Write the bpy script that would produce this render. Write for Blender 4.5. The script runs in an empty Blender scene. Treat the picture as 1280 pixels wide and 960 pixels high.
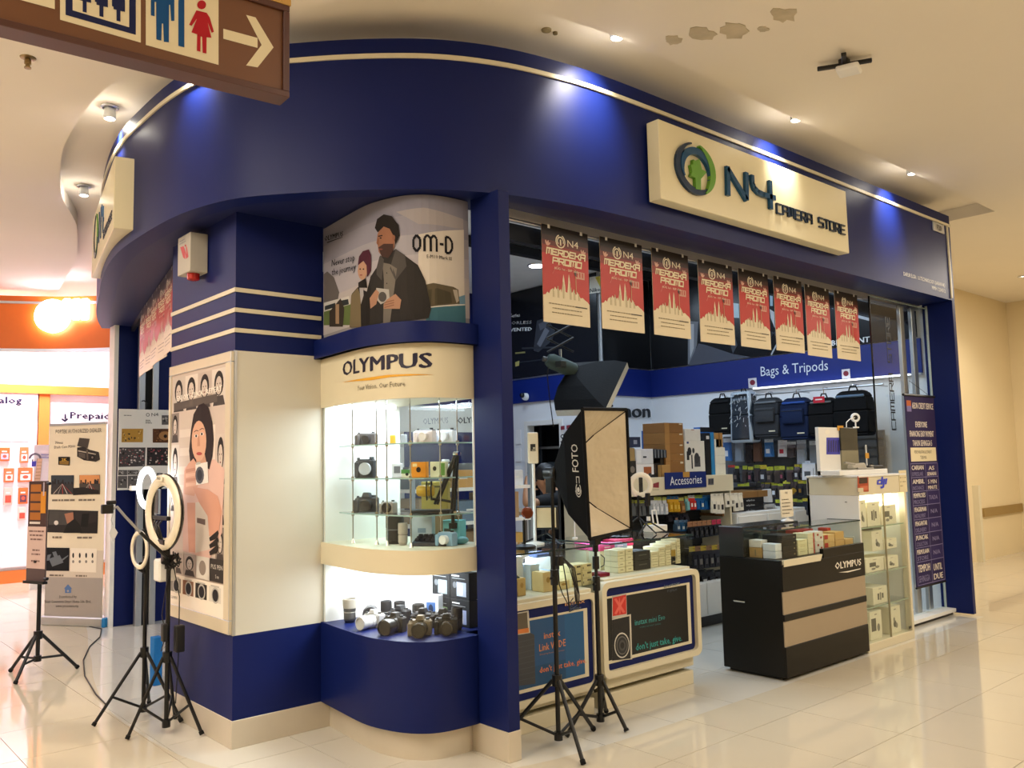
import bpy, bmesh, math, random
from mathutils import Vector, Matrix
random.seed(7)
sc = bpy.context.scene
COL = sc.collection
PI = math.pi

# ------------------------------------------------------------------ camera
F, YAW, PITCH, ROLL, HC = 1070.015, 0.8504316, 0.0918659, -0.0213922, 1.5
fw = Vector((math.cos(YAW)*math.cos(PITCH), math.sin(YAW)*math.cos(PITCH), math.sin(PITCH)))
rt = Vector((math.sin(YAW), -math.cos(YAW), 0)); up = rt.cross(fw)
rt, up = math.cos(ROLL)*rt + math.sin(ROLL)*up, -math.sin(ROLL)*rt + math.cos(ROLL)*up
cd = bpy.data.cameras.new('camera'); cam = bpy.data.objects.new('camera', cd); COL.objects.link(cam)
m = Matrix.Identity(4)
for i in range(3):
    m[i][0], m[i][1], m[i][2] = rt[i], up[i], -fw[i]
m[2][3] = HC
cam.matrix_world = m
cd.sensor_fit = 'HORIZONTAL'; cd.sensor_width = 36; cd.lens = F*36/1280; cd.clip_start = .05; cd.clip_end = 200
sc.camera = cam

# ------------------------------------------------------------------ view, world, lamps
vs = sc.view_settings
vs.view_transform = 'Standard'; vs.look = 'None'; vs.gamma = 1; vs.exposure = 0.02; vs.use_curve_mapping = False
w = bpy.data.worlds.new('world'); sc.world = w; w.use_nodes = True
bg = w.node_tree.nodes['Background']; bg.inputs[0].default_value = (1, .86, .68, 1); bg.inputs[1].default_value = .95

def point(name, loc, power, col, r=.03):
    l = bpy.data.lights.new(name, 'POINT'); l.energy = power; l.color = col; l.shadow_soft_size = r
    o = bpy.data.objects.new(name, l); o.location = loc; COL.objects.link(o); return o
def area(name, loc, size, power, col, rot=(0, 0, 0), sizey=None):
    l = bpy.data.lights.new(name, 'AREA'); l.energy = power; l.color = col; l.size = size
    if sizey: l.shape = 'RECTANGLE'; l.size_y = sizey
    o = bpy.data.objects.new(name, l); o.location = loc; o.rotation_euler = rot; COL.objects.link(o); return o
def spot(name, loc, power, col, target, angle=70, blend=.6, r=.03):
    l = bpy.data.lights.new(name, 'SPOT'); l.energy = power; l.color = col; l.spot_size = math.radians(angle); l.spot_blend = blend; l.shadow_soft_size = r
    o = bpy.data.objects.new(name, l); o.location = loc
    o.rotation_euler = (Vector(target)-Vector(loc)).to_track_quat('-Z', 'Y').to_euler(); COL.objects.link(o); return o
WARM = (1, .90, .77); COOL = (.66, .82, 1.0); LILAC = (.93, .86, 1.0)
# mall hall: ceiling panels in front of the shop, then added upward fill
area('hall_lamp', (3.4, -.4, 3.78), 2.2, 95, WARM)
area('hall_lamp', (7.2, .4, 3.78), 2.0, 85, WARM)
area('hall_lamp', (-.8, 3.4, 3.78), 2.0, 135, WARM)
area('hall_lamp', (11.6, 2.2, 3.78), 1.2, 118, WARM)
area('hall_fill_uplight', (1.5, -2.6, 3.0), 1.0, 55, WARM, (PI, 0, 0), 5)  # this and the next two: unseen fill, added to brighten the ceiling
area('hall_fill_uplight', (8.5, -2.2, 3.0), 1.0, 60, WARM, (PI, 0, 0), 5)
area('hall_fill_uplight', (-3.2, 4.8, 3.0), 1.0, 310, WARM, (PI, 0, 0), 6)
# shop ceiling panels
area('shop_lamp', (5.6, 5.2, 3.74), 1.4, 52, COOL)
area('shop_lamp', (7.0, 4.6, 3.74), 1.0, 27, COOL)
area('shop_lamp', (6.3, 7.4, 3.74), 1.0, 26, COOL)
area('shop_lamp', (4.2, 4.3, 3.74), .8, 20, COOL)
# bright neighbour shop on the left
area('neighbour_lamp', (2.6, 12.95, 3.75), 1.0, 210, LILAC)
area('neighbour_lamp', (-1.2, 10.2, 3.75), 2.0, 120, LILAC)

# ------------------------------------------------------------------ picture points to world points
OC = Vector((0, 0, HC))
def ray(x, y): return fw + rt*((x-640)/F) - up*((y-480)/F)
def Pz(x, y, z): d = ray(x, y); return OC + d*((z-HC)/d.z)
def Py(x, y, Y): d = ray(x, y); return OC + d*(Y/d.y)
def Px(x, y, X): d = ray(x, y); return OC + d*(X/d.x)
def V(*a): return Vector(a)

# ------------------------------------------------------------------ materials
def C(h):
    if isinstance(h, (tuple, list)): return tuple(h[:3])
    h = h.lstrip('#'); c = [int(h[i:i+2], 16)/255 for i in (0, 2, 4)]
    return tuple(x/12.92 if x <= .04045 else ((x+.055)/1.055)**2.4 for x in c)
MATS = {}
def mat(name, color=None, rough=.5, metal=0, spec=.5, emit=None, es=0, noise=.06, nscale=8, bump=0, coat=0):
    """colour None = the mesh's own colour attribute"""
    if name in MATS: return MATS[name]
    m = bpy.data.materials.new(name); m.use_nodes = True; nt = m.node_tree; b = nt.nodes['Principled BSDF']
    b.inputs['Roughness'].default_value = rough; b.inputs['Metallic'].default_value = metal
    b.inputs['Specular IOR Level'].default_value = spec; b.inputs['Coat Weight'].default_value = coat
    tc = nt.nodes.new('ShaderNodeTexCoord'); nz = nt.nodes.new('ShaderNodeTexNoise'); nz.inputs['Scale'].default_value = nscale; nz.inputs['Detail'].default_value = 3
    nt.links.new(tc.outputs['Object'], nz.inputs['Vector'])
    mr = nt.nodes.new('ShaderNodeMapRange'); mr.inputs['To Min'].default_value = 1-noise; mr.inputs['To Max'].default_value = 1+noise
    nt.links.new(nz.outputs['Fac'], mr.inputs['Value'])
    mx = nt.nodes.new('ShaderNodeMix'); mx.data_type = 'RGBA'; mx.blend_type = 'MULTIPLY'; mx.inputs['Factor'].default_value = 1
    nt.links.new(mr.outputs['Result'], mx.inputs['B'])
    if color is None:
        at = nt.nodes.new('ShaderNodeAttribute'); at.attribute_name = 'Col'; nt.links.new(at.outputs['Color'], mx.inputs['A'])
    else: mx.inputs['A'].default_value = (*C(color), 1)
    nt.links.new(mx.outputs['Result'], b.inputs['Base Color'])
    if bump:
        bp = nt.nodes.new('ShaderNodeBump'); bp.inputs['Strength'].default_value = bump; bp.inputs['Distance'].default_value = .004
        nt.links.new(nz.outputs['Fac'], bp.inputs['Height']); nt.links.new(bp.outputs['Normal'], b.inputs['Normal'])
    if emit is not None:
        b.inputs['Emission Color'].default_value = (*C(emit), 1); b.inputs['Emission Strength'].default_value = es
    MATS[name] = m; return m
def glassmat(name, tint=(.96, .985, .98), refl=1.0, rough=.0):
    if name in MATS: return MATS[name]
    m = bpy.data.materials.new(name); m.use_nodes = True; nt = m.node_tree; nt.nodes.clear()
    o = nt.nodes.new('ShaderNodeOutputMaterial'); t = nt.nodes.new('ShaderNodeBsdfTransparent'); t.inputs[0].default_value = (*tint, 1)
    g = nt.nodes.new('ShaderNodeBsdfGlossy'); g.inputs['Roughness'].default_value = rough
    fr = nt.nodes.new('ShaderNodeFresnel'); fr.inputs[0].default_value = 1.45
    mu = nt.nodes.new('ShaderNodeMath'); mu.operation = 'MULTIPLY'; mu.inputs[1].default_value = refl
    ge = nt.nodes.new('ShaderNodeNewGeometry'); iv = nt.nodes.new('ShaderNodeMath'); iv.operation = 'SUBTRACT'; iv.inputs[0].default_value = 1; m2 = nt.nodes.new('ShaderNodeMath'); m2.operation = 'MULTIPLY'   # reflect on the outer side only
    nt.links.new(ge.outputs['Backfacing'], iv.inputs[1]); nt.links.new(iv.outputs[0], m2.inputs[0]); nt.links.new(mu.outputs[0], m2.inputs[1])
    mx = nt.nodes.new('ShaderNodeMixShader'); nt.links.new(fr.outputs[0], mu.inputs[0]); nt.links.new(m2.outputs[0], mx.inputs[0])
    nt.links.new(t.outputs[0], mx.inputs[1]); nt.links.new(g.outputs[0], mx.inputs[2]); nt.links.new(mx.outputs[0], o.inputs[0])
    MATS[name] = m; return m
paint = mat('paint', None, .5); gloss = mat('paint_gloss', None, .22); matte = mat('paint_matte', None, .8, spec=.3)
printm = mat('print', None, .42, noise=.02, nscale=30); paper = mat('paper', None, .75, spec=.25, noise=.02)
cloth = mat('cloth', None, .85, spec=.2, noise=.12, nscale=60, bump=.3); card = mat('card', None, .7, spec=.25, noise=.07, nscale=25)
plasticbag = mat('clear_packet', None, .18, spec=.7, noise=.15, nscale=18, bump=.5)
steel = mat('brushed_steel', '#d9cfbd', .42, .35, noise=.08, nscale=5); chrome = mat('chrome', '#d8d8da', .12, 1)
blk = mat('black_powder_coat', '#0a0a0b', .42, noise=.1); aln = mat('aluminium', '#c9ccd0', .35, .9)
navy = mat('navy_paint', '#0c1b58', .44, spec=.22, noise=.05, nscale=3, bump=.02); navyd = mat('navy_soffit_paint', '#121c50', .5, noise=.05, nscale=3)
cream = mat('cream_laminate', '#dbd2b6', .45, noise=.03, nscale=3); white = mat('white_laminate', '#ecebe6', .4, noise=.03)
glass = glassmat('clear_glass'); glassg = glassmat('shelf_glass', (.93, .97, .97))
def emis(name, col, s): return mat(name, '#000000', .5, emit=col, es=s, noise=0)
softm = mat('softbox_silver_lining', '#d2c6ae', .40, .2, noise=.10, nscale=6, bump=1.0); softm.node_tree.nodes['Bump'].inputs['Distance'].default_value = .03

# ------------------------------------------------------------------ mesh builder
class MB:
    def __init__(s, col='#808080', m=None):
        s.v = []; s.f = []; s.c = []; s.mi = []; s.mats = []; s.T = Matrix.Identity(4); s.col(col); s.mat(m or paint)
    def col(s, c): s.cc = C(c); return s
    def mat(s, m):
        if m not in s.mats: s.mats.append(m)
        s.cm = s.mats.index(m); return s
    def add(s, vs, fs):
        b = len(s.v); s.v += [s.T @ Vector(v) for v in vs]
        for f in fs: s.f.append([b+i for i in f]); s.c.append(s.cc); s.mi.append(s.cm)
        return s
    def box(s, x0, y0, z0, x1, y1, z1):
        return s.add([(x0,y0,z0),(x1,y0,z0),(x1,y1,z0),(x0,y1,z0),(x0,y0,z1),(x1,y0,z1),(x1,y1,z1),(x0,y1,z1)],
            [(3,2,1,0),(4,5,6,7),(0,1,5,4),(1,2,6,5),(2,3,7,6),(3,0,4,7)])
    def cbox(s, c, d): return s.box(c[0]-d[0]/2, c[1]-d[1]/2, c[2]-d[2]/2, c[0]+d[0]/2, c[1]+d[1]/2, c[2]+d[2]/2)
    def hexa(s, b, t):                       # four bottom and four top corners
        return s.add(list(b)+list(t), [(3,2,1,0),(4,5,6,7),(0,1,5,4),(1,2,6,5),(2,3,7,6),(3,0,4,7)])
    def frame(s, p, q):
        d = (Vector(q)-Vector(p)).normalized(); a = V(0,0,1) if abs(d.z) < .9 else V(1,0,0)
        u = d.cross(a).normalized(); return d, u, d.cross(u)
    def cyl(s, p, q, r, r2=None, n=10):
        r2 = r if r2 is None else r2; d, u, w = s.frame(p, q); p = Vector(p); q = Vector(q); vs = []
        for c, rr in ((p, r), (q, r2)):
            vs += [c+(u*math.cos(2*PI*i/n)+w*math.sin(2*PI*i/n))*rr for i in range(n)]
        fs = [(i, n+i, n+(i+1) % n, (i+1) % n) for i in range(n)] + [tuple(range(n)), tuple(range(2*n-1, n-1, -1))]
        return s.add(vs, fs)
    def tube(s, pts, r, n=6):
        pts = [Vector(p) for p in pts]; vs = []; k = len(pts); un = None
        for i, p in enumerate(pts):
            d = (pts[min(i+1, k-1)]-pts[max(i-1, 0)]).normalized()
            if un is None: a = V(0,0,1) if abs(d.z) < .9 else V(1,0,0); un = d.cross(a).normalized()
            un = (un-d*un.dot(d)).normalized(); w = d.cross(un)
            vs += [p+(un*math.cos(2*PI*j/n)+w*math.sin(2*PI*j/n))*r for j in range(n)]
        fs = [(a*n+j, a*n+(j+1) % n, (a+1)*n+(j+1) % n, (a+1)*n+j) for a in range(k-1) for j in range(n)]
        fs += [tuple(range(n-1, -1, -1)), tuple(range((k-1)*n, k*n))]
        return s.add(vs, fs)
    def lathe(s, c, ax, prof, n=16):          # prof: (radius, height along ax)
        c = Vector(c); d = Vector(ax).normalized(); _, u, w = s.frame((0,0,0), d); vs = []
        for r, h in prof: vs += [c+d*h+(u*math.cos(2*PI*i/n)+w*math.sin(2*PI*i/n))*max(r, 1e-4) for i in range(n)]
        k = len(prof)
        fs = [(a*n+i, (a+1)*n+i, (a+1)*n+(i+1) % n, a*n+(i+1) % n) for a in range(k-1) for i in range(n)]
        fs += [tuple(range(n)), tuple(range(k*n-1, (k-1)*n-1, -1))]
        return s.add(vs, fs)
    def ring(s, c, ax, R, r, n=28, k=8, flat=1):
        c = Vector(c); d = Vector(ax).normalized(); _, u, w = s.frame((0,0,0), d); vs = []
        for i in range(n):
            e = u*math.cos(2*PI*i/n)+w*math.sin(2*PI*i/n)
            vs += [c+e*(R+r*math.cos(2*PI*j/k))+d*(r*flat*math.sin(2*PI*j/k)) for j in range(k)]
        return s.add(vs, [(i*k+j, i*k+(j+1) % k, ((i+1) % n)*k+(j+1) % k, ((i+1) % n)*k+j) for i in range(n) for j in range(k)])
    def ell(s, c, r, n=12, k=8):
        c = Vector(c); vs = [c+V(0,0,-r[2])]
        for a in range(1, k):
            t = -PI/2+PI*a/k
            vs += [c+V(r[0]*math.cos(t)*math.cos(2*PI*i/n), r[1]*math.cos(t)*math.sin(2*PI*i/n), r[2]*math.sin(t)) for i in range(n)]
        vs.append(c+V(0,0,r[2])); L = len(vs)-1
        fs = [(0, 1+(i+1) % n, 1+i) for i in range(n)]
        fs += [(1+a*n+i, 1+a*n+(i+1) % n, 1+(a+1)*n+(i+1) % n, 1+(a+1)*n+i) for a in range(k-2) for i in range(n)]
        fs += [(L, 1+(k-2)*n+i, 1+(k-2)*n+(i+1) % n) for i in range(n)]
        return s.add(vs, fs)
    def prism(s, poly, z0, z1):               # plan polygon, counter-clockwise
        n = len(poly)
        return s.add([(x,y,z0) for x,y in poly]+[(x,y,z1) for x,y in poly], [tuple(range(n-1,-1,-1)), tuple(range(n,2*n))]+[(i,(i+1)%n,n+(i+1)%n,n+i) for i in range(n)])
    def strip(s, pts, z0, z1, off=0, th=0):   # vertical wall along a plan polyline, th = thickness to the left
        a = offset(pts, off) if off else [Vector(p) for p in pts]; n = len(a)
        if not th: return s.add([(p[0],p[1],z0) for p in a]+[(p[0],p[1],z1) for p in a], [(i,i+1,n+i+1,n+i) for i in range(n-1)])
        b = offset(pts, off+th)
        vs = [(p[0],p[1],z) for q in (a, b) for z in (z0, z1) for p in q]
        fs = []
        for i in range(n-1):
            A0, A1, B0, B1 = i, n+i, 2*n+i, 3*n+i
            fs += [(A0,A0+1,A1+1,A1), (B0+1,B0,B1,B1+1), (A1,A1+1,B1+1,B1), (A0+1,A0,B0,B0+1)]
        fs += [(0,n,3*n,2*n), (n-1,3*n-1,4*n-1,2*n-1)]
        return s.add(vs, fs)
    def poly(s, pts): return s.add(pts, [tuple(range(len(pts)))])
    def mesh(s, name, bevel=0, smooth=0, seg=1):
        me = bpy.data.meshes.new(name); me.from_pydata([tuple(v) for v in s.v], [], s.f)
        for m in s.mats: me.materials.append(m)
        at = me.color_attributes.new('Col', 'FLOAT_COLOR', 'CORNER'); d = []
        for f, c in zip(s.f, s.c): d += [*c, 1]*len(f)
        at.data.foreach_set('color', d); me.polygons.foreach_set('material_index', s.mi)
        if bevel:
            bm = bmesh.new(); bm.from_mesh(me)
            es = [e for e in bm.edges if len(e.link_faces) == 2 and e.calc_face_angle(0) > .5]
            bmesh.ops.bevel(bm, geom=es, offset=bevel, segments=seg, affect='EDGES', profile=.5, clamp_overlap=True); bm.to_mesh(me); bm.free()
        if smooth:
            me.polygons.foreach_set('use_smooth', [True]*len(me.polygons)); me.set_sharp_from_angle(angle=math.radians(smooth))
        me.update(); return me
    def build(s, name, parent=None, bevel=0, smooth=0, seg=1):
        o = bpy.data.objects.new(name, s.mesh(name, bevel, smooth, seg)); COL.objects.link(o)
        if parent is not None: o.parent = parent; o.matrix_parent_inverse = world(parent).inverted()
        return o
def world(o):
    m = o.matrix_basis
    return world(o.parent) @ o.matrix_parent_inverse @ m if o.parent else m
def offset(pts, d):
    p = [Vector((q[0], q[1])) for q in pts]; out = []
    for i in range(len(p)):
        t = (p[min(i+1, len(p)-1)]-p[max(i-1, 0)]).normalized(); out.append(p[i]+Vector((-t.y, t.x))*d)
    return out
def spline(pts, k=4):
    p = [Vector(q) for q in pts]; out = []
    for i in range(len(p)-1):
        a, b, c, d = p[max(i-1,0)], p[i], p[i+1], p[min(i+2,len(p)-1)]
        for j in range(k):
            t = j/k; out.append(.5*((2*b)+(c-a)*t+(2*a-5*b+4*c-d)*t*t+(3*b-a-3*c+d)*t**3))
    out.append(p[-1]); return out

# ------------------------------------------------------------------ things and setting
def tag(o, label, cat, group=None, kind=None):
    if label: o['label'] = label
    if cat: o['category'] = cat
    if group: o['group'] = group
    if kind: o['kind'] = kind
    return o
def thing(name, label, cat, loc=(0,0,0), rz=0, group=None):
    o = bpy.data.objects.new(name, None); o.empty_display_size = .1; o.location = loc; o.rotation_euler = (0,0,rz); COL.objects.link(o)
    return tag(o, label, cat, group)
def struct(o): o['kind'] = 'structure'; return o
def dup(root, loc=None, rz=None, label=None, group=None):
    r = root.copy(); COL.objects.link(r)
    if loc is not None: r.location = loc
    if rz is not None: r.rotation_euler = (0,0,rz)
    if label: r['label'] = label
    if group: r['group'] = group
    def rec(a, b):
        for ch in a.children:
            c = ch.copy(); COL.objects.link(c); c.parent = b; rec(ch, c)
    rec(root, r); return r

# ------------------------------------------------------------------ lettering and flat print
TX = {}
def textmesh(s, res=3, bold=0.0):
    bold = 0; k = (s, res, bold)
    if k in TX: return TX[k]
    cu = bpy.data.curves.new('t', 'FONT'); cu.body = s; cu.size = 1; cu.resolution_u = res; cu.offset = bold
    o = bpy.data.objects.new('t', cu); me = o.to_mesh()
    if me is None or len(me.vertices) == 0:
        COL.objects.link(o); dg = bpy.context.evaluated_depsgraph_get(); dg.update(); me = bpy.data.meshes.new_from_object(o.evaluated_get(dg))
    vs = [(v.co.x/.70, v.co.y/.70) for v in me.vertices]; fs = [tuple(p.vertices) for p in me.polygons]
    bpy.data.objects.remove(o); bpy.data.curves.remove(cu)
    x0 = min((v[0] for v in vs), default=0); x1 = max((v[0] for v in vs), default=0)
    TX[k] = ([(x-x0, y) for x, y in vs], fs, x1-x0); return TX[k]
BLOCK = {'A':((0,0,0,1),(0,1,1,1),(1,1,1,0),(0,.45,1,.45)),'C':((1,1,0,1),(0,1,0,0),(0,0,1,0)),'D':((0,0,0,1),(0,1,.7,1),(.7,1,1,.7),(1,.7,1,.3),(1,.3,.7,0),(.7,0,0,0)),
    'E':((1,1,0,1),(0,1,0,0),(0,0,1,0),(0,.5,.85,.5)),'K':((0,0,0,1),(0,.5,.6,.5),(.6,.5,1,1),(.6,.5,1,0)),'M':((0,0,0,1),(0,1,1,1),(1,1,1,0),(.5,1,.5,.15)),
    'O':((0,0,0,1),(0,1,1,1),(1,1,1,0),(1,0,0,0)),'P':((0,0,0,1),(0,1,1,1),(1,1,1,.45),(1,.45,0,.45)),'R':((0,0,0,1),(0,1,1,1),(1,1,1,.45),(1,.45,0,.45),(.5,.45,1,0)),
    'S':((1,1,0,1),(0,1,0,.5),(0,.5,1,.5),(1,.5,1,0),(1,0,0,0)),'T':((0,1,1,1),(.5,1,.5,0))}
class Canvas:
    """flat print: coloured patches in metres, mapped on to a surface when built"""
    def __init__(s): s.sh = []
    def poly(s, pts, c, L=1): s.sh.append(([tuple(p) for p in pts], None, C(c), L)); return s
    def rect(s, x0, y0, x1, y1, c, L=1): return s.poly([(x0,y0),(x1,y0),(x1,y1),(x0,y1)], c, L)
    def ell(s, cx, cy, rx, ry, c, L=1, n=16, a0=0, a1=2*PI, rot=0):
        pts = []
        for i in range(n if a1-a0 > 6.2 else n+1):
            t = a0+(a1-a0)*i/n; x, y = rx*math.cos(t), ry*math.sin(t)
            pts.append((cx+x*math.cos(rot)-y*math.sin(rot), cy+x*math.sin(rot)+y*math.cos(rot)))
        return s.poly(pts, c, L)
    def arc(s, cx, cy, r0, r1, a0, a1, c, L=1, n=14, sq=1):
        for i in range(n):
            t, u = a0+(a1-a0)*i/n, a0+(a1-a0)*(i+1)/n
            s.poly([(cx+r0*math.cos(t), cy+sq*r0*math.sin(t)), (cx+r1*math.cos(t), cy+sq*r1*math.sin(t)), (cx+r1*math.cos(u), cy+sq*r1*math.sin(u)), (cx+r0*math.cos(u), cy+sq*r0*math.sin(u))], c, L)
        return s
    def line(s, x0, y0, x1, y1, w, c, L=1):
        d = Vector((x1-x0, y1-y0)).normalized(); n = Vector((-d.y, d.x))*w/2
        return s.poly([(x0-n.x,y0-n.y),(x1-n.x,y1-n.y),(x1+n.x,y1+n.y),(x0+n.x,y0+n.y)], c, L)
    def text(s, t, x, y, h, c, L=2, al='L', w=None, bold=0.0, res=2, rot=0, sk=0):
        vs, fs, wd = textmesh(t, res, bold); kx = (w/wd if w else h); wd *= kx
        ox = {'L': 0, 'C': -wd/2, 'R': -wd}[al]
        for dx, dy in (((0,0),) if bold <= 0 else ((-1,-.5),(1,.5),(0,0))):          # bold = the same letters printed three times, a hair apart
            P = []
            for a, b in vs:
                a, b = (a+dx*min(bold,.04)*1.3)*kx+ox+sk*b*h, (b+dy*min(bold,.04))*h
                P.append((x+a*math.cos(rot)-b*math.sin(rot), y+a*math.sin(rot)+b*math.cos(rot)))
            s.sh.append((P, fs, C(c), L))
        return s
    def block(s, t, x, y, h, w, th, c, L=2, sk=0):                 # square techno capitals
        k = w/(len(t)*1.0-.22)
        for i, ch in enumerate(t):
            for a, b, d, e in BLOCK.get(ch, ()):
                f = lambda p, q: (x+i*k+p*k*.78+sk*q*h, y+q*h)
                p, q = Vector(f(a, b)), Vector(f(d, e)); u = (q-p).normalized()*th*.5; s.line(*(p-u), *(q+u), th, c, L)
        return s
    def lines(s, x, y, w, n, h, gap, c, L=2, al='L', seed=1):      # running small print
        r = random.Random(seed)
        for i in range(n):
            ww = w*r.uniform(.62, 1); a = x if al == 'L' else x-ww/2; yy = y-i*gap; q = a
            while q < a+ww-.001:
                l = min(r.uniform(1.2, 4)*h, a+ww-q); s.rect(q, yy, q+l, yy+h, c, L); q += l+h*.5
        return s
    def build(s, name, parent, mp, m=None, cut=0, eps=.0006):
        bm = bmesh.new(); cl = bm.loops.layers.float_color.new('Col')
        for k, (P, fs, c, L) in enumerate(s.sh):
            vv = [bm.verts.new((x, y, (L+.9*k/len(s.sh))*eps)) for x, y in P]
            for f in (fs or [tuple(range(len(P)))]):
                if len(set(f)) < 3: continue
                try: fc = bm.faces.new([vv[i] for i in f])
                except ValueError: continue
                for l in fc.loops: l[cl] = (*c, 1)
        bm.normal_update()
        for fc in bm.faces:
            if fc.normal.z < 0: fc.normal_flip()
        if cut:
            bmesh.ops.triangulate(bm, faces=[f for f in bm.faces if len(f.verts) > 4])
            xs = [v.co.x for v in bm.verts]; a, b = min(xs), max(xs); k = int((b-a)/cut)+1
            for i in range(1, k):
                bmesh.ops.bisect_plane(bm, geom=bm.verts[:]+bm.edges[:]+bm.faces[:], plane_co=(a+(b-a)*i/k, 0, 0), plane_no=(1,0,0))
        for v in bm.verts: v.co = mp(*v.co)
        me = bpy.data.meshes.new(name); bm.to_mesh(me); bm.free(); me.materials.append(m or printm)
        o = bpy.data.objects.new(name, me); COL.objects.link(o)
        if parent is not None: o.parent = parent; o.matrix_parent_inverse = world(parent).inverted()
        return o
def plane(p, u, v=(0,0,1)):
    p = Vector(p); u = Vector(u).normalized(); v = Vector(v).normalized(); n = u.cross(v)
    return lambda x, y, z: p+u*x+v*y+n*z
FX = (1,0,0); FY = (0,-1,0)      # reading direction on a face that looks to -Y, and on one that looks to -X
# ================================================================== SETTING
FC0 = [(8.52,3.275),(7.6,3.277),(6,3.28),(4.44,3.285),(3.67,3.30),(3.335,3.335),(3.0,3.405),(2.68,3.54),(2.406,3.74),(2.13,4.01),(1.88,4.32),(1.77,4.63),(1.722,4.97),(1.712,5.4),(1.722,5.83),(1.778,6.29),(1.9,6.9),(2.05,7.49),(2.19,8.085),(2.37,8.7),(2.55,9.2)]
FC = spline(FC0[::-1], 4)                 # fascia line, from the far left end round to the right end; the shop lies on its left
CE0 = [(3.461,2.98),(3.054,3.035),(2.77,3.10),(2.47,3.26),(2.1,3.60),(1.8,4.06),(1.63,4.45),(1.54,4.85),(1.49,5.25),(1.472,5.55),(1.479,5.87),(1.5,6.24),(1.546,6.62),(1.6,6.91),(1.735,7.5),(1.87,7.93),(2.0,8.24),(2.155,8.65),(2.31,9.24),(2.5,10)]
CE = spline(CE0[::-1], 3)
ZC, ZR = 3.82, 3.94

# ---- floors: individual tiles
def clip(poly, region):                   # Sutherland-Hodgman against a convex half plane list is not enough here: cut by the seam chord inside the tile
    return poly
SEAM = spline([(8.53,3.21),(7,3.21),(5,3.21),(3.9,3.215),(3.4,3.23),(2.95,3.29),(2.62,3.43),(2.33,3.66),(2.06,3.95),(1.84,4.29),(1.75,4.62),(1.712,4.97),(1.708,5.4),(1.722,5.83),(1.785,6.29),(1.92,6.95),(2.06,7.5),(2.19,8.085),(2.40,8.9),(2.7,10.2),(3.0,11.3)][::-1], 3)
def inside(x, y, poly):
    c = False; n = len(poly)
    for i in range(n):
        a, b = poly[i], poly[i-1]
        if (a[1] > y) != (b[1] > y) and x < (b[0]-a[0])*(y-a[1])/(b[1]-a[1])+a[0]: c = not c
    return c
SHOP = [tuple(p) for p in SEAM]+[(8.53, 11.3)]
CUTS = SEAM+[Vector((8.53, 3.21+.4*i)) for i in range(1, 6)]
mt = mat('mall_tile', '#cfc4ae', .06, spec=.55, noise=.035, nscale=2.2); st = mat('shop_tile', '#d2cec3', .06, spec=.55, noise=.03, nscale=2.5)
grout = mat('grout', '#a39880', .8)
fl = struct(MB(m=grout).box(-9, -5, -.12, 24, 24, -.004).build('floor'))
def cut_tile(x0, y0, x1, y1, keep_in):
    """tile polygon cut along the seam line, as a mesh of its own"""
    bm = bmesh.new(); vs = [bm.verts.new((x, y, 0)) for x, y in ((x0,y0),(x1,y0),(x1,y1),(x0,y1))]; bm.faces.new(vs)
    for a, b in zip(CUTS[:-1], CUTS[1:]):
        d = (b-a).normalized(); mid = (a+b)/2
        if abs(mid.x-(x0+x1)/2) > .75 or abs(mid.y-(y0+y1)/2) > .75: continue
        bmesh.ops.bisect_plane(bm, geom=bm.verts[:]+bm.edges[:]+bm.faces[:], plane_co=(a.x,a.y,0), plane_no=(-d.y, d.x, 0))
    bad = [f for f in bm.faces if inside(*f.calc_center_median().xy, SHOP) != keep_in]
    bmesh.ops.delete(bm, geom=bad, context='FACES')
    if not bm.faces: bm.free(); return None
    bmesh.ops.dissolve_limit(bm, angle_limit=.01, verts=bm.verts[:], edges=bm.edges[:])
    r = bmesh.ops.extrude_face_region(bm, geom=bm.faces[:]); 
    bmesh.ops.translate(bm, verts=[e for e in r['geom'] if isinstance(e, bmesh.types.BMVert)], vec=(0,0,-.004)); bmesh.ops.recalc_face_normals(bm, faces=bm.faces[:])
    me = bpy.data.meshes.new('tile'); bm.to_mesh(me); bm.free(); return me
def tiles(ox, oy, s, g, material, want_in, xr, yr, hide):
    full = MB(m=material).box(g/2, g/2, -.004, s-g/2, s-g/2, 0).mesh('tile'); far = []
    i0, i1 = math.floor((xr[0]-ox)/s), math.ceil((xr[1]-ox)/s); j0, j1 = math.floor((yr[0]-oy)/s), math.ceil((yr[1]-oy)/s)
    for i in range(i0, i1):
        for j in range(j0, j1):
            x, y = ox+i*s, oy+j*s
            k = [inside(x+a*s, y+b*s, SHOP) for a in (0,.5,1) for b in (0,.5,1)]
            if want_in not in k: continue
            c = V(x+s/2, y+s/2, 0); d = c-OC; z = d.dot(fw)
            if hide(x, y): continue
            px, py = (640+F*d.dot(rt)/z, 480-F*d.dot(up)/z) if z > 1 else (-999, 0)
            if px < -170 or px > 1450 or py > 1200:
                if all(v == want_in for v in k): far.append((x, y))      # outside the photograph: joined below
                continue
            if all(v == want_in for v in k):
                if z > 11.5: far.append((x, y)); continue
                o = bpy.data.objects.new('tile', full); o.location = (x, y, 0)
            else:
                me = cut_tile(x+g/2, y+g/2, x+s-g/2, y+s-g/2, want_in)
                if me is None: continue
                me.materials.append(material); o = bpy.data.objects.new('tile', me)
            COL.objects.link(o); o.parent = fl
    if far:
        b = MB(m=material)
        for x, y in far: b.box(x+g/2, y+g/2, -.004, x+s-g/2, y+s-g/2, 0)
        tag(b.build('far_tiles', fl), None, None, kind='stuff')
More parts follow.
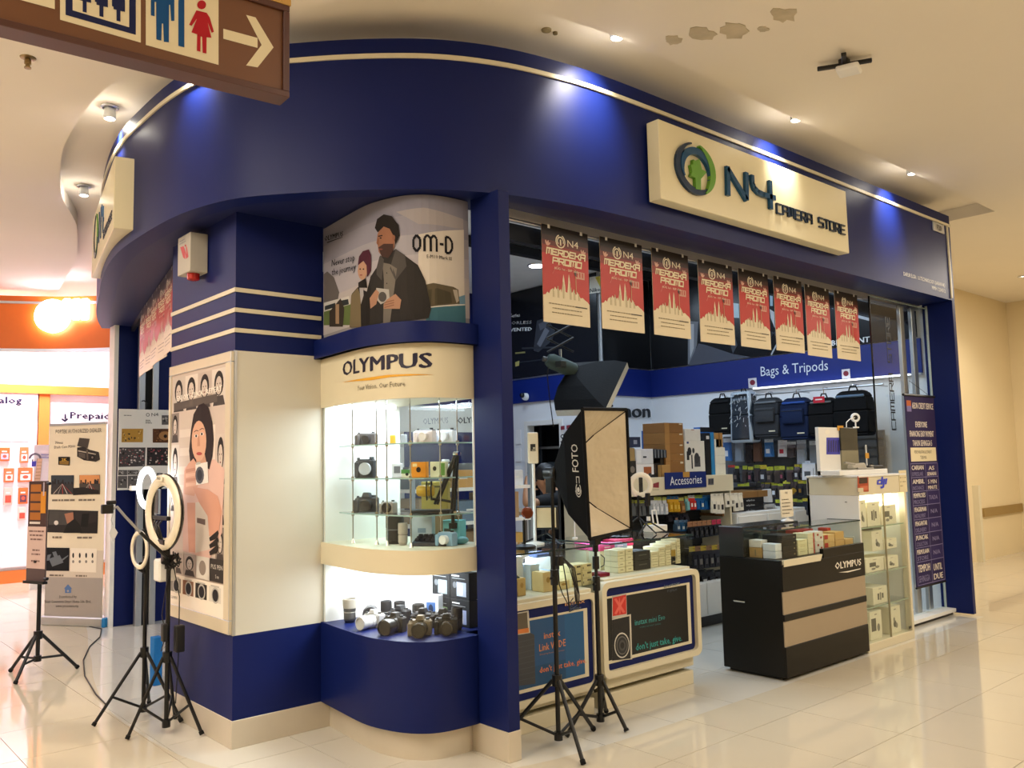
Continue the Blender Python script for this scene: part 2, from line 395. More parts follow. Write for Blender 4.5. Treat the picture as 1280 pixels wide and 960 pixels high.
tiles(4.10, 2.235, .6, .0035, mt, False, (-5, 14.4), (-2, 15), lambda x, y: x > 8.53 and y > 4.9 or (x > 3.2 and y > 9.4 and x > y*.3))
tiles(2.30, 3.207, .568, .0035, st, True, (1.6, 9), (3, 9.4), lambda x, y: x > 8.53 or y > 8.9)

# ---- mall ceiling with the recess that follows the shop front
ceilm = mat('ceiling_plaster', '#e9e0d0', .85, spec=.2, noise=.03, nscale=1.2); 
stain = mat('damp_stain_plaster', '#bfb298', .95, noise=.35, nscale=9)
b = MB(m=ceilm); n = len(CE)
edge = [(8.87,14),(8.87,2.98)][::-1]
# slab in front of the straight part, and quads from the curved edge out to the far left
b.add([(-9,-5,ZC),(24,-5,ZC),(24,2.98,ZC),(-9,2.98,ZC)], [(0,3,2,1)])
b.add([(8.87,2.98,ZC),(24,2.98,ZC),(24,24,ZC),(8.87,24,ZC)], [(0,3,2,1)])
for p, q in zip(CE[:-1], CE[1:]): b.add([(-9,p.y,ZC),(p.x,p.y,ZC),(q.x,q.y,ZC),(-9,q.y,ZC)], [(0,1,2,3)])
b.add([(-9,10,ZC),(2.5,10,ZC),(4.5,24,ZC),(-9,24,ZC)], [(0,3,2,1)])
EDGE = [Vector((4.5,24))]+CE+[Vector((8.87,2.98)), Vector((8.87,14))]
b.strip(EDGE, ZC, ZR); b.poly([(p.x,p.y,ZR) for p in EDGE])
ceil = struct(b.build('ceiling'))
bk = MB(m=ceilm).strip(FC, 3.5, ZR+.01, .30, .04); struct(bk.build('trim_4'))
# damp stains: real flakes of blistered plaster, a few millimetres proud
for i, (px, py, r) in enumerate(((877,42,.07),(918,38,.085),(980,18,.07),(954,36,.03),(842,50,.05))):
    c = Pz(px, py, ZC); bm = MB(m=stain); r_ = random.Random(i)
    pts = [(c.x+r*1.7*(r_.uniform(.6,1.1))*math.cos(t*PI/8)*.8, c.y+r*r_.uniform(.6,1.1)*math.sin(t*PI/8), 0) for t in range(16)]
    bm.prism([(p[0], p[1]) for p in pts], ZC-.004, ZC+.002)
    o = bm.build('plaster_flake', ceil)

# ---- fascia
b = MB(m=navy); b.strip(FC, 2.95, 3.78, 0, .12)
fas = struct(b.build('wall_front', smooth=40))
b = MB(m=navyd); A, B = FC, offset(FC, .34); nn = len(A)
b.add([(p.x,p.y,2.953) for p in A]+[(p.x,p.y,2.953) for p in B], [(i,nn+i,nn+i+1,i+1) for i in range(nn-1)])
# soffit over the left entrance reaches the pillar and the blue end wall
b.add([(1.75,5.3,2.956),(2.1,5.3,2.956),(2.9,9.2,2.956),(2.3,8.3,2.956),(1.95,6.9,2.956)], [(0,1,2,3,4)])
b.add([(p.x,p.y,2.9545) for p in FC if p.x < 3.0 and p.y < 5.6]+[(3.0,4.9,2.9545),(2.4,5.62,2.9545),(1.78,5.62,2.9545)][::1], [tuple(range(len([p for p in FC if p.x < 3.0 and p.y < 5.6])+3))])
struct(b.build('trim_1'))
tr = MB('#f1e9d4', m=cream).strip(FC, 3.668, 3.692, -.012, .011); struct(tr.build('trim_2', smooth=40))
tr = MB('#f1e9d4', m=cream).box(8.44, 3.263, 2.97, 8.465, 3.276, 3.668); struct(tr.build('trim_3'))
# lettering and unit plate on the right end of the fascia
pl = tag(MB('#6f675a', m=aln).box(8.13, 3.262, 3.575, 8.37, 3.274, 3.66).build('unit_plate', bevel=.002), 'small grey unit number plate at the top right of blue fascia', 'plate')
Canvas().text('F20', .12, .016, .05, '#2a2622', al='C', bold=.01).build('lettering', pl, plane((8.13,3.2615,3.575), FX))
lic = Canvas(); lic.text('DAFLIR ELGN: 1.0./TECHNOLOGY (SARAWAK)', .86, .075, .034, '#e8e4da', al='R', w=.86); lic.text('MMH 1234512', .86, .02, .034, '#e8e4da', al='R')
o = lic.build('licence_lettering', None, plane((7.46,3.274,2.985), FX)); tag(o, 'two lines of small white lettering low on the blue fascia', 'lettering')

# ---- pillar
PX, PY = 1.972, 4.589
b = MB(m=navy); b.box(PX, PY, .148, 2.52, 5.58, .596); b.box(PX, PY, 2.16, 2.52, 5.58, 2.96)
b.mat(mat('pillar_laminate', '#d3cebf', .45, noise=.03, nscale=3)).box(PX, PY, .596, 2.52, 5.58, 2.16)
pil = struct(b.build('wall_corner'))
b = MB(m=steel).box(PX-.004, PY-.004, 0, 2.56, 5.584, .148); struct(b.build('baseboard_corner', bevel=.002))
b = MB('#f1e6c8', m=cream)
for z in (2.275, 2.39, 2.505): b.box(PX-.007, PY-.007, z-.012, 2.505, 5.585, z+.012)
struct(b.build('trim_5'))
b = MB('#8a8577', m=aln).box(PX-.003, PY-.003, .6, PX+.012, PY+.012, 2.16); struct(b.build('trim_6'))

# ---- blue columns
b = MB(m=navy); b.box(2.893, 3.378, .148, 2.972, 3.615, 2.955); struct(b.build('wall_column', bevel=.003)); struct(MB(m=navy).box(2.8935, 3.612, .148, 2.972, 3.72, .6).build('wall_column_foot'))
b = MB(m=steel); b.box(2.890, 3.375, 0, 2.975, 3.722, .148); struct(b.build('baseboard_column', bevel=.002))
b = MB(m=navy); b.box(8.47, 3.276, .02, 8.53, 3.56, 2.955); struct(b.build('wall_end', bevel=.003))
b = MB(m=navy); b.box(8.44, 3.276, 2.95, 8.53, 3.56, 3.78); struct(b.build('wall_end_top'))
# sill and aluminium posts at the glass front
b = MB('#e7e0cc', m=white); b.box(7.2, 3.43, .03, 8.47, 3.56, .06); b.mat(blk).box(7.2, 3.46, 0, 8.47, 3.56, .03); struct(b.build('trim_7'))
b = MB(m=aln); b.box(3.0, 3.60, 2.90, 8.47, 3.66, 2.955); struct(b.build('trim_8'))
b = MB('#20242e', m=matte); b.box(3.0, 3.68, 2.80, 8.47, 3.74, 2.90); struct(b.build('trim_9'))
for px in (1129, 1143):
    x = Py(px, 430, 3.57).x; struct(MB('#cfd4d4', m=aln).box(x-.04, 3.565, .06, x+.04, 3.60, 2.9).build('trim_10', bevel=.003))

# ---- shop interior
iw = mat('shop_wall_white', '#e9edf2', .5, noise=.02); band = mat('shop_band_blue', '#0b2478', .45, noise=.03, nscale=3); ic = mat('shop_ceiling', '#e4e8ea', .8)
inner = offset(FC, .33)
b = MB(m=ic).poly([(p.x,p.y,3.80) for p in inner]+[(8.5,3.6,3.80),(8.5,9.0,3.80),(2.7,9.0,3.80)]); struct(b.build('ceiling_shop'))
b = MB(m=matte); b.col('#16181c').box(3.2, 5.2, 3.70, 8.4, 5.32, 3.79); b.box(3.2, 6.6, 3.70, 8.4, 6.70, 3.79); struct(b.build('trim_11'))
b = MB(m=iw); b.box(8.5, 3.5, 0, 8.6, 7.1, 3.8); struct(b.build('wall_right'))
b = MB(m=iw); b.box(7.6, 7.0, 0, 8.6, 7.1, 3.8); struct(b.build('wall_back'))
b = MB(m=iw); b.box(7.6, 7.1, 0, 7.7, 7.72, 3.8); b.box(7.6, 8.40, 0, 7.7, 9.0, 3.8); b.box(7.6, 7.72, 2.0, 7.7, 8.40, 3.8); struct(b.build('wall_inner'))
b = MB(m=navy); b.box(2.64, 8.95, 0, 7.7, 9.05, 2.955); struct(b.build('wall_left')); b = MB(m=navy); b.box(2.64, 8.95, 2.955, 7.7, 9.05, 3.8); struct(b.build('wall_left_top'))
b = MB('#e8e4e4', m=white); b.box(2.60, 8.94, 0, 2.64, 9.10, 2.955); struct(b.build('trim_12'))
b = MB(m=band); b.box(8.47, 3.6, 2.29, 8.5, 7.0, 2.63); b.box(7.57, 6.97, 2.29, 8.47, 7.0, 2.63); b.box(7.57, 7.0, 2.29, 7.6, 8.9, 2.60); struct(b.build('trim_13'))
b = MB('#d7dade', m=aln); b.box(8.45, 3.6, 2.270, 8.5, 5.5, 2.290); b.box(7.56, 6.97, 2.600, 7.60, 8.9, 2.615); struct(b.build('trim_14'))
# door opening in the inner wall, with frame and a dark stock room behind
b = MB('#dfe3e8', m=white); b.box(7.585, 7.70, 0, 7.71, 7.76, 2.04); b.box(7.585, 8.36, 0, 7.71, 8.42, 2.04); b.box(7.583, 7.76, 1.98, 7.712, 8.36, 2.039); struct(b.build('door_1'))
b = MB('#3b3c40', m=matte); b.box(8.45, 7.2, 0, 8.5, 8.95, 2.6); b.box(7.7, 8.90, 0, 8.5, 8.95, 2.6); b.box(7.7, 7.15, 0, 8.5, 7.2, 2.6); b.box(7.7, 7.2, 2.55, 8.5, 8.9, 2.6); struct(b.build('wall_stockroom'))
t = thing('stock_shelf', 'dim shelf unit seen through the doorway behind the person', 'shelf', (8.2,8.05,0))
b = MB('#55585c', m=matte)
b.box(8.0,7.5,0,8.03,7.53,2.0); b.box(8.0,8.55,0,8.03,8.58,2.0); b.box(8.40,7.5,0,8.43,7.53,2.0); b.box(8.40,8.55,0,8.43,8.58,2.0); b.build('post', t)
for z in (1.25, 1.68): MB('#9a9ea3', m=matte).box(8.0,7.5,z,8.43,8.58,z+.03).build('shelf_board', t)
for k, (y, h, c) in enumerate(((7.65,.2,'#77726a'),(7.95,.16,'#8c8f94'),(8.25,.22,'#5c6670'))):
    tag(MB(c, m=card).box(8.05, y, 1.28, 8.35, y+.22, 1.28+h).build('storage_box', bevel=.004), ('dim brown box on the stock room shelf, nearest the right door post','dim grey box in the middle of the stock room shelf','dim slate box at the left of the stock room shelf')[k], 'box')
# far corridor on the right
cw = mat('corridor_wall', '#e3d2ac', .7, noise=.03, nscale=1.5)
b = MB(m=cw).box(8.6, 4.82, 0, 14.6, 4.92, ZC); struct(b.build('wall_corridor'))
b = MB(m=cw).box(14.51, -5, 0, 14.6, 4.82, ZC); struct(b.build('wall_corridor_end'))
b = MB('#9c8250', m=matte).box(13.0, 4.79, .60, 14.5, 4.82, .72); struct(b.build('trim_15'))
b = MB('#efe6d0', m=white).box(14.49, -5, .0, 14.51, 4.8, .05); struct(b.build('baseboard_corridor'))
b = MB('#d8c796', m=cream).box(12.7, 4.74, 0, 12.78, 4.82, 1.05); struct(b.build('trim_16'))
# hall walls behind the camera close the mall off
hw = mat('hall_wall', '#d8c7a0', .7)
b = MB(m=hw); b.box(-9, -5, 0, 24, -4.9, ZC); struct(b.build('wall_hall'))
b = MB(m=hw); b.box(-9, -4.9, 0, -8.9, 24, ZC); struct(b.build('wall_hall_left'))

# ---- downlights in the recess: trim ring, lamp and their real light
def downlight(loc, tgt, pw, label, col=(1,.93,.80), ang=86, z=ZR):
    t = thing('downlight', label, 'ceiling light', (loc[0], loc[1], z)); d = .085 if z == ZR else .0
    MB('#cfc7b4', m=aln).ring((loc[0],loc[1],z-.006), (0,0,1), .048, .010).build('trim_ring', t, smooth=40)
    if d: MB('#d8d2c4', m=aln).lathe((loc[0],loc[1],z), (0,0,-1), [(.03,0),(.036,.03),(.040,d),(.034,d+.004),(.032,d-.004)], 16).build('housing', t, smooth=40)
    MB(m=emis('lamp_glow', '#fff0cf', 30)).lathe((loc[0],loc[1],z-d-.008), (0,0,1), [(.001,0),(.022,.003),(.030,.010),(.030,.018)], 14).build('lamp', t, smooth=40)
    spot('downlight_beam', (loc[0], loc[1], z-d-.02), pw, col, tgt, ang, 1.0)
    if d: point('downlight_spill', (loc[0], loc[1], z-d-.03), pw*.032, col)
for i, (x, y) in enumerate(((3.50,3.035),(5.37,3.035),(7.20,3.035))):
    downlight((x, y), (x+.02, 3.27, 3.60), 80, ('recessed ceiling spotlight above the fascia, left of the big sign','recessed ceiling spotlight above the middle of the big sign','recessed ceiling spotlight near the right end of the fascia')[i])
downlight((1.66,5.92), (1.76,5.95,3.58), 95, 'recessed ceiling spotlight above the left curve, beside the small end sign')
downlight((1.98,7.75), (2.13,7.75,3.5), 95, 'recessed ceiling spotlight furthest along the left curve')
downlight((1.70,4.60), (1.84,4.66,3.58), 95, 'recessed ceiling spotlight hidden over the front of the curve')
c = Pz(1278, 345, ZC); downlight((c.x, c.y), (c.x, c.y, 0), 60, 'bright corridor downlight at the right edge', z=ZC, ang=120)
c = Pz(671, 331, 3.8)
t = thing('downlight', 'round bright light in the shop ceiling beside first red banner', 'ceiling light', (c.x, c.y, 3.8))
MB('#dfe4e8', m=aln).ring((c.x,c.y,3.795), (0,0,1), .10, .012).build('trim_ring', t, smooth=40)
MB(m=emis('cool_lamp', '#e6f2ff', 14)).cyl((c.x,c.y,3.780),(c.x,c.y,3.80),.09,n=18).build('diffuser', t)
# ================================================================== SIGNS AND PRINTS
class Face:
    """a flat face in the scene: origin, reading direction, up; at() gives face coordinates of the point a picture point falls on"""
    def __init__(s, p, u, v=(0,0,1)):
        s.p = Vector(p); s.u = Vector(u).normalized(); s.v = Vector(v).normalized(); s.n = s.u.cross(s.v); s.mp = plane(p, u, v)
        M = Matrix.Identity(4)
        for i in range(3): M[i][0], M[i][1], M[i][2], M[i][3] = s.u[i], s.v[i], s.n[i], s.p[i]
        s.M = M
    def at(s, x, y):
        d = ray(x, y); t = (s.p-OC).dot(s.n)/d.dot(s.n); q = OC+d*t-s.p; return (q.dot(s.u), q.dot(s.v))
class CurveFace:
    """a vertical curved face that follows a plan line; coordinates are length along the line and height over z0"""
    def __init__(s, pts, z0, out=0):
        s.pts = [Vector((p[0], p[1])) for p in pts]; s.z0 = z0; s.out = out; s.L = [0]
        for a, b in zip(s.pts[:-1], s.pts[1:]): s.L.append(s.L[-1]+(b-a).length)
    def mp(s, x, y, z):
        x = min(max(x, 0), s.L[-1]); i = 0
        while i < len(s.pts)-2 and s.L[i+1] < x: i += 1
        a, b = s.pts[i], s.pts[i+1]; d = (b-a).normalized(); q = a+d*(x-s.L[i])+Vector((d.y, -d.x))*(s.out+z)
        return V(q.x, q.y, s.z0+y)
    def at(s, x, y):
        d = ray(x, y); best = None
        for i, (a, b) in enumerate(zip(s.pts[:-1], s.pts[1:])):
            e = b-a; det = d.x*-e.y+e.x*d.y
            if abs(det) < 1e-9: continue
            t = (a.x*-e.y+e.x*a.y)/det; k = (d.x*a.y-d.y*a.x)/det
            if t > 0 and -.02 <= k <= 1.02 and (best is None or t < best[0]): best = (t, s.L[i]+k*e.length, (OC+d*t).z-s.z0)
        return (best[1], best[2]) if best else (0 if x < 480 else s.L[-1], (OC+d*4.6).z-s.z0)
def ptext(cv, fc, t, xl, yl, xr, yr, h, c, L=3, bold=0.0, res=1, sk=0):
    a, b, q = Vector(fc.at(xl, yl)), Vector(fc.at(xr, yr)), Vector(fc.at(xl, yl-h))
    cv.text(t, a.x, a.y, (q-a).length, c, L, w=(b-a).length, bold=bold, res=res, rot=math.atan2(b.y-a.y, b.x-a.x) if abs(b.y-a.y) > .004 else 0, sk=sk)
def ppoly(cv, fc, pts, c, L=1): cv.poly([fc.at(*p) for p in pts], c, L)
def pell(cv, fc, x, y, rx, ry, c, L=1, n=14, a0=0, a1=2*PI):
    cv.poly([fc.at(x+rx*math.cos(a0+(a1-a0)*i/n), y+ry*math.sin(a0+(a1-a0)*i/n)) for i in range(n if a1-a0 > 6.2 else n+1)], c, L)
class Zoom:
    """shift and scale so that print can be drawn in the pixels of an enlarged view"""
    def __init__(s, fc, x0, y0, k): s.fc, s.x0, s.y0, s.k = fc, x0, y0, k
    def at(s, x, y): return s.fc.at(s.x0+x/s.k, s.y0+y/s.k)
# ---- big shop sign
t = thing('shop_sign', 'large cream box sign with blue and green logo and letters on straight fascia', 'sign', (5.17,3.23,3.07))
sgm = mat('sign_acrylic', '#e6dcb8', .35, noise=.02)
MB(m=sgm).box(4.02, 3.18, 3.07, 6.32, 3.274, 3.567).build('box_body', t, bevel=.004)
sf = Face((4.02,3.1795,3.07), FX); zz = Zoom(sf, 820, 130, 5.052)
lb = mat('letter_blue', '#17507c', .18, .35, noise=.15); lg = mat('letter_green', '#5f9a2c', .25, noise=.1); ld = mat('letter_dark', '#1c3350', .2, .3, noise=.15)
def stroke(b, pts, wd, d=.022):
    for i in range(len(pts)-1):
        p, q = Vector(pts[i]), Vector(pts[i+1]); e = (q-p).normalized(); n = Vector((-e.y, e.x))*wd/2; e = e*wd*.12
        b.prism([tuple(p-e-n), tuple(q+e-n), tuple(q+e+n), tuple(p-e+n)], 0, d)
def blocktext(b, t, x, y, h, w, th, d=.014):
    k = w/(len(t)-.22)
    for i, ch in enumerate(t):
        for p, q, r, e in BLOCK.get(ch, ()): stroke(b, [(x+i*k+p*k*.78, y+q*h), (x+i*k+r*k*.78, y+e*h)], th, d)
def arcs(b, c, ro, ri, a0, a1, n=18, d=.02, off=(0,0)):
    """crescent between an outer circle and an inner one shifted by off"""
    for i in range(n):
        t0, t1 = math.radians(a0+(a1-a0)*i/n), math.radians(a0+(a1-a0)*(i+1)/n)
        def w(t):
            f = (math.degrees(t)-a0)/(a1-a0); k = math.sin(PI*min(max(f, .03), .97))**.6; r = ro-(ro-ri)*k
            return (c[0]+off[0]+r*math.cos(t), c[1]+off[1]+r*math.sin(t))
        o0, o1 = (c[0]+off[0]+ro*math.cos(t0), c[1]+off[1]+ro*math.sin(t0)), (c[0]+off[0]+ro*math.cos(t1), c[1]+off[1]+ro*math.sin(t1))
        b.prism([o0, o1, w(t1), w(t0)], 0, d)
c0 = zz.at(238, 415); R0 = abs(zz.at(238, 255)[1]-zz.at(238, 575)[1])/2
LM = sf.M @ Matrix.Translation((c0[0],c0[1],0)) @ Matrix.Diagonal((1.2,1,1,1)) @ Matrix.Translation((-c0[0],-c0[1],0))
b = MB(m=ld); b.T = LM; arcs(b, c0, R0, R0*.74, 100, 345, 24); b.build('logo_swirl', t)
b = MB(m=lb); b.T = LM; arcs(b, c0, R0*.80, R0*.52, -25, 215, 22, .024, (R0*.02, R0*.03)); b.build('logo_swirl', t)
b = MB(m=lg); b.T = LM; arcs(b, c0, R0*.99, R0*.70, -62, 78, 20, .027)
b.prism([(c0[0]+R0*x, c0[1]+R0*y) for x, y in ((-.08,-.8),(.18,-.78),(.2,-.35),(.52,.0),(.28,.05),(.16,.42),(-.05,.3),(-.16,.32),(-.18,.12),(-.3,.08),(-.24,-.18),(-.32,-.36),(-.08,-.38))], 0, .024); b.build('logo_leaf', t)
b = MB(m=lb); b.T = sf.M; wN = .036
stroke(b, [zz.at(440,402), zz.at(444,578)], wN); stroke(b, [zz.at(440,412), zz.at(558,606)], wN); stroke(b, [zz.at(558,440), zz.at(560,606)], wN); b.build('letter', t)
b = MB(m=lb); b.T = sf.M
stroke(b, [zz.at(594,456), zz.at(597,505), zz.at(608,535), zz.at(632,560), zz.at(665,576), zz.at(738,598)], wN); stroke(b, [zz.at(708,492), zz.at(714,664)], wN); b.build('letter', t)
b = MB(m=ld); b.T = sf.M; a, q, hh = zz.at(757, 690), zz.at(1188, 822), zz.at(757, 624)
blocktext(b, 'CAMERA STORE', a[0], a[1], (hh[1]-a[1])*.9, q[0]-a[0], .010); b.build('small_lettering', t)

# ---- second sign box on the left curve
t = thing('shop_sign', 'narrow seen-from-the-end cream box sign on the left curve of the fascia', 'sign', (1.75,6.4,3.02))
A_, B_ = V(1.60,5.58,0), V(1.90,7.16,0); d_ = (B_-A_).normalized(); n_ = V(d_.y,-d_.x,0)
b = MB(m=sgm); pts = [A_, A_+n_*.13, B_+n_*.13, B_]
b.hexa([p+V(0,0,3.02) for p in pts], [p+V(0,0,3.485) for p in pts]); b.build('box_body', t, bevel=.004)
sf2 = Face(B_+V(0,0,3.02)-n_*.001, -d_); b = MB(m=lb); b.T = sf2.M
stroke(b, [(.62,.14),(.62,.36)], .03, .006); stroke(b, [(.62,.35),(.76,.15)], .03, .006); stroke(b, [(.76,.14),(.76,.36)], .03, .006)
stroke(b, [(.82,.36),(.83,.26),(.97,.22)], .03, .006); stroke(b, [(.93,.14),(.93,.32)], .03, .006); b.build('letter', t)
b = MB(m=ld); b.T = sf2.M; arcs(b, (.36,.25), .17, .12, 100, 345, d=.006); b.build('logo_swirl', t); b = MB(m=lg); b.T = sf2.M; arcs(b, (.36,.25), .168, .12, -62, 78, d=.007); b.build('logo_leaf', t)
b = MB(m=ld); b.T = sf2.M; blocktext(b, 'CAMERA STORE', .98, .08, .05, .55, .008, .005); b.build('small_lettering', t)

# ---- hanging direction sign, near the camera
P1 = Pz(362, 122, 2.79); P0 = Pz(0, 31, 2.79); du = (P1-P0); du.z = 0; du.normalize()
o_ = P1-du*1.62; hf = Face((o_.x,o_.y,2.79), du); Wd, Hd, Dp = 1.62, .335, .085
t = thing('hanging_sign', 'brown framed hanging sign with washroom symbols and white arrow', 'sign', tuple(o_+du*.81))
brn = mat('sign_brown', '#6e4426', .45, noise=.05); brd = mat('sign_frame_brown', '#4f2a20', .4, noise=.08); gold = mat('sign_gold_edge', '#c29a55', .35, .4)
b = MB(m=brn); b.T = hf.M; b.box(.012,.012,-Dp,Wd-.012,Hd-.012,-.012); b.build('panel', t)
b = MB(m=brd); b.T = hf.M
for x0, y0, x1, y1 in ((0,0,Wd,.022),(0,Hd-.022,Wd,Hd),(0,.022,.022,Hd-.022),(Wd-.022,.022,Wd,Hd-.022)): b.box(x0,y0,-Dp,x1,y1,.0)
b.build('frame', t, bevel=.002)
b = MB(m=gold); b.T = hf.M; b.box(-.004, Hd, -Dp-.004, Wd+.004, Hd+.03, .004); b.build('top_rail', t, bevel=.002)
for x in (.25, 1.37):
    b = MB(m=blk); b.T = hf.M; b.cyl((x, Hd+.03, -Dp/2), (x, ZC-2.79, -Dp/2), .006); b.build('hanger_rod', t)
pz = Face(hf.p-hf.n*.0115, hf.u)
def picto(pts, name): 
    cv = Canvas(); ppoly(cv, pz, pts, '#eadfc0', 1); return cv
k4 = Zoom(pz, 0, 0, 3.2)
cv = Canvas(); ppoly(cv, k4, [(-330,-190),(219,-95),(219,37),(-330,-110)], '#eadfc0', 1); cv.build('symbol_tile', t, pz.mp, paper)
cv = Canvas(); ppoly(cv, k4, [(240,-240),(563,-160),(563,171),(240,79)], '#eadfc0', 1); ppoly(cv, k4, [(262,-220),(543,-150),(543,140),(262,60)], '#1c2350', 2); ppoly(cv, k4, [(290,-200),(516,-140),(516,110),(290,42)], '#eadfc0', 3)
for x, y in ((338,0),(405,18),(473,36)):
    for q in ([(-8,-60),(8,-58),(8,52),(-8,48)], [(-20,-60),(20,-50),(20,12),(-20,2)], [(-26,-60),(-14,-57),(-14,-5),(-26,-10)], [(14,-50),(26,-47),(26,14),(14,8)]): ppoly(cv, k4, [(x+a, y+b_) for a, b_ in q], '#1c2350', 4)
cv.build('symbol_tile', t, pz.mp, paper)
cv = Canvas(); ppoly(cv, k4, [(583,-170),(874,-90),(874,260),(583,180)], '#eadfc0', 1)
ppoly(cv, k4, [(713,-110),(737,-104),(737,190),(713,184)], '#15508c', 2)
bl = '#15508c'
ppoly(cv, k4, [(603,-20),(625,-35),(675,-22),(697,-2),(697,84),(684,84),(680,20),(676,20),(675,170),(655,168),(652,95),(647,95),(645,163),(625,158),(624,8),(618,8),(618,66),(603,62)], bl, 2); pell(cv, k4, 650, -55, 18, 22, bl, 2)
rd = '#b3202c'
pell(cv, k4, 806, 20, 18, 18, rd, 2); ppoly(cv, k4, [(785,42),(826,52),(838,70),(855,128),(846,132),(830,90),(845,152),(826,150),(825,215),(810,212),(808,148),(802,147),(801,208),(787,204),(788,138),(765,130),(787,75),(766,104),(756,100)], rd, 2)
cv.build('symbol_tile', t, pz.mp, paper)
cv = Canvas(); ppoly(cv, k4, [(893,115),(1030,152),(1030,192),(893,155)], '#eadfc0', 1); ppoly(cv, k4, [(984,60),(1022,70),(1094,190),(1030,270),(984,262),(1046,180)], '#eadfc0', 1); cv.build('arrow', t, pz.mp, paper)

# ---- fire alarm box under the soffit
t = thing('alarm_box', 'white sounder box with red lamp below, high on the pillar', 'alarm', (1.92,5.08,2.67))
MB('#b9b3a4', m=mat('alarm_plastic', '#b9b3a4', .5)).box(1.861, 4.985, 2.672, 1.968, 5.185, 2.908).build('housing', t, bevel=.003)
MB('#b02618', m=gloss).lathe((1.91,5.06,2.63), (0,0,1), [(.02,0),(.036,.006),(.038,.044)], 14).build('lamp', t, smooth=40)
af = Face((1.8605,5.185,2.672), FY); cv = Canvas(); za = Zoom(af, 200, 260, 5.333)
ppoly(cv, za, [(135,262),(158,254),(178,310),(172,240),(180,262),(190,325),(176,340),(166,300),(170,342),(155,330)], '#c9382a', 1); pell(cv, za, 170, 250, 5, 7, '#b02618', 2)
cv.lines(.03, .205, .13, 2, .008, .016, '#8c8a84', 1); cv.build('label', t, af.mp)

# ---- promotion banners: one printed sheet, copied
def promo():
    cv = Canvas(); W, H = .40, .585
    cv.rect(0, 0, W, H, '#bd2c24', 0)
    for i, c in enumerate(('#120907','#1c0f0b','#361810','#662419','#93301f')): cv.rect(0, H-.03*(i+1)-.02*(i > 0), W, H-.03*i if i else H, c, 1)
    cv.rect(0, 0, W, .14, '#e6d9ba', 1)
    sky = [(0,.14),(.0,.165),(.02,.17),(.035,.19),(.05,.18),(.06,.205),(.08,.22),(.085,.20),(.10,.235),(.115,.215),(.125,.24),(.135,.21),(.15,.225),(.155,.20),(.163,.25),(.168,.30),(.175,.335),(.181,.30),(.187,.25),(.19,.21),(.205,.205),(.21,.25),(.216,.31),(.222,.345),(.228,.31),(.234,.25),(.238,.21),(.25,.215),(.262,.24),(.275,.20),(.285,.205),(.29,.225),(.305,.20),(.32,.18),(.34,.185),(.36,.17),(.38,.16),(.40,.14)]
    cv.poly([(x, .135+(y-.135)*.84) for x, y in sky], '#e6d9ba', 2)
    for x, h in ((.08,.05),(.12,.07),(.165,.1),(.225,.1),(.26,.06),(.30,.04)): cv.rect(x, .155, x+.008, .155+h, '#b9ab82', 3); cv.rect(x+.012, .155, x+.015, .15+h*.8, '#b9ab82', 3)
    cv.arc(.2, .24, .128, .131, .5, 2.7, '#d8867a', 3, 10)
    cv.rect(.28, .2, .284, .33, '#c8b98c', 3); cv.rect(.285, .29, .36, .335, '#cf9a86', 3); cv.ell(.285, .32, .016, .018, '#3a2a20', 4)
    for k in range(3): cv.rect(.288+.024*k, .30, .298+.024*k, .33, '#b83227', 4)
    cv.arc(.155, .50, .034, .042, 1.9, 6.0, '#ecdfc2', 4, 12); cv.arc(.155, .50, .022, .030, -.4, 3.9, '#ecdfc2', 4, 10); cv.arc(.155, .50, .034, .042, -1.1, 1.2, '#ecdfc2', 4, 8); cv.rect(.150, .475, .162, .512, '#ecdfc2', 4)
    cv.text('N4', .215, .478, .042, '#ecdfc2', 4, w=.095)
    for x, s_ in ((.04,1),(.345,-1)):
        for a in (.6, 1.2, 1.9): cv.ell(x+.018*math.cos(a), .462-.014*(x > .2)+.014*math.sin(a), .018, .007, '#d9a893', 4, 8, rot=a)
    cv.block('MERDEKA', .035, .412, .034, .33, .0095, '#f0e2bd', 4, .15); cv.block('PROMO', .085, .360, .034, .245, .0095, '#f0e2bd', 4, .15)
    cv.text('AUG 1st - SEP 30th', .2, .325, .014, '#e8c9ad', 4, 'C', w=.21, bold=.02)
    cv.lines(.2, .112, .36, 3, .006, .026, '#8a7c58', 3, 'C', 5); cv.rect(.27,.111,.375,.118,'#4b4230',4)
    return cv
t0 = thing('promotion_banner', 'red promotion banner, leftmost of the eight across the shop front', 'banner', (0,0,0), 0, 'red promotion banners across the shop front')
MB('#ddcfae', m=paper).box(0, 0, 0, .40, .003, .585).build('sheet', t0)
for x in (.05, .33): MB('#e8e8e8', m=gloss).box(x, -.002, .566, x+.02, .03, .590).build('clip', t0)
promo().build('print', t0, plane((0,-.0008,0), FX), printm)
bx = [676.5, 749.5, 814.5, 872.5, 923, 967, 1006, 1043]; by = [280, 305, 322, 341, 349, 357, 365, 372]
ordn = ['leftmost', 'second', 'third', 'fourth', 'fifth', 'sixth', 'seventh', 'rightmost']
for i, (x, y) in enumerate(zip(bx, by)):
    p = Py(x, y, 3.585); a = (0.02, -.01, .015, -.02, .01, -.015, .02, .0)[i]
    lab = 'red promotion banner, %s of the eight across the shop front' % (ordn[i] if i in (0, 7) else ordn[i]+' from the left')
    if i == 0: t0.location = (p.x, p.y, 2.317); t0.rotation_euler.z = a; t0['label'] = lab; r = t0
    else: r = dup(t0, (p.x, p.y, 2.317+.004*(i % 3)), a, lab)
# hanging rod that the banners are clipped to
tag(MB(m=aln).cyl((3.05,3.602,2.890),(7.35,3.602,2.890),.006,n=8).build('banner_rod'), 'thin metal rod that carries the eight red banners', 'rod')
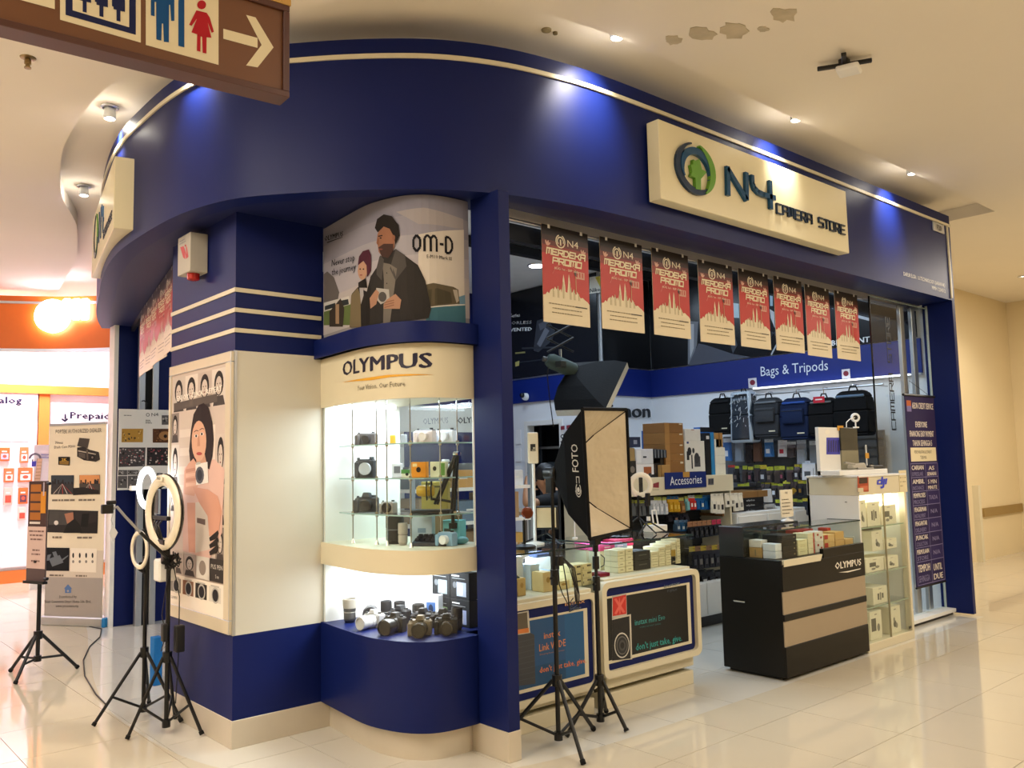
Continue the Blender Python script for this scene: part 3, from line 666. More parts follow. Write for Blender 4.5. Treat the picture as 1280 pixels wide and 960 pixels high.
# banners over the left entrance, seen almost edge on
LA, LB = V(2.10,5.94,0), V(2.50,7.86,0); ld_ = (LB-LA).normalized(); la = math.atan2(-ld_.y, -ld_.x)
for i in range(5):
    q = LA+ld_*(.395*i+.40); dup(t0, (q.x, q.y, 2.33), la+.05*(i % 2), 'promotion banner seen nearly edge on over the left entrance, %s' % ('nearest the pillar','second from the pillar','third from the pillar','fourth from the pillar','furthest from the pillar')[i], 'red promotion banners over the left entrance')
tag(MB(m=blk).strip([(2.075,5.6),(2.10,5.94),(2.50,7.86),(2.74,8.94)], 2.90, 2.95, -.045, .03).build('curtain_rail'), 'black rail over the left entrance carrying edge-on banners', 'rail')

# ---- framed photo poster on the pillar
t = thing('framed_poster', 'tall cream framed poster of woman holding compact camera on pillar side', 'poster', (1.96,5.07,.6))
fy0, fy1, fz0, fz1 = 4.595, 5.555, .602, 2.158
b = MB('#d9cdb4', m=aln); b.mat(mat('poster_frame', '#d8ccb2', .4, .2))
for y0, z0, y1, z1 in ((fy0,fz0,fy1,fz0+.075),(fy0,fz1-.06,fy1,fz1),(fy0,fz0+.075,fy0+.075,fz1-.06),(fy1-.03,fz0+.075,fy1,fz1-.06)): b.box(PX-.022, y0, z0, PX-.001, y1, z1)
b.build('frame', t, bevel=.003)
ef = Face((PX-.012, fy1-.03, fz0+.075), FY); EW, EH = fy1-fy0-.105, fz1-fz0-.135
MB('#e9dccf', m=paper).box(PX-.0115, fy0+.06, fz0+.06, PX-.001, fy1-.02, fz1-.05).build('sheet', t)
cv = Canvas(); cv.rect(0, 0, EW, EH, '#cdbcb2', 0)
def face(x, y, w, h, hair='#2b2523', skin='#cfc0b6', bgc='#b5a49b', shirt='#4a4240', L=1):
    cv.rect(x, y, x+w, y+h, bgc, L); cv.poly([(x+.08*w,y),(x+.2*w,y+.26*h),(x+.8*w,y+.26*h),(x+.94*w,y)], shirt, L+1)
    cv.ell(x+.5*w, y+.6*h, .33*w, .34*h, hair, L+2); cv.ell(x+.5*w, y+.54*h, .22*w, .25*h, skin, L+3)
    for s_ in (-1, 1): cv.ell(x+.5*w+s_*.09*w, y+.59*h, .035*w, .022*h, '#2b2523', L+4, 6)
    cv.ell(x+.5*w, y+.43*h, .07*w, .02*h, '#7d4f4a', L+4, 6); cv.ell(x+.5*w, y+.51*h, .025*w, .035*h, '#a8978c', L+4, 6)
for i, c in enumerate(('#c9bdb4','#ded2c8','#c2b2a8','#d8cdc4')): face(EW*(.02+.245*i), EH*.835, EW*.235, EH*.15, bgc=c)
face(0.0, EH*.70, EW*.15, EH*.13, bgc='#8d817b'); face(0.01, EH*.50, EW*.15, EH*.19, bgc='#d6cbc2'); face(0.0, EH*.40, EW*.14, EH*.09, bgc='#a89a91')
face(EW*.83, EH*.52, EW*.165, EH*.20, bgc='#cfc0b6'); face(EW*.84, EH*.36, EW*.155, EH*.15); face(EW*.84, EH*.21, EW*.155, EH*.14, bgc='#8f837c')
for i in range(9): cv.rect(EW*(.17), EH*(.44+.04*i), EW*.82, EH*(.474+.04*i), '#d9cbc0' if i % 2 else '#cdbdb1', 1)
cv.rect(EW*.60, EH*.60, EW*.82, EH*.76, '#ead9cf', 2); cv.text('live', EW*.63, EH*.70, EH*.035, '#6a4a48', 3, w=EW*.14); cv.text('love', EW*.63, EH*.625, EH*.035, '#6a4a48', 3, w=EW*.14)
ppoly(cv, Zoom(ef, 200, 420, 4.8), [(85,405),(345,345),(345,395),(85,450)], '#5d534e', 5); ptext(cv, Zoom(ef, 200, 420, 4.8), 'ENJOY. CLICK. REPEAT', 108, 392, 380, 328, 30, '#f4ece2', 20, .03)
zu = Zoom(ef, 200, 420, 4.8)
def W_(pts, c, L): ppoly(cv, zu, pts, c, L)
W_([(150,790),(190,760),(330,740),(390,800),(380,1010),(375,1180),(300,1340),(140,1290),(140,960)], '#dcb6aa', 6)
W_([(205,1000),(300,990),(305,1280),(215,1300),(200,1120)], '#d3c6bb', 7); W_([(225,1090),(275,1100),(275,1135),(225,1120)], '#6e5a54', 8); W_([(165,1000),(215,1000),(215,1300),(175,1295)], '#d59c86', 7)
W_([(185,760),(178,690),(190,560),(205,470),(235,415),(265,402),(295,430),(318,520),(325,620),(318,720),(300,800),(280,790),(230,780),(200,770)], '#2a1d1b', 9)
pell(cv, zu, 238, 630, 44, 122, '#d9a98e', 10, 20); W_([(215,700),(268,690),(285,770),(225,780)], '#c99a80', 9)
for x, y in ((222,600),(256,588)): pell(cv, zu, x, y, 11, 10, '#efe6dd', 11, 10); pell(cv, zu, x, y, 6, 9, '#2c1a16', 12, 8); W_([(x-14,y-26),(x,y-36),(x+14,y-32),(x+14,y-28),(x,y-31),(x-14,y-21)], '#4a302a', 11)
W_([(232,600),(240,600),(245,660),(228,662)], '#c58f77', 11); pell(cv, zu, 240, 706, 18, 10, '#b04f4a', 11, 10)
W_([(150,810),(175,765),(205,735),(225,765),(222,830),(235,890),(210,960),(150,950)], '#d7a38c', 11)
for i in range(4): W_([(160,800+28*i),(215,790+30*i),(222,806+30*i),(160,822+28*i)], '#e2b59d' if i % 2 else '#c78f78', 12)
W_([(200,905),(290,920),(350,960),(375,1050),(355,1190),(300,1200),(290,1080),(240,1000)], '#d49c86', 11)
for i in range(3): W_([(300,1210+42*i),(352,1165+42*i),(358,1185+42*i),(345,1215+42*i),(305,1232+42*i)], '#2b2422', 12)
W_([(218,770),(290,755),(296,880),(222,895)], '#ece7df', 13); pell(cv, zu, 244, 835, 26, 52, '#5b5a60', 14); pell(cv, zu, 244, 835, 16, 34, '#2f3038', 15); W_([(222,760),(248,754),(248,768),(222,774)], '#bdb8b0', 13)
for i, c in enumerate(('#c9bdb6','#a2958d','#d8d0c8','#3a3432')): cv.rect(EW*(.06+.235*i), EH*.135, EW*(.285+.235*i), EH*.225, c, 13)
face(EW*.30, EH*.137, EW*.22, EH*.086, L=14); face(EW*.07, EH*.137, EW*.2, EH*.086, L=14); cv.ell(EW*.64, EH*.18, EW*.06, EH*.03, '#8f8178', 14)
cv.text('PUS PEN', EW*.785, EH*.185, EH*.018, '#d9d2c8', 14, w=EW*.19); cv.text('S no', EW*.86, EH*.15, EH*.014, '#d9d2c8', 14)
cv.rect(0, 0, EW, EH*.13, '#efe3d6', 13)
for i, c in enumerate(('#8d8580','#8a5f48','#2f2a28','#d6d0c6')):
    x = EW*(.05+.235*i); cv.rect(x, EH*.055, x+EW*.2, EH*.115, c, 14); cv.rect(x+EW*.03, EH*.115, x+EW*.17, EH*.121, '#bdb6ae', 14); cv.ell(x+EW*.11, EH*.083, EW*.065, EH*.032, '#b8b2aa', 15); cv.ell(x+EW*.11, EH*.083, EW*.05, EH*.024, '#28252a', 16)
cv.text('OLYMPUS', EW*.06, EH*.025, EH*.012, '#6a625c', 14)
cv.build('print', t, ef.mp, paper, eps=.0004)

# ---- display case line and the curved poster over it
CASE = spline([(2.505,4.595),(2.475,4.3),(2.455,4.05),(2.47,3.9),(2.52,3.75),(2.60,3.655),(2.70,3.615),(2.85,3.605),(2.893,3.61)], 4)
cf = CurveFace(CASE, 2.29)
pf = CurveFace(CASE, 2.29, -.02); LP = pf.L[-1]; zp = Zoom(pf, 380, 230, 5.333)
t = thing('curved_poster', 'curved camera poster of bearded man and woman in beanie by the sea', 'poster', (2.5,4.1,2.29))
MB('#9a9698', m=paper).strip(CASE, 2.25, 2.945, .022, .012).build('sheet', t, smooth=50)
cv = Canvas()
for i, c in enumerate(('#b9b3b4','#b8b1b2','#afaab2','#a19ea8','#93919f','#888796')): cv.rect(0, .655/6*i, LP, .655/6*(i+1), c, 0)
def PP(pts, c, L=1): ppoly(cv, zp, pts, c, L)
PP([(760,330),(1080,300),(1085,800),(820,800),(760,600)], '#cfc7be', 1); PP([(600,180),(800,150),(1078,230),(1078,300),(760,260)], '#a19b9f', 1)
PP([(815,812),(1090,800),(1093,925),(815,905)], '#42707f', 2); PP([(1040,750),(1088,735),(1090,800),(1040,805)], '#6b8fa6', 2); PP([(850,812),(1088,797),(1088,805),(850,820)], '#d8d3cc', 3)
PP([(815,665),(870,655),(940,668),(1010,682),(1042,700),(1052,795),(860,812),(815,812)], '#5d5442', 3); PP([(1005,700),(1035,702),(1046,775),(1030,790),(1015,740)], '#b3a898', 4); PP([(830,700),(900,690),(990,720),(1000,790),(840,805)], '#4a4434', 4)
PP([(112,790),(112,940),(420,940),(420,800)], '#5f6f3f', 2); PP([(112,600),(135,580),(180,620),(215,720),(205,770),(112,790)], '#66605f', 2)
PP([(114,790),(280,745),(290,800),(114,850)], '#c9c6c2', 3); PP([(120,812),(190,790),(190,820),(120,840)], '#2f3538', 4); PP([(205,780),(275,765),(280,800),(205,822)], '#2f3538', 4); PP([(150,850),(225,760),(250,830),(240,950),(150,950)], '#3a322c', 4); PP([(192,800),(215,800),(215,930),(192,930)], '#a08467', 5)
PP([(285,955),(300,730),(340,685),(400,715),(430,600),(430,955)], '#211d1d', 5); PP([(285,955),(296,740),(340,690),(358,740),(362,955)], '#75684f', 6); PP([(352,690),(378,690),(380,740),(362,800)], '#a9a5a8', 7)
pell(cv, zp, 372, 575, 32, 62, '#b8917a', 7); PP([(342,540),(350,480),(375,445),(415,433),(432,470),(432,575),(405,620),(400,540),(380,510)], '#4d2433', 8); PP([(345,655),(395,625),(405,690),(345,690)], '#1f1b1c', 8)
for x in (358, 380): pell(cv, zp, x, 565, 6, 5, '#3a2a26', 9, 8)
pell(cv, zp, 364, 605, 10, 4, '#8f4a48', 9, 8)
PP([(420,960),(430,760),(425,620),(470,555),(490,480),(560,460),(600,428),(660,470),(755,535),(810,640),(852,830),(835,890),(700,905),(500,925)], '#2c2928', 9)
PP([(470,555),(495,470),(520,500),(505,640),(470,600)], '#4b4746', 10); PP([(600,430),(665,470),(675,545),(600,640),(560,560)], '#4b4746', 10); PP([(510,520),(560,530),(610,560),(560,930),(515,930),(520,640)], '#716b64', 10)
for y in (590, 660): pell(cv, zp, 540, y, 4, 5, '#3a3632', 11, 8)
PP([(478,330),(500,285),(560,275),(600,330),(590,420),(555,480),(510,480),(485,450),(478,400),(470,390)], '#94664f', 12); PP([(484,420),(520,395),(585,395),(585,440),(550,490),(505,480)], '#46302a', 13); PP([(460,290),(475,230),(520,198),(575,210),(620,270),(628,340),(600,400),(590,350),(560,295),(520,280),(480,320)], '#1c1614', 13)
PP([(482,342),(512,336),(512,344),(484,350)], '#2a1c18', 14); pell(cv, zp, 500, 357, 7, 5, '#241714', 14, 8); PP([(478,360),(490,358),(486,405),(474,398)], '#84573f', 14); pell(cv, zp, 588, 355, 10, 20, '#8a5c48', 14, 8); pell(cv, zp, 500, 432, 14, 5, '#7d453c', 14, 8)
PP([(470,690),(555,700),(560,770),(500,800),(465,760)], '#a9a7a4', 13); pell(cv, zp, 512, 750, 28, 34, '#4d4b4a', 14)
PP([(425,760),(470,700),(490,720),(470,800),(430,830)], '#a87f68', 14); PP([(540,770),(600,730),(640,770),(630,830),(520,830),(520,800)], '#a87f68', 14)
for i in range(3): PP([(525,785+16*i),(590,768+16*i),(592,776+16*i),(525,793+16*i)], '#8a6350', 15)
ptext(cv, zp, 'OLYMPUS', 120, 378, 240, 345, 32, '#14131a', 5, .03); PP([(135,385),(238,350),(238,354),(136,391)], '#14131a', 5)
ptext(cv, zp, 'Never stop', 166, 547, 320, 508, 44, '#14131a', 5); ptext(cv, zp, 'the journey', 166, 608, 326, 570, 44, '#14131a', 5)
ptext(cv, zp, 'E-M10 Mark III', 820, 488, 996, 504, 24, '#1a1618', 5)
a = zp.at(718, 445); q = zp.at(1003, 470); hh = zp.at(718, 335); Wt = q[0]-a[0]; Ht = hh[1]-a[1]
def glyph(x, y, w, h, segs, wd):
    for s_ in segs: cv.line(x+s_[0]*w, y+s_[1]*h, x+s_[2]*w, y+s_[3]*h, wd, '#14121a', 5)
gw = Wt*.2; wd = Wt*.055
glyph(a[0], a[1], gw, Ht, ((.1,.25,.1,.75),(.1,.75,.5,1),(.5,1,.9,.75),(.9,.75,.9,.25),(.9,.25,.5,0),(.5,0,.1,.25)), wd)
glyph(a[0]+Wt*.27, a[1], Wt*.33, Ht, ((.05,0,.05,.8),(.05,.8,.25,1),(.25,1,.5,.8),(.5,0,.5,.8),(.5,.8,.75,1),(.75,1,.95,.8),(.95,.8,.95,0)), wd)
glyph(a[0]+Wt*.66, a[1], Wt*.1, Ht, ((0,.5,1,.5),), wd); glyph(a[0]+Wt*.8, a[1], gw, Ht, ((.1,0,.1,1),(.1,1,.6,.97),(.6,.97,.95,.7),(.95,.7,.95,.3),(.95,.3,.6,.03),(.6,.03,.1,0)), wd)
cv.build('print', t, pf.mp, paper, cut=.045, eps=.0005)
# ================================================================== SHOW CASE IN THE WALL
cs = thing('display_case', 'curved glass show case with navy base and cream lettered panel', 'display case', (2.6,4.1,0))
def cpoly(out=0, back=3.05): return [tuple(p) for p in offset(CASE, -out)]+[(back, 3.74 if back > 2.95 else 3.61),(back, 4.57)]
MB(m=steel).prism(cpoly(-.055), 0, .148).build('plinth', cs, smooth=40)
b = MB(m=navy); b.prism(cpoly(), .148, .60); b.build('base', cs, smooth=40)
cv = MB(m=cream); cv.strip(CASE, .935, 1.06, 0, .02); cv.prism([tuple(p) for p in offset(CASE, .02)]+[(3.05,3.74),(3.05,4.57)], 1.045, 1.06); cv.prism([tuple(p) for p in offset(CASE, .02)]+[(3.05,3.74),(3.05,4.57)], .94, .955); cv.build('shelf_band', cs, smooth=40)
b = MB(m=cream); b.strip(CASE, 1.85, 2.14, 0, .02); b.prism([tuple(p) for p in offset(CASE, .02)]+[(3.05,3.74),(3.05,4.57)], 1.87, 1.89); b.build('header_panel', cs, smooth=40)
b = MB(m=navy); b.strip(CASE, 2.14, 2.25, -.045, .06); b.prism([tuple(p) for p in offset(CASE, 0)]+[(3.05,3.74),(3.05,4.6)], 2.235, 2.25); b.prism([tuple(p) for p in offset(CASE, -.04)]+[(3.05,3.74),(3.05,4.6)], 2.14, 2.15); b.build('ledge', cs, smooth=40)
b = MB(m=navy); b.strip(CASE, 2.25, 2.955, .036, .012); b.build('backing', cs, smooth=40)
b = MB('#f2f3f2', m=white); b.box(2.52, 4.565, .60, 3.05, 4.585, 1.88); b.build('side_wall', cs)
b = MB('#dfe3e2', m=white); b.box(3.04, 4.2, .60, 3.055, 4.565, .94); b.box(2.975, 3.725, 1.06, 3.05, 3.735, 1.87); b.build('back_panel', cs)
MB(m=glass).box(3.042, 3.75, 1.062, 3.048, 4.56, 1.868).build('back_glass', cs)
MB(m=glass).strip(CASE, 1.06, 1.85, .008, .005).build('glass_pane', cs, smooth=50)
MB(m=glass).strip(CASE, .60, .935, .008, .005).build('glass_pane', cs, smooth=50)
lt = MB(m=emis('case_tube', '#e8f4ff', 9)); lt.box(2.56, 4.50, 1.852, 2.98, 4.545, 1.868); lt.build('tube_lamp', cs)
lt = MB(m=MATS['case_tube']); lt.box(2.60, 4.50, .922, 2.98, 4.54, .938); lt.build('tube_lamp', cs)
area('case_lamp', (2.80, 4.2, 1.862), .32, 13, (.84,.93,1), sizey=.5); area('case_lamp', (2.80, 4.15, .936), .30, 10, (.95,.97,1), sizey=.6)
hd = CurveFace(CASE, 1.85); zh = Zoom(hd, 380, 400, 5.333); cv = Canvas()
ptext(cv, zh, 'OLYMPUS', 262, 372, 850, 318, 92, '#1b1836', 2, .035, 2)
ppoly(cv, zh, [(258,415),(440,383),(560,366),(700,360),(870,365),(700,372),(580,380),(450,402)], '#e0a52c', 2)
ptext(cv, zh, 'Your Vision. Our Future', 358, 472, 676, 446, 34, '#6a6250', 2)
cv.build('lettering', cs, hd.mp, printm, cut=.04, eps=.001)
# glass shelves on steel rods
SZ = (1.621, 1.431, 1.232)
for z in SZ:
    MB(m=glassg).prism([(2.60,4.54),(2.57,4.35),(2.61,3.83),(2.66,3.76),(3.02,3.76),(3.03,4.54)], z-.007, z).build('glass_shelf', cs)
    MB('#9fbdb8', m=gloss).strip([(2.599,4.54),(2.569,4.35),(2.609,3.83),(2.66,3.759),(3.02,3.759)], z-.007, z, 0, .002).build('shelf_edge', cs)
for x, y in ((2.585,4.36),(2.62,4.16),(2.63,4.07),(2.645,3.86),(2.92,3.80),(2.80,3.80)):
    b = MB(m=chrome); b.cyl((x,y,1.06),(x,y,1.87),.0035,n=6)
    for z in SZ: b.cyl((x,y,z-.016),(x,y,z+.010),.009,n=8)
    b.cyl((x,y,1.06),(x,y,1.085),.012,.004,n=8); b.build('shelf_rod', cs)

# ---- goods: builders (each faces -Y before turning)
def camera(label, loc, rz=0, w=.12, h=.08, d=.04, body='#26272b', lens='#1b1b1e', r=.03, l=.05, hump=True, trim=None, group=None, tilt=0):
    t = thing('camera', label, 'camera', (0,0,0), 0, group)
    b = MB(body, m=paint); b.box(-w/2, -d/2, 0, w/2, d/2, h*.82); b.col(trim or body).box(-w*.46, -d*.42, h*.82, w*.46, d*.42, h*.88)
    if hump: b.col(body).hexa([(-w*.2,-d*.55,h*.85),(w*.2,-d*.55,h*.85),(w*.2,d*.5,h*.85),(-w*.2,d*.5,h*.85)], [(-w*.12,-d*.5,h*1.15),(w*.12,-d*.5,h*1.15),(w*.14,d*.4,h*1.12),(-w*.14,d*.4,h*1.12)])
    b.build('body', t, bevel=min(w,h)*.07)
    b = MB(body, m=matte).box(-w*.52, -d*.95, 0, -w*.30, -d*.4, h*.75); b.build('grip', t, bevel=min(w,h)*.06)
    b = MB(lens, m=gloss); z = h*.42
    b.lathe((w*.06,-d/2,z), (0,-1,0), [(r,0),(r,l*.25),(r*.93,l*.28),(r*.93,l*.6),(r*1.02,l*.64),(r*1.02,l*.97),(r*.86,l),(r*.82,l*.93),(.001,l*.90)], 18); b.build('lens', t, smooth=35)
    b = MB('#3b3c40', m=gloss); b.cyl((w*.32,0,h*.86),(w*.32,0,h*.98),h*.12,n=12); b.cyl((-w*.38,-d*.3,h*.86),(-w*.38,-d*.3,h*.95),h*.07,n=10); b.build('dial', t, smooth=40)
    t.location = loc; t.rotation_euler = (tilt,0,rz); return t
def lens(label, loc, r=.035, h=.11, col='#1d1d20', ringc='#8d8f92', group=None, lie=None, cap=None):
    t = thing('camera_lens', label, 'lens', (0,0,0), 0, group)
    MB(col, m=paint).lathe((0,0,0), (0,0,1), [(r*.8,0),(r*.86,h*.08),(r,h*.12),(r,h*.42),(r*.95,h*.44),(r*.95,h*.5),(r*1.03,h*.52),(r*1.03,h*.92),(r*.98,h),(r*.8,h),(r*.76,h*.9),(.001,h*.88)], 20).build('barrel', t, smooth=35)
    MB(ringc, m=gloss).ring((0,0,h*.47), (0,0,1), r*1.0, r*.05, 20, 6).build('focus_ring', t, smooth=40)
    if cap: MB(cap, m=paint).lathe((0,0,h*.95), (0,0,1), [(r*1.12,-h*.3),(r*1.2,h*.1),(r*1.1,h*.12),(r*1.04,-h*.28)], 20).build('hood', t, smooth=35)
    t.location = loc
    if lie is not None: t.rotation_euler = (PI/2, 0, lie); t.location.z += r
    return t
def boxitem(name, label, loc, w, d, h, rz=0, col='#e8e2cf', cat='box', group=None, marks=(), m=None, top=None, bev=.002):
    """carton with its printed marks: mark = (x0, z0, x1, z1, colour) as fractions of the front"""
    b = MB(col, m=m or card); b.box(-w/2, -d/2, 0, w/2, d/2, h)
    if top: b.col(top).box(-w/2+.001, -d/2+.001, h, w/2-.001, d/2-.001, h+.0015)
    o = b.build(name, None, bevel=bev); o.location = loc; o.rotation_euler = (0,0,rz); tag(o, label, cat, group)
    if marks:
        cv = Canvas()
        for q in marks:
            if q[0] == 'e': cv.ell(-w/2+q[1]*w, q[2]*h, q[3]*w, q[4]*h, q[5], q[6] if len(q) > 6 else 1, 12)
            elif q[0] == 't': cv.text(q[1], -w/2+q[2]*w, q[3]*h, q[4]*h, q[6], 2, w=q[5]*w)
            else: cv.rect(-w/2+q[0]*w, q[1]*h, -w/2+q[2]*w, q[3]*h, q[4], q[5] if len(q) > 5 else 1)
        p = cv.build('printed_label', None, plane((0,-d/2-.0003,0), FX), paper); p.parent = o
    return o
def shelf_at(x, y, z): p = Pz(x, y, z); return V(min(max(p.x, 2.60), 2.99), min(max(p.y, 3.80), 4.50), z+.0005)
rzc = -.95
# top shelf
z = SZ[0]
camera('brown vintage-look compact camera at the left of the top glass shelf', V(2.72,4.42,z), rzc, .12, .085, .05, '#4a4442', '#2e2a29', .026, .03, False)
boxitem('film_canister', 'small orange film box beside brown camera on top glass shelf', V(2.77,4.22,z), .028,.028,.055, rzc, '#d08a2a')
boxitem('film_canister', 'small grey film box beside the orange one on top shelf', V(2.78,4.12,z), .03,.03,.055, rzc, '#8c9093')
camera('white instant camera with pink tint, middle of the top glass shelf', V(2.80,3.93,z), rzc-.2, .11, .085, .05, '#e6dadb', '#f0e8e6', .024, .03, False, '#33343a')
camera('white instant camera with black side grips, right on the top shelf', V(2.92,3.90,z), rzc-.3, .12, .085, .05, '#dfe4ee', '#e9edf2', .026, .025, False, '#22242a')
# second shelf
z = SZ[1]
camera('black square instant camera with silver lens ring on second glass shelf', V(2.70,4.40,z), rzc, .11, .125, .05, '#2c2b2d', '#b9babb', .036, .02, False)
boxitem('photo_card', 'small pale photo print leaning on second glass shelf', V(2.76,4.16,z), .06,.02,.08, rzc+.2, '#d3d4d8', 'photo', marks=((.2,.3,.8,.8,'#6e7076'),))
boxitem('camera_box', 'green and white single-use camera carton on second glass shelf', V(2.74,4.02,z), .07,.04,.045, rzc, '#d5dccb', marks=((0,.5,1,1,'#4e8a4a'),('e',.5,.4,.14,.2,'#2c2f2c',2)))
boxitem('camera_box', 'orange single-use camera carton with black lens on second shelf', V(2.75,3.92,z), .085,.05,.085, rzc, '#e0912c', marks=(('e',.5,.5,.16,.18,'#2a211c'),(.1,.7,.4,.9,'#f0d9a0')))
boxitem('camera_box', 'white and yellow-green single-use camera carton on second shelf', V(2.83,3.85,z), .09,.05,.085, rzc, '#dfe3c4', marks=((.6,.1,.95,.9,'#6b9a4c'),('e',.3,.55,.12,.15,'#40443c',2)))
camera('white compact camera with black trim at right of second shelf', V(2.935,3.93,z), rzc-.3, .10, .085, .045, '#d9dfe6', '#c9cfd6', .024, .03, True, '#25272c')
# third shelf
z = SZ[2]
camera('grey single-lens camera at the left of the third glass shelf', V(2.68,4.36,z), rzc+.1, .13, .10, .055, '#3c3b3c', '#33312f', .034, .045)
camera('silver compact camera with ribbed lens beside grey one, third shelf', V(2.69,4.14,z), rzc-.3, .085, .075, .045, '#a9a29a', '#3a3533', .028, .02, False)
# lens standing lower, bottom of the case
z = 1.0605
lens('dark standing camera lens at the bottom left of upper case', V(2.72,4.13,z), .05, .17, '#35322f')
lens('slim silver lens standing in front of the dark lens', V(2.70,4.02,z), .026, .12, '#b5aca0', '#5d554e')
boxitem('product_box', 'pale blue-white carton at the bottom of the upper case', V(2.84,4.02,z), .12,.06,.17, rzc, '#cdd9e4', marks=((.3,.35,.7,.5,'#8fa6bd'),))
boxitem('product_box', 'tan carton behind the glass shelves of the upper case', V(2.985,3.98,z), .05,.2,.16, 0, '#8f7352')
t = thing('stream_keyboard', 'black little keyboard mixer lying at the bottom of upper case', 'keyboard', (2.78,3.86,z), rzc)
b = MB('#1e1d22'); b.T = Matrix.Translation((2.78,3.86,z)) @ Matrix.Rotation(rzc, 4, 'Z'); b.hexa([(-.10,-.05,0),(.10,-.05,0),(.10,.06,0),(-.10,.06,0)], [(-.10,-.045,.02),(.10,-.045,.02),(.10,.06,.05),(-.10,.06,.05)]); b.build('housing', t, bevel=.003)
for i in range(6):
    for j in range(3):
        b = MB('#2c2a33', m=gloss); b.T = Matrix.Translation((2.78,3.86,z)) @ Matrix.Rotation(rzc, 4, 'Z'); b.cbox((-.075+.03*i, -.02+.03*j, .034+.0085*j), (.022,.022,.016)); b.build('key', t, bevel=.002)
camera('pale blue toy instant camera with white lens at case bottom', V(2.80,3.74,z) if 0 else V(2.82,3.77,z), rzc-.35, .10, .085, .05, '#8ab0cc', '#e9eef0', .024, .03, False, '#a9c6da')
boxitem('product_box', 'turquoise carton with a dark window at the case bottom', V(2.93,3.85,z), .11,.07,.13, rzc-.3, '#79c0c4', marks=((.08,.2,.5,.65,'#4f5a50'),('e',.3,.42,.12,.14,'#8a6a4a',2)))
tag(MB('#6aa9b4', m=gloss).ell((2.92,3.775,z+.022), (.045,.03,.022)).build('round_gadget', smooth=60), 'round teal gadget in front of turquoise carton in case', 'gadget')
# microphone on its stand and the folding boom arm
z = SZ[2]
t = thing('microphone', 'gold studio microphone in black shock mount on third shelf', 'microphone', (2.80,3.88,z))
MB('#c9a53c', m=gloss).lathe((2.735,3.935,z+.125), V(.78,-.62,0), [(.02,0),(.03,.012),(.032,.05),(.032,.09),(.022,.1)], 16).build('body', t, smooth=40)
b = MB(m=blk)
b.ring((2.80,3.885,z+.125), (.78,-.62,0), .05, .005, 20, 6); b.ring((2.78,3.90,z+.125), (.78,-.62,0), .05, .004, 20, 6)
for k in range(6): a = k*PI/3; e = V(.62*math.cos(a), .78*math.cos(a), math.sin(a)); b.cyl(V(2.79,3.892,z+.125)+e*.03, V(2.79,3.892,z+.125)+e*.05, .002, n=5)
b.build('shock_mount', t, smooth=40)
b = MB(m=blk); b.tube([(2.80,3.885,z+.08),(2.86,3.855,z+.07),(2.92,3.83,z+.055)], .008); b.build('swivel', t)
b = MB('#16161a'); b.T = Matrix.Translation((2.82,3.90,z)) @ Matrix.Rotation(rzc, 4, 'Z'); b.box(-.11,-.05,.001,.11,.05,.02); b.build('base_plate', t, bevel=.003)
boxitem('product_box', 'mustard carton behind the gold microphone', V(2.95,4.05,z), .16,.05,.17, rzc, '#a08f4a', marks=((.4,.8,.8,.86,'#5a5030'),))
t = thing('boom_arm', 'black folding microphone boom arm at the right of case', 'boom arm', (2.97,3.79,1.22))
e0, top_, e1 = Px(566,640,2.89), Px(571,567,2.875), Px(545,630,2.84)
for o_ in (-.012, .012):
    for p, q in ((e0, top_), (top_, e1)):
        b = MB(m=blk); s_ = V(.0,o_,0); b.cyl(p+s_, q+s_, .008, n=8); b.build('arm_bar', t)
b = MB(m=chrome); b.cyl(top_-V(0,.022,0), top_+V(0,.022,0), .012); b.cyl(e0-V(0,.02,0), e0+V(0,.02,0), .010); b.build('joint', t)
b = MB(m=blk); b.cyl(e0, e0+V(0,0,-.07), .010); b.cbox(e0+V(0,0,-.075), (.035,.03,.03)); b.build('clamp', t)

# lower window: cameras, lenses and black cartons
z = .6005
def lo(x, y): p = Pz(x, y, z); return V(p.x, p.y, z)
lens('grey-topped lens standing alone at the left of the lower window', lo(431,780)+V(.05,.03,0), .035, .125, '#26262a', '#a9a49a', cap='#b5ada0')
lens('grey lens seen end-on behind the white-barrelled one', V(2.74,4.42,z), .045, .10, '#3d3c3e', '#6c6a68', lie=-.6)
camera('silver-grey camera with long pale lens, left in the lower window', V(2.64,4.22,z), -1.35, .12, .085, .05, '#b5b3b2', '#dcd9d4', .036, .10)
for i, (x, y, s_, bc, lc, rr, ll, lab) in enumerate((
    (2.645,4.02,-1.15,'#2a2826','#272422',.043,.10,'large black camera with wide lens in front row, lower window'),
    (2.685,3.84,-.80,'#7a6c55','#3c3428',.038,.08,'bronze-silver camera with gold lens ring, front row of lower window'),
    (2.81,3.78,-.70,'#2c2823','#3b3328',.034,.08,'black camera with ringed lens, right end of the front row'),
    (2.80,4.20,-1.2,'#242326','#1d1d20',.034,.07,'black camera in the back row beside two upright lenses'),
    (2.83,4.02,-1.0,'#25211f','#2a2522',.036,.07,'black camera in the middle of the back row, lower window'),
    (2.90,3.93,-.9,'#2b2622','#241f1c',.036,.06,'dark brown camera in the back row before black cartons'))):
    camera(lab, V(x,y,z), s_, .12, .09, .05, bc, lc, rr, ll)
lens('short black lens standing left in the back row of lower window', V(2.78,4.32,z), .032, .115)
lens('short black lens standing right of its twin in back row', V(2.84,4.27,z), .032, .11)
lens('black lens standing behind the bronze-silver camera', V(2.86,4.11,z), .034, .11, '#2c2824', '#6a5f50')
lens('black lens standing at the far right of the lower window', V(2.90,3.80,z), .030, .12, '#2a2622', '#5a5048')
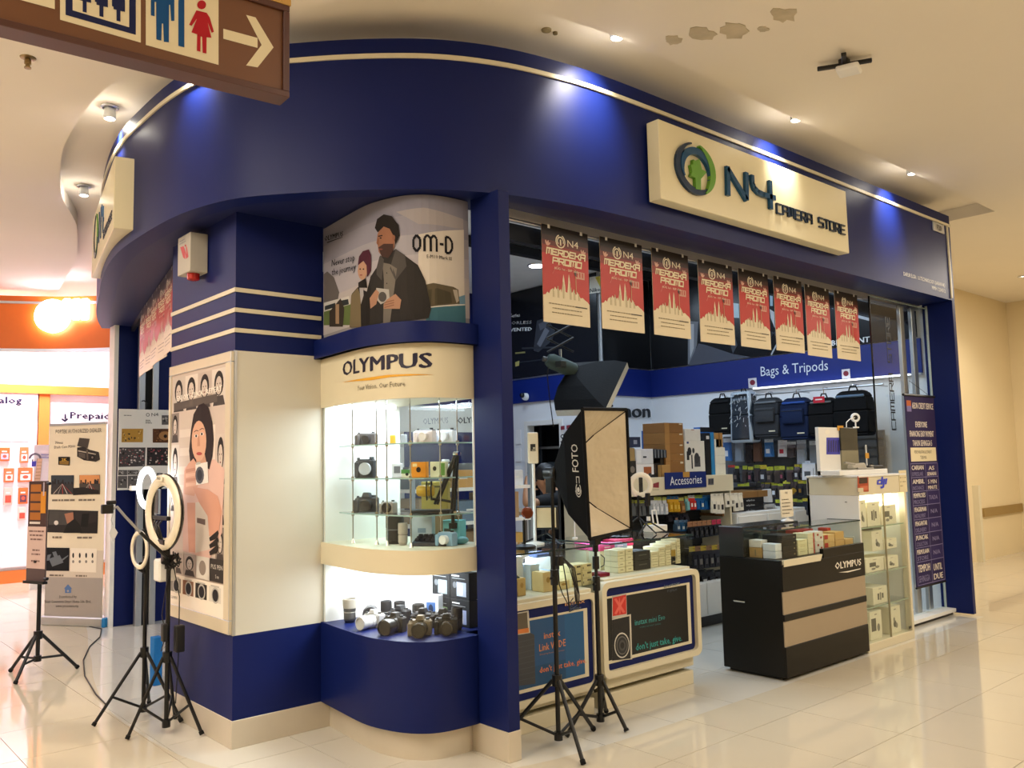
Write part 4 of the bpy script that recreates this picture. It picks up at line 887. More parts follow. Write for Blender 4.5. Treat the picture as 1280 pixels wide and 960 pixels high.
boxitem('print_carton', 'white carton with blue picture leaning before the black cartons', V(2.93,4.06,z+.0), .10,.05,.16, -1.2, '#d9dde2', marks=((.2,.3,.8,.75,'#4a6aa0'),('e',.5,.52,.16,.16,'#26304a',2)))
for k, (i, j, c2, lab) in enumerate(((0,0,'#6f8a5c','lower left of the four black camera cartons in case'),(1,0,'#8a93b5','lower right of the four black camera cartons in case'),(0,1,'#7f8a8f','upper left of the four black camera cartons in case'),(1,1,'#9aa4b8','upper right of the four black camera cartons in case'))):
    boxitem('camera_box', lab, V(3.0,4.06-.175*i-.02,z+.150*j), .172,.06,.148, -PI/2, '#1c1d20', marks=((.1,.82,.5,.87,'#cfd2d6'),(.1,.74,.8,.76,'#8d9196'),(.35,.1,.85,.62,c2),('e',.25,.5,.1,.12,'#5c6066',2),(.5,.14,.68,.52,'#c9c2bd',2)))
# ================================================================== COUNTERS AT THE FRONT
def lay(i, n): return ('at the bottom','second up','third up','fourth up','fifth up')[i] if i < n-1 else 'topmost'
def vitrine(t, x0, y0, x1, y1, z0, z1, edge='#4d6f6a', back=True):
    for nm, q in (('front_glass',(x0,y0,z0,x1,y0+.006,z1)),('side_glass',(x0,y0+.006,z0,x0+.006,y1,z1)),('side_glass',(x1-.006,y0+.006,z0,x1,y1,z1))): MB(m=glass).box(*q).build(nm, t)
    MB(m=glass).box(x0, y0, z1, x1, y1, z1+.006).build('top_glass', t)
    for q in ((x0-.001, y0-.003, z1-.002, x1+.001, y0-.0005, z1+.008),(x0-.003, y0, z1-.002, x0-.0005, y1, z1+.008),(x1+.0005, y0, z1-.002, x1+.003, y1, z1+.008)): MB('#2c3f40', m=gloss).box(*q).build('glass_edge', t)
def poster_counter(label, X0, X1, yb, yf, zt, zb, ztop, bx=.02):
    t = thing('display_counter', label, 'counter', ((X0+X1)/2, 3.95, 0))
    b = MB('#efe6cb', m=cream); b.box(X0+bx, yb, .12, X1-.02, 4.25, ztop); b.build('body', t, bevel=.004)
    b = MB('#efe6cb', m=cream); b.box(X0+.06, 3.665, 0, X1-.02, 4.2, .09); b.build('plinth', t, bevel=.003)
    b = MB('#3a3426', m=matte); b.box(X0+.06, 3.74, .09, X1-.06, 4.2, .12); b.build('painted_gap_shade', t)  # dark strip, its colour paints the shade between body and plinth
    # framed screen board: rounded cream rim, navy band, cream inner rim, print
    def rr(x0, z0, x1, z1, r, k=5):
        o = []
        for cx, cz, a in ((x1-r,z0+r,-PI/2),(x1-r,z1-r,0),(x0+r,z1-r,PI/2),(x0+r,z0+r,PI)):
            o += [(cx+r*math.cos(a+PI/2*i/k), cz+r*math.sin(a+PI/2*i/k)) for i in range(k+1)]
        return o
    M = Matrix(((1,0,0,0),(0,0,-1,yb),(0,1,0,0),(0,0,0,1))); D = yb-yf
    def rimframe(nm, a, ra, c, rc, d0, d1, m):
        A, B_ = rr(*a, ra), rr(*c, rc); n = len(A); b = MB(m=m); b.T = M
        vs = [(x,z,d) for P in (A, B_) for d in (d0, d1) for x, z in P]; f = []
        for i in range(n):
            j = (i+1) % n; f += [(n+i,n+j,3*n+j,3*n+i), (i,j,n+j,n+i), (2*n+j,2*n+i,3*n+i,3*n+j)]
        b.add(vs, f).build(nm, t, smooth=40)
    rimframe('outer_rim', (X0,zb,X1,zt), .05, (X0+.04,zb+.04,X1-.04,zt-.035), .03, 0, D, cream)
    b = MB(m=navy); b.T = M; b.prism(rr(X0+.035,zb+.035,X1-.035,zt-.03,.03), 0, D*.55); b.build('navy_band', t)
    ix0, iz0, ix1, iz1 = X0+.06, zb+.10, X1-.115, zt-.10
    b = MB(m=cream); b.T = M; b.box(ix0-.02, iz0-.02, D*.5, ix1+.035, iz1+.012, D*.62); b.build('inner_rim', t)
    return t, Face((ix0, yb-D*.62-.0008, iz0), FX), ix1-ix0, iz1-iz0
# right counter
t, fc, W, H = poster_counter('white counter with framed black camera advert and glass top, beside shop entrance', 3.845, 4.805, 3.66, 3.60, .765, .198, .775, .08)
cv = Canvas(); z3 = Zoom(fc, 630, 690, 4.923)
cv.rect(0, 0, W, H, '#0d0f12', 1); ppoly(cv, z3, [(664,270),(752,252),(756,395),(664,408)], '#b9b4ab', 2); ppoly(cv, z3, [(668,280),(750,262),(752,380),(668,395)], '#c9322b', 3)
for q in ([(675,290),(690,285),(745,370),(730,376)],[(735,275),(748,278),(690,385),(676,380)],[(705,285),(712,283),(716,380),(708,382)]): ppoly(cv, z3, q, '#e0655a', 4)
ppoly(cv, z3, [(664,410),(780,382),(788,660),(664,672)], '#c9c3b4', 2); ppoly(cv, z3, [(664,418),(770,394),(778,655),(664,668)], '#17181b', 3)
for r_, c, L in ((47,'#d5d2c8',4),(42,'#1c1d20',5),(34,'#6d6d6a',6),(30,'#2a2b2e',7),(20,'#4a4b4c',8),(12,'#1b1c1e',9)): pell(cv, z3, 724, 574, r_, r_*1.68, c, L, 20)
ptext(cv, z3, 'instax', 805, 452, 880, 438, 36, '#3f9a9a', 3, .015); ptext(cv, z3, 'mini Evo', 890, 436, 990, 415, 34, '#3f9a9a', 3); ptext(cv, z3, 'HYBRID INSTANT CAMERA', 835, 468, 965, 445, 9, '#2f7276', 3)
ptext(cv, z3, "don't just take, give.", 810, 606, 1094, 545, 42, '#2f9a98', 3, .02); ptext(cv, z3, 'instax', 985, 222, 1080, 200, 22, '#6d7a86', 3, .02); ptext(cv, z3, 'FUJIFILM', 1004, 248, 1062, 236, 14, '#55606c', 3)
cv.build('advert_print', t, fc.mp, printm)
vitrine(t, 4.04, 3.70, 4.88, 4.28, .775, .975)
# left counter
t, fc, W, H = poster_counter('white counter with framed blue printer advert and glass top, behind tripod stands', 3.10, 3.84, 3.665, 3.635, .715, .15, .735)
cv = Canvas(); cv.rect(0, 0, W, H, '#1d4f80', 1); cv.rect(0, 0, W, H*.3, '#1a4870', 2); cv.rect(W*.72, 0, W, H, '#17588c', 2)
ppoly(cv, z3.__class__(fc, 630, 690, 4.923), [(60,378),(150,360),(160,500),(60,512)], '#c9c4b6', 3); z4 = Zoom(fc, 630, 690, 4.923)
ppoly(cv, z4, [(60,384),(140,370),(146,470),(60,482)], '#5c5345', 4); ppoly(cv, z4, [(60,482),(150,466),(152,495),(60,508)], '#d07a3a', 4); ppoly(cv, z4, [(60,515),(160,497),(185,510),(192,810),(60,828)], '#3c4048', 3)
for i in range(8): ppoly(cv, z4, [(60,560+34*i),(188,530+34*i),(188,533+34*i),(60,564+34*i)], '#4a4f58', 4)
ptext(cv, z4, 'instax', 245, 535, 345, 518, 40, '#d98a55', 3, .015); ptext(cv, z4, 'Link WIDE', 216, 612, 378, 580, 44, '#d98a55', 3, .015); ptext(cv, z4, 'Smartphone Printer', 218, 636, 372, 606, 10, '#b5774f', 3)
ptext(cv, z4, "don't just take, give.", 218, 745, 506, 680, 36, '#d97a45', 3, .02); ptext(cv, z4, 'instax', 375, 332, 496, 312, 26, '#cf9a70', 3, .02); ptext(cv, z4, 'FUJIFILM', 404, 362, 472, 350, 14, '#6d7f98', 3)
cv.build('advert_print', t, fc.mp, printm)
vitrine(t, 3.13, 3.705, 3.905, 4.25, .735, .975)
lm = MB(m=emis('counter_strip', '#eef6ff', 5)).box(3.18, 4.18, .955, 3.85, 4.20, .967); tag(lm.build('led_strip'), 'bright strip lamp along the back of the left glass counter', 'lamp')
area('counter_lamp', (3.5, 4.05, .962), .6, 5, COOL, sizey=.2); area('counter_lamp', (4.45, 4.05, .968), .6, 3, COOL, sizey=.2)

def stackbox(x0, x1, yt, yb, Y, d, col, label, marks=(), nm='product_box', grp=None, zmin=None, z0=None):
    """carton whose front fills the picture span x0..x1, yt..yb on the plane Y"""
    p, q = Py(x0, yb, Y), Py(x1, yb, Y); tz = Py((x0+x1)/2, yt, Y).z; zb = Py((x0+x1)/2, yb, Y).z
    if z0 is not None: zb = z0
    if zmin is not None: zb = max(zb, zmin)
    w, h = q.x-p.x-.002, tz-zb-.0015
    o = boxitem(nm, label, V((p.x+q.x)/2, Y+d/2, zb), w, d, h, 0, col, marks=marks, group=grp); return zb+h+.0015
ord_ = ('first','second','third','fourth','fifth','sixth','seventh','eighth')
# goods in the right glass counter
zf = .7765
stackbox(750, 763, 716, 729, 3.74, .10, '#7c2030', 'dark red carton lying at the left end of right glass counter', zmin=zf, z0=zf)
for k, (x0, x1, yt, yb, n) in enumerate(((773,782.5,688,728,4),(783,792.5,686,727,4))):
    Y = 3.78; zt = Py(x0, yt, Y).z; h = (zt-zf)/n
    for i in range(n):
        p, q = Py(x0, yb, Y), Py(x1, yb, Y)
        boxitem('white_carton', 'cream carton in the %s tall stack, right glass counter, %s' % (('left','right')[k], lay(i, n)), V((p.x+q.x)/2, Y+.06, zf+h*i), q.x-p.x-.003, .12, h-.002, 0, '#e6dcb4', group='cream cartons in the right glass counter', marks=((.3,.45,.7,.6,'#a39a78'),))
for i in range(2):
    p, q = Py(795, 725, 3.78), Py(815, 725, 3.78); boxitem('black_carton', ('lower','upper')[i]+' of two black cartons in the right glass counter', V((p.x+q.x)/2, 3.85, zf+.062*i), q.x-p.x-.003, .13, .060, 0, '#2a2a26', marks=((.25,.5,.75,.62,'#55554e'),))
for k, (x0, x1, n) in enumerate(((816,825.5,3),(826,834,4),(834.5,841.5,4),(842,848,4),(848.5,853.5,5))):
    p, q = Py(x0, 722, 3.80), Py(x1, 722, 3.80); h = (.105,.128,.142,.155,.172)[k]/n
    for i in range(n): boxitem('white_carton', 'cream carton, %s in the %s narrow stack right of black cartons' % (lay(i, n), ord_[k]), V((p.x+q.x)/2, 3.88, zf+h*i), q.x-p.x-.003, .14, h-.002, 0, '#e3d9b2', group='cream cartons in the right glass counter', marks=((.15,.4,.85,.55,'#b9ae88'),))
p = Py(857, 715, 3.80); boxitem('gold_carton', 'small black and gold carton at the right end of right glass counter', V(4.80,3.86,zf), .05, .10, .10, 0, '#2b2a26', marks=((0,.55,1,1,'#a98b3c'),))
for i, (x, y, w, c, h, lab) in enumerate(((4.30,4.02,.15,'#d2497e',.045,'pink flat carton lying on its pile behind black cartons'),(4.32,4.16,.17,'#d2497e',.045,'pink flat carton at the back left of right glass counter'),(4.46,4.05,.15,'#8d8f96',.035,'grey flat carton between pink and red ones'),(4.58,4.12,.20,'#b52a48',.05,'red flat carton at the back of the right glass counter'))):
    boxitem('flat_carton', lab, V(x,y,zf+.125), w, .11, h, 0, c, marks=((.3,.4,.7,.6,'#e6b9c8'),)); boxitem('white_carton', 'cream carton hidden under the %s' % ('front pink flat carton','back pink flat carton','grey flat carton','red flat carton')[i], V(x,y,zf), w*.95, .105, .1235, 0, '#ddd3ae')
# goods in the left glass counter
zf = .7365
for k in range(2):
    for i in range(3):
        x0 = 716+13*k; p, q = Py(x0, 736, 3.76), Py(x0+12.4, 736, 3.76)
        boxitem('white_carton', 'cream carton, %s row, %s column of the block in the left glass counter' % (('bottom','middle','top')[i], ('left','right')[k]), V((p.x+q.x)/2, 3.82, zf+.044*i), q.x-p.x-.002, .11, .0425, 0, '#e2d39c', marks=((.5,.6,.9,.85,'#5b533c'),(.06,.3,.14,.6,'#6b6248')))
for x0, x1, h, c, lab in ((649,659,.10,'#c9a765','tan carton at the left edge of the left glass counter'),(681,693,.115,'#d9bd82','tan carton with star mark in left glass counter'),(699,714,.05,'#dcc98e','low tan carton behind the stand pole, left glass counter')):
    p, q = Py(x0, 745, 3.74), Py(x1, 745, 3.74); boxitem('tan_carton', lab, V((p.x+q.x)/2, 3.80, zf), q.x-p.x, .10, h, 0, c, marks=(('e',.5,.6,.2,.15,'#b08a44'),))
t = thing('action_camera', 'dark green wreath-shaped gadget pack in the left glass counter', 'gadget', (3.30,3.78,zf))
MB('#2f3427', m=matte).ring((3.30,3.78,zf+.055), (0,1,0), .045, .020, 22, 8).build('pad', t, smooth=50); MB('#23261e', m=card).box(3.24,3.77,zf,3.36,3.82,zf+.04).build('carton', t, bevel=.002); MB('#c9c5b0', m=paper).box(3.285,3.768,zf+.012,3.315,3.7695,zf+.034).build('label', t)
for i, (x, y, w, h, c, lab) in enumerate(((3.22,4.02,.13,.17,'#eaf0f4','white carton at the back left of left glass counter'),(3.42,3.98,.18,.20,'#f2f4f4','large white carton in the middle of left glass counter'),(3.55,3.92,.07,.15,'#cfe0ea','pale blue carton right of the large white one'),(3.62,3.86,.06,.11,'#9fb8c9','blue-windowed carton behind the stand cable'),(3.75,4.06,.13,.165,'#dfe6ea','pale carton at the back, with a dark printer on it'))):
    boxitem('product_box', lab, V(x,y,zf), w, .10, h, 0, c, marks=((.3,.3,.7,.5,'#b9c6d0'),))
t = thing('pocket_printer', 'dark blue pocket printer lying on a pale carton', 'printer', (3.75,4.05,zf+.166)); MB('#4a5470', m=gloss).box(3.69,4.01,zf+.1665,3.81,4.09,zf+.20).build('body', t, bevel=.008); MB('#22283a', m=gloss).box(3.70,4.008,zf+.175,3.80,4.011,zf+.183).build('slot', t)

# things standing on the glass tops
zt = .9815
def topz(x, y): p = Pz(x, y, zt); return V(p.x, p.y, zt)
def tabletripod(t, c, h, r, ang=0, rad=.006):
    for k in range(3):
        a = ang+k*2*PI/3; MB(m=blk).cyl((c.x+.008*math.cos(a), c.y+.008*math.sin(a), c.z+h*.42), (c.x+r*math.cos(a), c.y+r*math.sin(a), c.z+.004), rad, rad*.8, 8).build('leg', t)
    MB(m=blk).cyl((c.x,c.y,c.z+h*.36), (c.x,c.y,c.z+h), rad*1.3, n=10).build('column', t)
c = V(Py(797,606,4.06).x,4.06,zt); t = thing('ring_lamp', 'small white ring lamp with table tripod on right glass counter', 'ring lamp', c)
tabletripod(t, c, .26, .16, .5); hd_ = Py(801, 606, 4.06); hd_ = V(hd_.x, 4.06, hd_.z)
MB('#efe8d8', m=gloss).ring(hd_, (.55,.83,.0), .072, .019, 28, 8, .6).build('ring', t, smooth=50); MB(m=blk).cyl(hd_-V(0,0,.09), c+V(0,0,.26), .008).build('bracket', t)
MB('#25262a', m=gloss).box(hd_.x-.02, hd_.y-.003, hd_.z-.055, hd_.x+.022, hd_.y+.004, hd_.z+.05).build('phone_clamp', t, bevel=.004)
c = V(Py(811,660,3.98).x,3.98,zt); t = thing('phone_grip', 'black phone tripod with clamp beside the ring lamp', 'phone tripod', c); tabletripod(t, c, .20, .13, 1.2); MB(m=blk).cbox((c.x,3.98,zt+.24), (.03,.03,.09)).build('clamp', t, bevel=.004); MB('#e8e6e0', m=gloss).cyl((c.x,3.98,zt+.09),(c.x,3.98,zt+.12),.014).build('collar', t)
c = topz(823, 664); t = thing('card_holder', 'white card holder block with tilted frame on right glass counter', 'card holder', c)
b = MB('#eee9da', m=white); b.box(c.x-.09,c.y-.03,zt,c.x+.07,c.y+.07,zt+.045); b.build('block', t, bevel=.004); b = MB('#f0ead9', m=white)
for q in (((-.05,.0,.045),(-.03,.03,.15)),((.0,.0,.045),(.015,.03,.15)),((-.03,.03,.15),(.015,.03,.15)),((-.05,.0,.05),(.0,.0,.05))): b.cyl(c+V(*q[0]), c+V(*q[1]), .006, n=6)
b.build('frame', t)
boxitem('yellow_pack', 'yellow pack lying behind the white card holder', c+V(.03,.10,0), .10,.04,.05, .1, '#c9b43a')
c = topz(776, 672); t = thing('lamp_base', 'round black weighted stand base on the right glass counter', 'stand', c); MB('#18191c', m=gloss).lathe(c, (0,0,1), [(.075,0),(.075,.012),(.06,.02),(.012,.024),(.012,.09),(.001,.092)], 22).build('base', t, smooth=40)
c = V(Py(655,660,3.90).x,3.90,zt); t = thing('mirror_lamp', 'small copper round lamp on black stand at left counter end', 'lamp', c)
MB(m=blk).lathe(c, (0,0,1), [(.07,0),(.07,.018),(.055,.024),(.009,.03),(.009,.17)], 20).build('stand', t, smooth=40); hz = zt+.215
MB('#7a3418', m=gloss).lathe((c.x+.01,c.y-.02,hz), (-.6,-.78,.1), [(.032,0),(.036,.014),(.030,.022),(.012,.025)], 20).build('head', t, smooth=40); MB(m=chrome).cyl((c.x,c.y,zt+.16),(c.x,c.y,hz-.04),.006).build('stem', t)
c = V(Py(683,650,4.02).x,4.02,zt); t = thing('video_light', 'square cream-faced video light panel on table tripod', 'video light', c); 
for k in range(3):
    a = .4+k*2*PI/3; MB(m=blk).cyl((c.x,c.y,zt+.07),(c.x+.16*math.cos(a),c.y+.16*math.sin(a),zt+.005),.006,n=8).build('leg', t)
MB(m=blk).cyl((c.x,c.y,zt+.06),(c.x,c.y,zt+.095),.01).build('column', t)
R_ = Matrix.Translation((c.x,c.y,zt+.165)) @ Matrix.Rotation(-.75, 4, 'Z') @ Matrix.Rotation(-.08, 4, 'X')
b = MB('#17171a'); b.T = R_; b.box(-.075,-.012,-.075,.075,.03,.075); b.build('housing', t, bevel=.006); b = MB('#d9c49a', m=gloss); b.T = R_; b.box(-.062,-.014,-.062,.062,-.012,.062); b.build('diffuser', t)
c = V(Py(668,640,4.06).x,4.06,zt); t = thing('selfie_light', 'cream phone-shaped light paddle on tall white pole, left counter', 'light', c)
hp = V(c.x,4.06,Py(663,560,4.06).z); b = MB('#e9e6de', m=white); b.cyl(c+V(0,0,0), (c.x,c.y,hp.z-.10), .010, n=10); b.lathe(c, (0,0,1), [(.06,0),(.06,.01),(.012,.02)], 18); b.build('pole', t, smooth=40)
R_ = Matrix.Translation(hp) @ Matrix.Rotation(-.7, 4, 'Z'); b = MB('#e6d6b6', m=gloss); b.T = R_; b.box(-.034,-.009,-.10,.034,.009,.10); b.build('paddle', t, bevel=.012, seg=2)
b = MB('#2a2620'); b.T = R_; b.box(-.016,-.0105,-.02,.016,-.009,.025); b.build('switch_panel', t); b = MB('#cfc0a0'); b.T = R_; b.box(.0,-.0112,-.006,.013,-.0105,.004); b.box(-.008,-.0112,-.016,.013,-.0105,-.011); b.build('button', t)
c = V(Py(718,650,4.14).x,4.14,zt); t = thing('desk_flag', 'tiny yellow triangular flag on white pole on the counter', 'flag', c); MB('#e8e8e6', m=white).cyl(c, c+V(0,0,.20), .004).build('pole', t); MB('#e8e8e6', m=white).lathe(c, (0,0,1), [(.02,0),(.02,.008),(.004,.01)], 12).build('foot', t); MB('#d9c23a', m=cloth).add([c+V(0,0,.13),c+V(0,0,.20),c+V(.05,-.03,.145),c+V(0,.004,.13),c+V(0,.004,.20),c+V(.05,-.026,.145)], [(0,2,1),(3,4,5),(0,1,4,3),(1,2,5,4),(2,0,3,5)]).build('pennant', t)

# ================================================================== BLACK COUNTER WITH GLASS TOP
X0, X1, Y0, Y1 = 5.235, 6.385, 3.235, 3.74
t = thing('display_counter', 'black counter with beige stripes and glass top in the entrance', 'counter', (5.8,3.48,0))
bkl = mat('black_laminate', '#070605', .42, spec=.35, noise=.05)
b = MB(m=bkl); b.box(X0,Y0+.012,.025,X1,Y1,.80); b.box(X0+.03,Y0+.05,0,X1-.03,Y1-.03,.025); b.build('body', t, bevel=.003)
for q in ((X0+.55,Y0,.77,X1,Y0+.03,.835),(X0,Y0,.025,X1,Y0+.012,.225),(X0,Y0,.395,X1,Y0+.012,.438),(X0,Y0,.591,X1,Y0+.012,.77)): MB(m=bkl).box(*q).build('front_panel', t, bevel=.001)
bg_ = mat('beige_laminate', '#a39279', .45, noise=.05, nscale=4)
for z0, z1 in ((.227,.393),(.440,.589)): MB(m=bg_).box(X0,Y0+.004,z0,X1,Y0+.012,z1).build('stripe_panel', t)
MB('#e6dcbf', m=cream).hexa([(X0+.02,Y0-.004,.757),(X0+.50,Y0-.004,.757),(X0+.50,Y0+.02,.757),(X0+.02,Y0+.02,.757)], [(X0+.02,Y0-.004,.80),(X0+.53,Y0-.004,.80),(X0+.53,Y0+.02,.80),(X0+.02,Y0+.02,.80)]).build('price_strip', t)
ff = Face((X0,Y0-.0008,.59), FX); cv = Canvas(); zz = Zoom(ff, 940, 640, 8); ptext(cv, zz, 'OLYMPUS', 832, 573, 1090, 530, 68, '#efe9dc', 2, .035); ppoly(cv, zz, [(860,605),(960,590),(1088,562),(1080,572),(960,603)], '#efe9dc', 2); cv.build('lettering', t, ff.mp)
vitrine(t, X0, Y0+.02, X1, Y0+.29, .80, 1.0); MB(m=glass).box(X0,Y0+.29,.80,X1,Y0+.296,1.0).build('rear_glass', t)
b = MB('#20262c', m=gloss); b.box(X0,Y0+.30,.80,X0+.74,Y1,1.015); b.build('till_box', t, bevel=.004)
MB(m=chrome).tube([(X0-.004,Y1-.22,.50),(X0-.03,Y1-.22,.50),(X0-.03,Y1-.13,.50),(X0-.004,Y1-.13,.50)], .006).build('handle', t)
zf = .8015
def ib(x0, x1, yt, yb, Y, d, col, lab, n=1, marks=(), nm='carton', grp=None, cl=None):
    p, q = Py(x0, yb, Y), Py(x1, yb, Y); zt_ = Py((x0+x1)/2, yt, Y).z; h = (zt_-zf)/n
    for i in range(n): boxitem(nm, lab+(', '+lay(i, n) if n > 1 else ''), V((p.x+q.x)/2, Y+d/2, zf+h*i), q.x-p.x-.003, d, h-.0015, 0, col, marks=marks, group=grp)
ib(979, 997, 668, 698, 3.30, .16, '#26241f', 'black carton at the left front of counter glass', 4, ((.78,.4,.86,.6,'#a59a7a'),), 'black_carton')
ib(998, 1010, 674, 697, 3.30, .12, '#e2dcae', 'cream carton right of the black stack in counter glass', 3, ((.2,.7,.8,.8,'#b5ac80'),))
ib(1011, 1019, 666, 694, 3.30, .12, '#e4ddb8', 'cream carton with red edge in counter glass', 4, ((.8,0,1,1,'#b8322c'),))
ib(1020, 1030, 664, 688, 3.31, .12, '#e6e0d2', 'white carton with red dots in counter glass', 2, (('e',.3,.7,.12,.12,'#a8322c'),('e',.7,.4,.12,.12,'#a8322c')))
ib(1031, 1044, 668, 688, 3.31, .10, '#ddb877', 'tan carton with red corner in the counter glass', 2, ((0,.45,.35,1,'#c2382e'),))
ib(1045, 1056, 664, 687, 3.31, .10, '#d9b06b', 'plain tan carton in the middle of counter glass', 2)
ib(1057, 1067, 673, 684, 3.31, .10, '#dcb36d', 'single tan carton right of the tan stacks in counter glass', 1)
ib(1068, 1074, 670, 683, 3.31, .08, '#e4dfd0', 'white carton with black lens at right end of counter glass', 1, (('e',.5,.5,.35,.3,'#2a2826'),))
boxitem('red_pack', 'red pack standing behind the tan cartons in the counter glass', V(6.20,3.45,zf), .05,.08,.15, 0, '#b5352c')
boxitem('red_pack', 'flat dark red pack lying at the back of the counter glass', V(5.85,3.455,zf+.13), .22,.10,.03, 0, '#8e2b28'); boxitem('carton', 'cream carton under the flat dark red pack', V(5.85,3.455,zf), .22,.10,.1285, 0, '#cdbf97')
for i, (y, h, c, lab) in enumerate(((3.47,.07,'#b9945a','tan carton at left side window of the black counter, lower'),(3.47,.05,'#dcd6c8','white carton on the tan one at left side window'),(3.36,.05,'#d9dde0','lowest pale carton of two at the left side window'),(3.36,.05,'#dfe3e4','upper pale carton of two at the left side window'))):
    boxitem('carton', lab, V(5.33,y,zf+(0,.072,0,.052)[i]), .10,.09,h, -PI/2, c, marks=((.45,.2,.55,.8,'#8a7a58'),) if i == 0 else ())
# stand card on the counter
c = V(5.98,3.66,1.0205) ; c = V(5.93,3.60,1.0155)
t = thing('notice_stand', 'white notice card on small round foot on the black counter', 'notice', c); MB('#ece9e2', m=white).lathe(c, (0,0,1), [(.05,0),(.04,.008),(.012,.014),(.010,.03)], 16).build('foot', t, smooth=40)
MB('#ece4cf', m=paper).box(c.x-.085,c.y-.004,c.z+.028,c.x+.085,c.y+.004,c.z+.235).build('card', t); cv = Canvas(); cv.text('N4', .085, .175, .018, '#5c5646', 1, 'C'); cv.lines(.015, .13, .14, 5, .006, .026, '#6b6453', 1); cv.build('print', t, plane((c.x-.085,c.y-.0045,c.z+.028), FX), paper)

# ================================================================== TALL WHITE CABINET
X0, X1, Y0, Y1 = 6.395, 7.19, 3.25, 3.69
t = thing('display_cabinet', 'tall white glass-front cabinet with blue lettered head board', 'cabinet', (6.8,3.47,0))
b = MB('#efe6cc', m=cream); b.box(X0,Y0,0,X1,Y1,.065); b.build('base', t, bevel=.003)
MB('#e6e4ee', m=white).box(X0,Y0+.012,.065,X0+.02,Y1,1.19).build('side_panel', t); MB('#eee8d6', m=white).box(X0,Y1-.02,.065,X1,Y1,1.33).build('back_panel', t)
MB('#efe6cc', m=cream).box(X1-.035,Y0,.065,X1,Y0+.05,1.33).build('post', t); MB('#e4dfcd', m=white).box(X1-.014,Y0+.05,.065,X1-.004,Y1-.02,1.19).build('side_panel', t)
MB('#efe0ba', m=cream).box(X0,Y0,1.19,X1-.035,Y1,1.33).build('head_board', t, bevel=.003); MB('#f3efe2', m=white).box(X0-.006,Y0-.006,1.33,X1+.006,Y1,1.345).build('top', t, bevel=.002)
MB(m=glass).box(X0+.02,Y0+.004,.065,X0+.40,Y0+.009,1.19).build('glass_door', t); MB(m=glass).box(X0+.40,Y0+.011,.065,X1-.035,Y0+.016,1.19).build('glass_door', t)
MB('#9a8f70', m=gloss).box(X0+.398,Y0+.003,.065,X0+.404,Y0+.017,1.19).build('door_edge', t); MB('#4a463a').box(X1-.09,Y0+.001,.085,X1-.05,Y0+.006,.105).build('lock', t)
for z in (.93, .575, .32): MB(m=glassg).box(X0+.02,Y0+.02,z,X1-.012,Y1-.02,z+.008).build('shelf', t); MB('#9fb39c', m=gloss).box(X0+.02,Y0+.018,z,X1-.04,Y0+.02,z+.008).build('shelf_edge', t)
MB(m=emis('cabinet_tube', '#fff4dc', 6)).box(X0+.04,Y0+.10,1.178,X1-.06,Y0+.13,1.188).build('tube_lamp', t); area('cabinet_lamp', (6.78,3.45,1.175), .6, 7, (1,.93,.78), sizey=.25)
hf = Face((X0,Y0-.0006,1.19), FX); cv = Canvas(); zz = Zoom(hf, 1070, 590, 8); bl = '#2b3fd0'
ppoly(cv, zz, [(14,40),(122,38),(126,196),(14,200)], '#a8452c', 2); ppoly(cv, zz, [(30,60),(112,56),(112,110),(30,118)], '#3a2a26', 3); ppoly(cv, zz, [(40,140),(115,135),(115,180),(40,185)], '#c96a4c', 3); ppoly(cv, zz, [(16,160),(70,158),(72,198),(16,200)], '#d9cdb0', 4)
for q in ([(213,80),(228,76),(222,124),(207,126)],[(228,76),(252,76),(248,88),(228,90)],[(207,112),(246,112),(243,126),(207,126)],[(252,50),(270,46),(262,126),(244,126)],[(272,70),(290,68),(280,150),(262,152)],[(236,148),(280,138),(278,154),(252,168)],[(294,66),(312,64),(304,122),(287,124)]): ppoly(cv, zz, q, bl, 3)
cv.build('lettering', t, hf.mp)
pn = Face((X1-.035,Y0-.0007,1.19), FX); tag(MB('#dfd2ac', m=paper).box(X1-.115,Y0-.004,1.19,X1+.02,Y0-.001,1.37).build('price_card'), 'small beige card with dark marks on cabinet corner', 'card'); cv = Canvas(); r_ = random.Random(3)
for i in range(14): cv.rect(.012+.028*(i % 4), .15-.034*(i//4), .012+.028*(i % 4)+r_.uniform(.006,.016), .158-.034*(i//4), '#6d6248', 1)
cv.build('print', bpy.data.objects['price_card'], plane((X1-.115,Y0-.0045,1.19), FX), paper)
def dji(x0, x1, yt, yb, lab, zbase, kind):
    Y = 3.30; p, q = Py(x0, yb, Y), Py(x1, yb, Y); h = Py((x0+x1)/2, yt, Y).z-zbase
    g1, g2 = '#6b675a', '#8d897a'; mk = {0: (('e',.45,.35,.14,.13,g1),('e',.6,.28,.1,.1,g2),('e',.4,.5,.08,.1,g2)), 1: ((.3,.25,.42,.62,g1),(.46,.22,.56,.66,g2),(.6,.3,.72,.6,g1)), 2: ((.2,.38,.55,.68,g1),('e',.62,.32,.12,.10,g2),('e',.4,.22,.12,.08,g2)), 3: ((.1,.3,.5,.75,g1),('e',.7,.4,.12,.14,g2))}[kind]
    boxitem('drone_carton', lab, V((p.x+q.x)/2, Y+.11, zbase), q.x-p.x-.004, .22, h, 0, '#ece4c8', marks=mk+((.4,.86,.6,.9,'#a8a08a'),))
dji(1074.5, 1084, 625, 661, 'white drone carton at the left of cabinet top shelf', .9385, 0); dji(1085, 1101, 627, 660, 'white drone carton in the middle of cabinet top shelf', .9385, 1); dji(1102, 1121, 631, 656, 'white drone carton at the right of cabinet top shelf', .9385, 2)
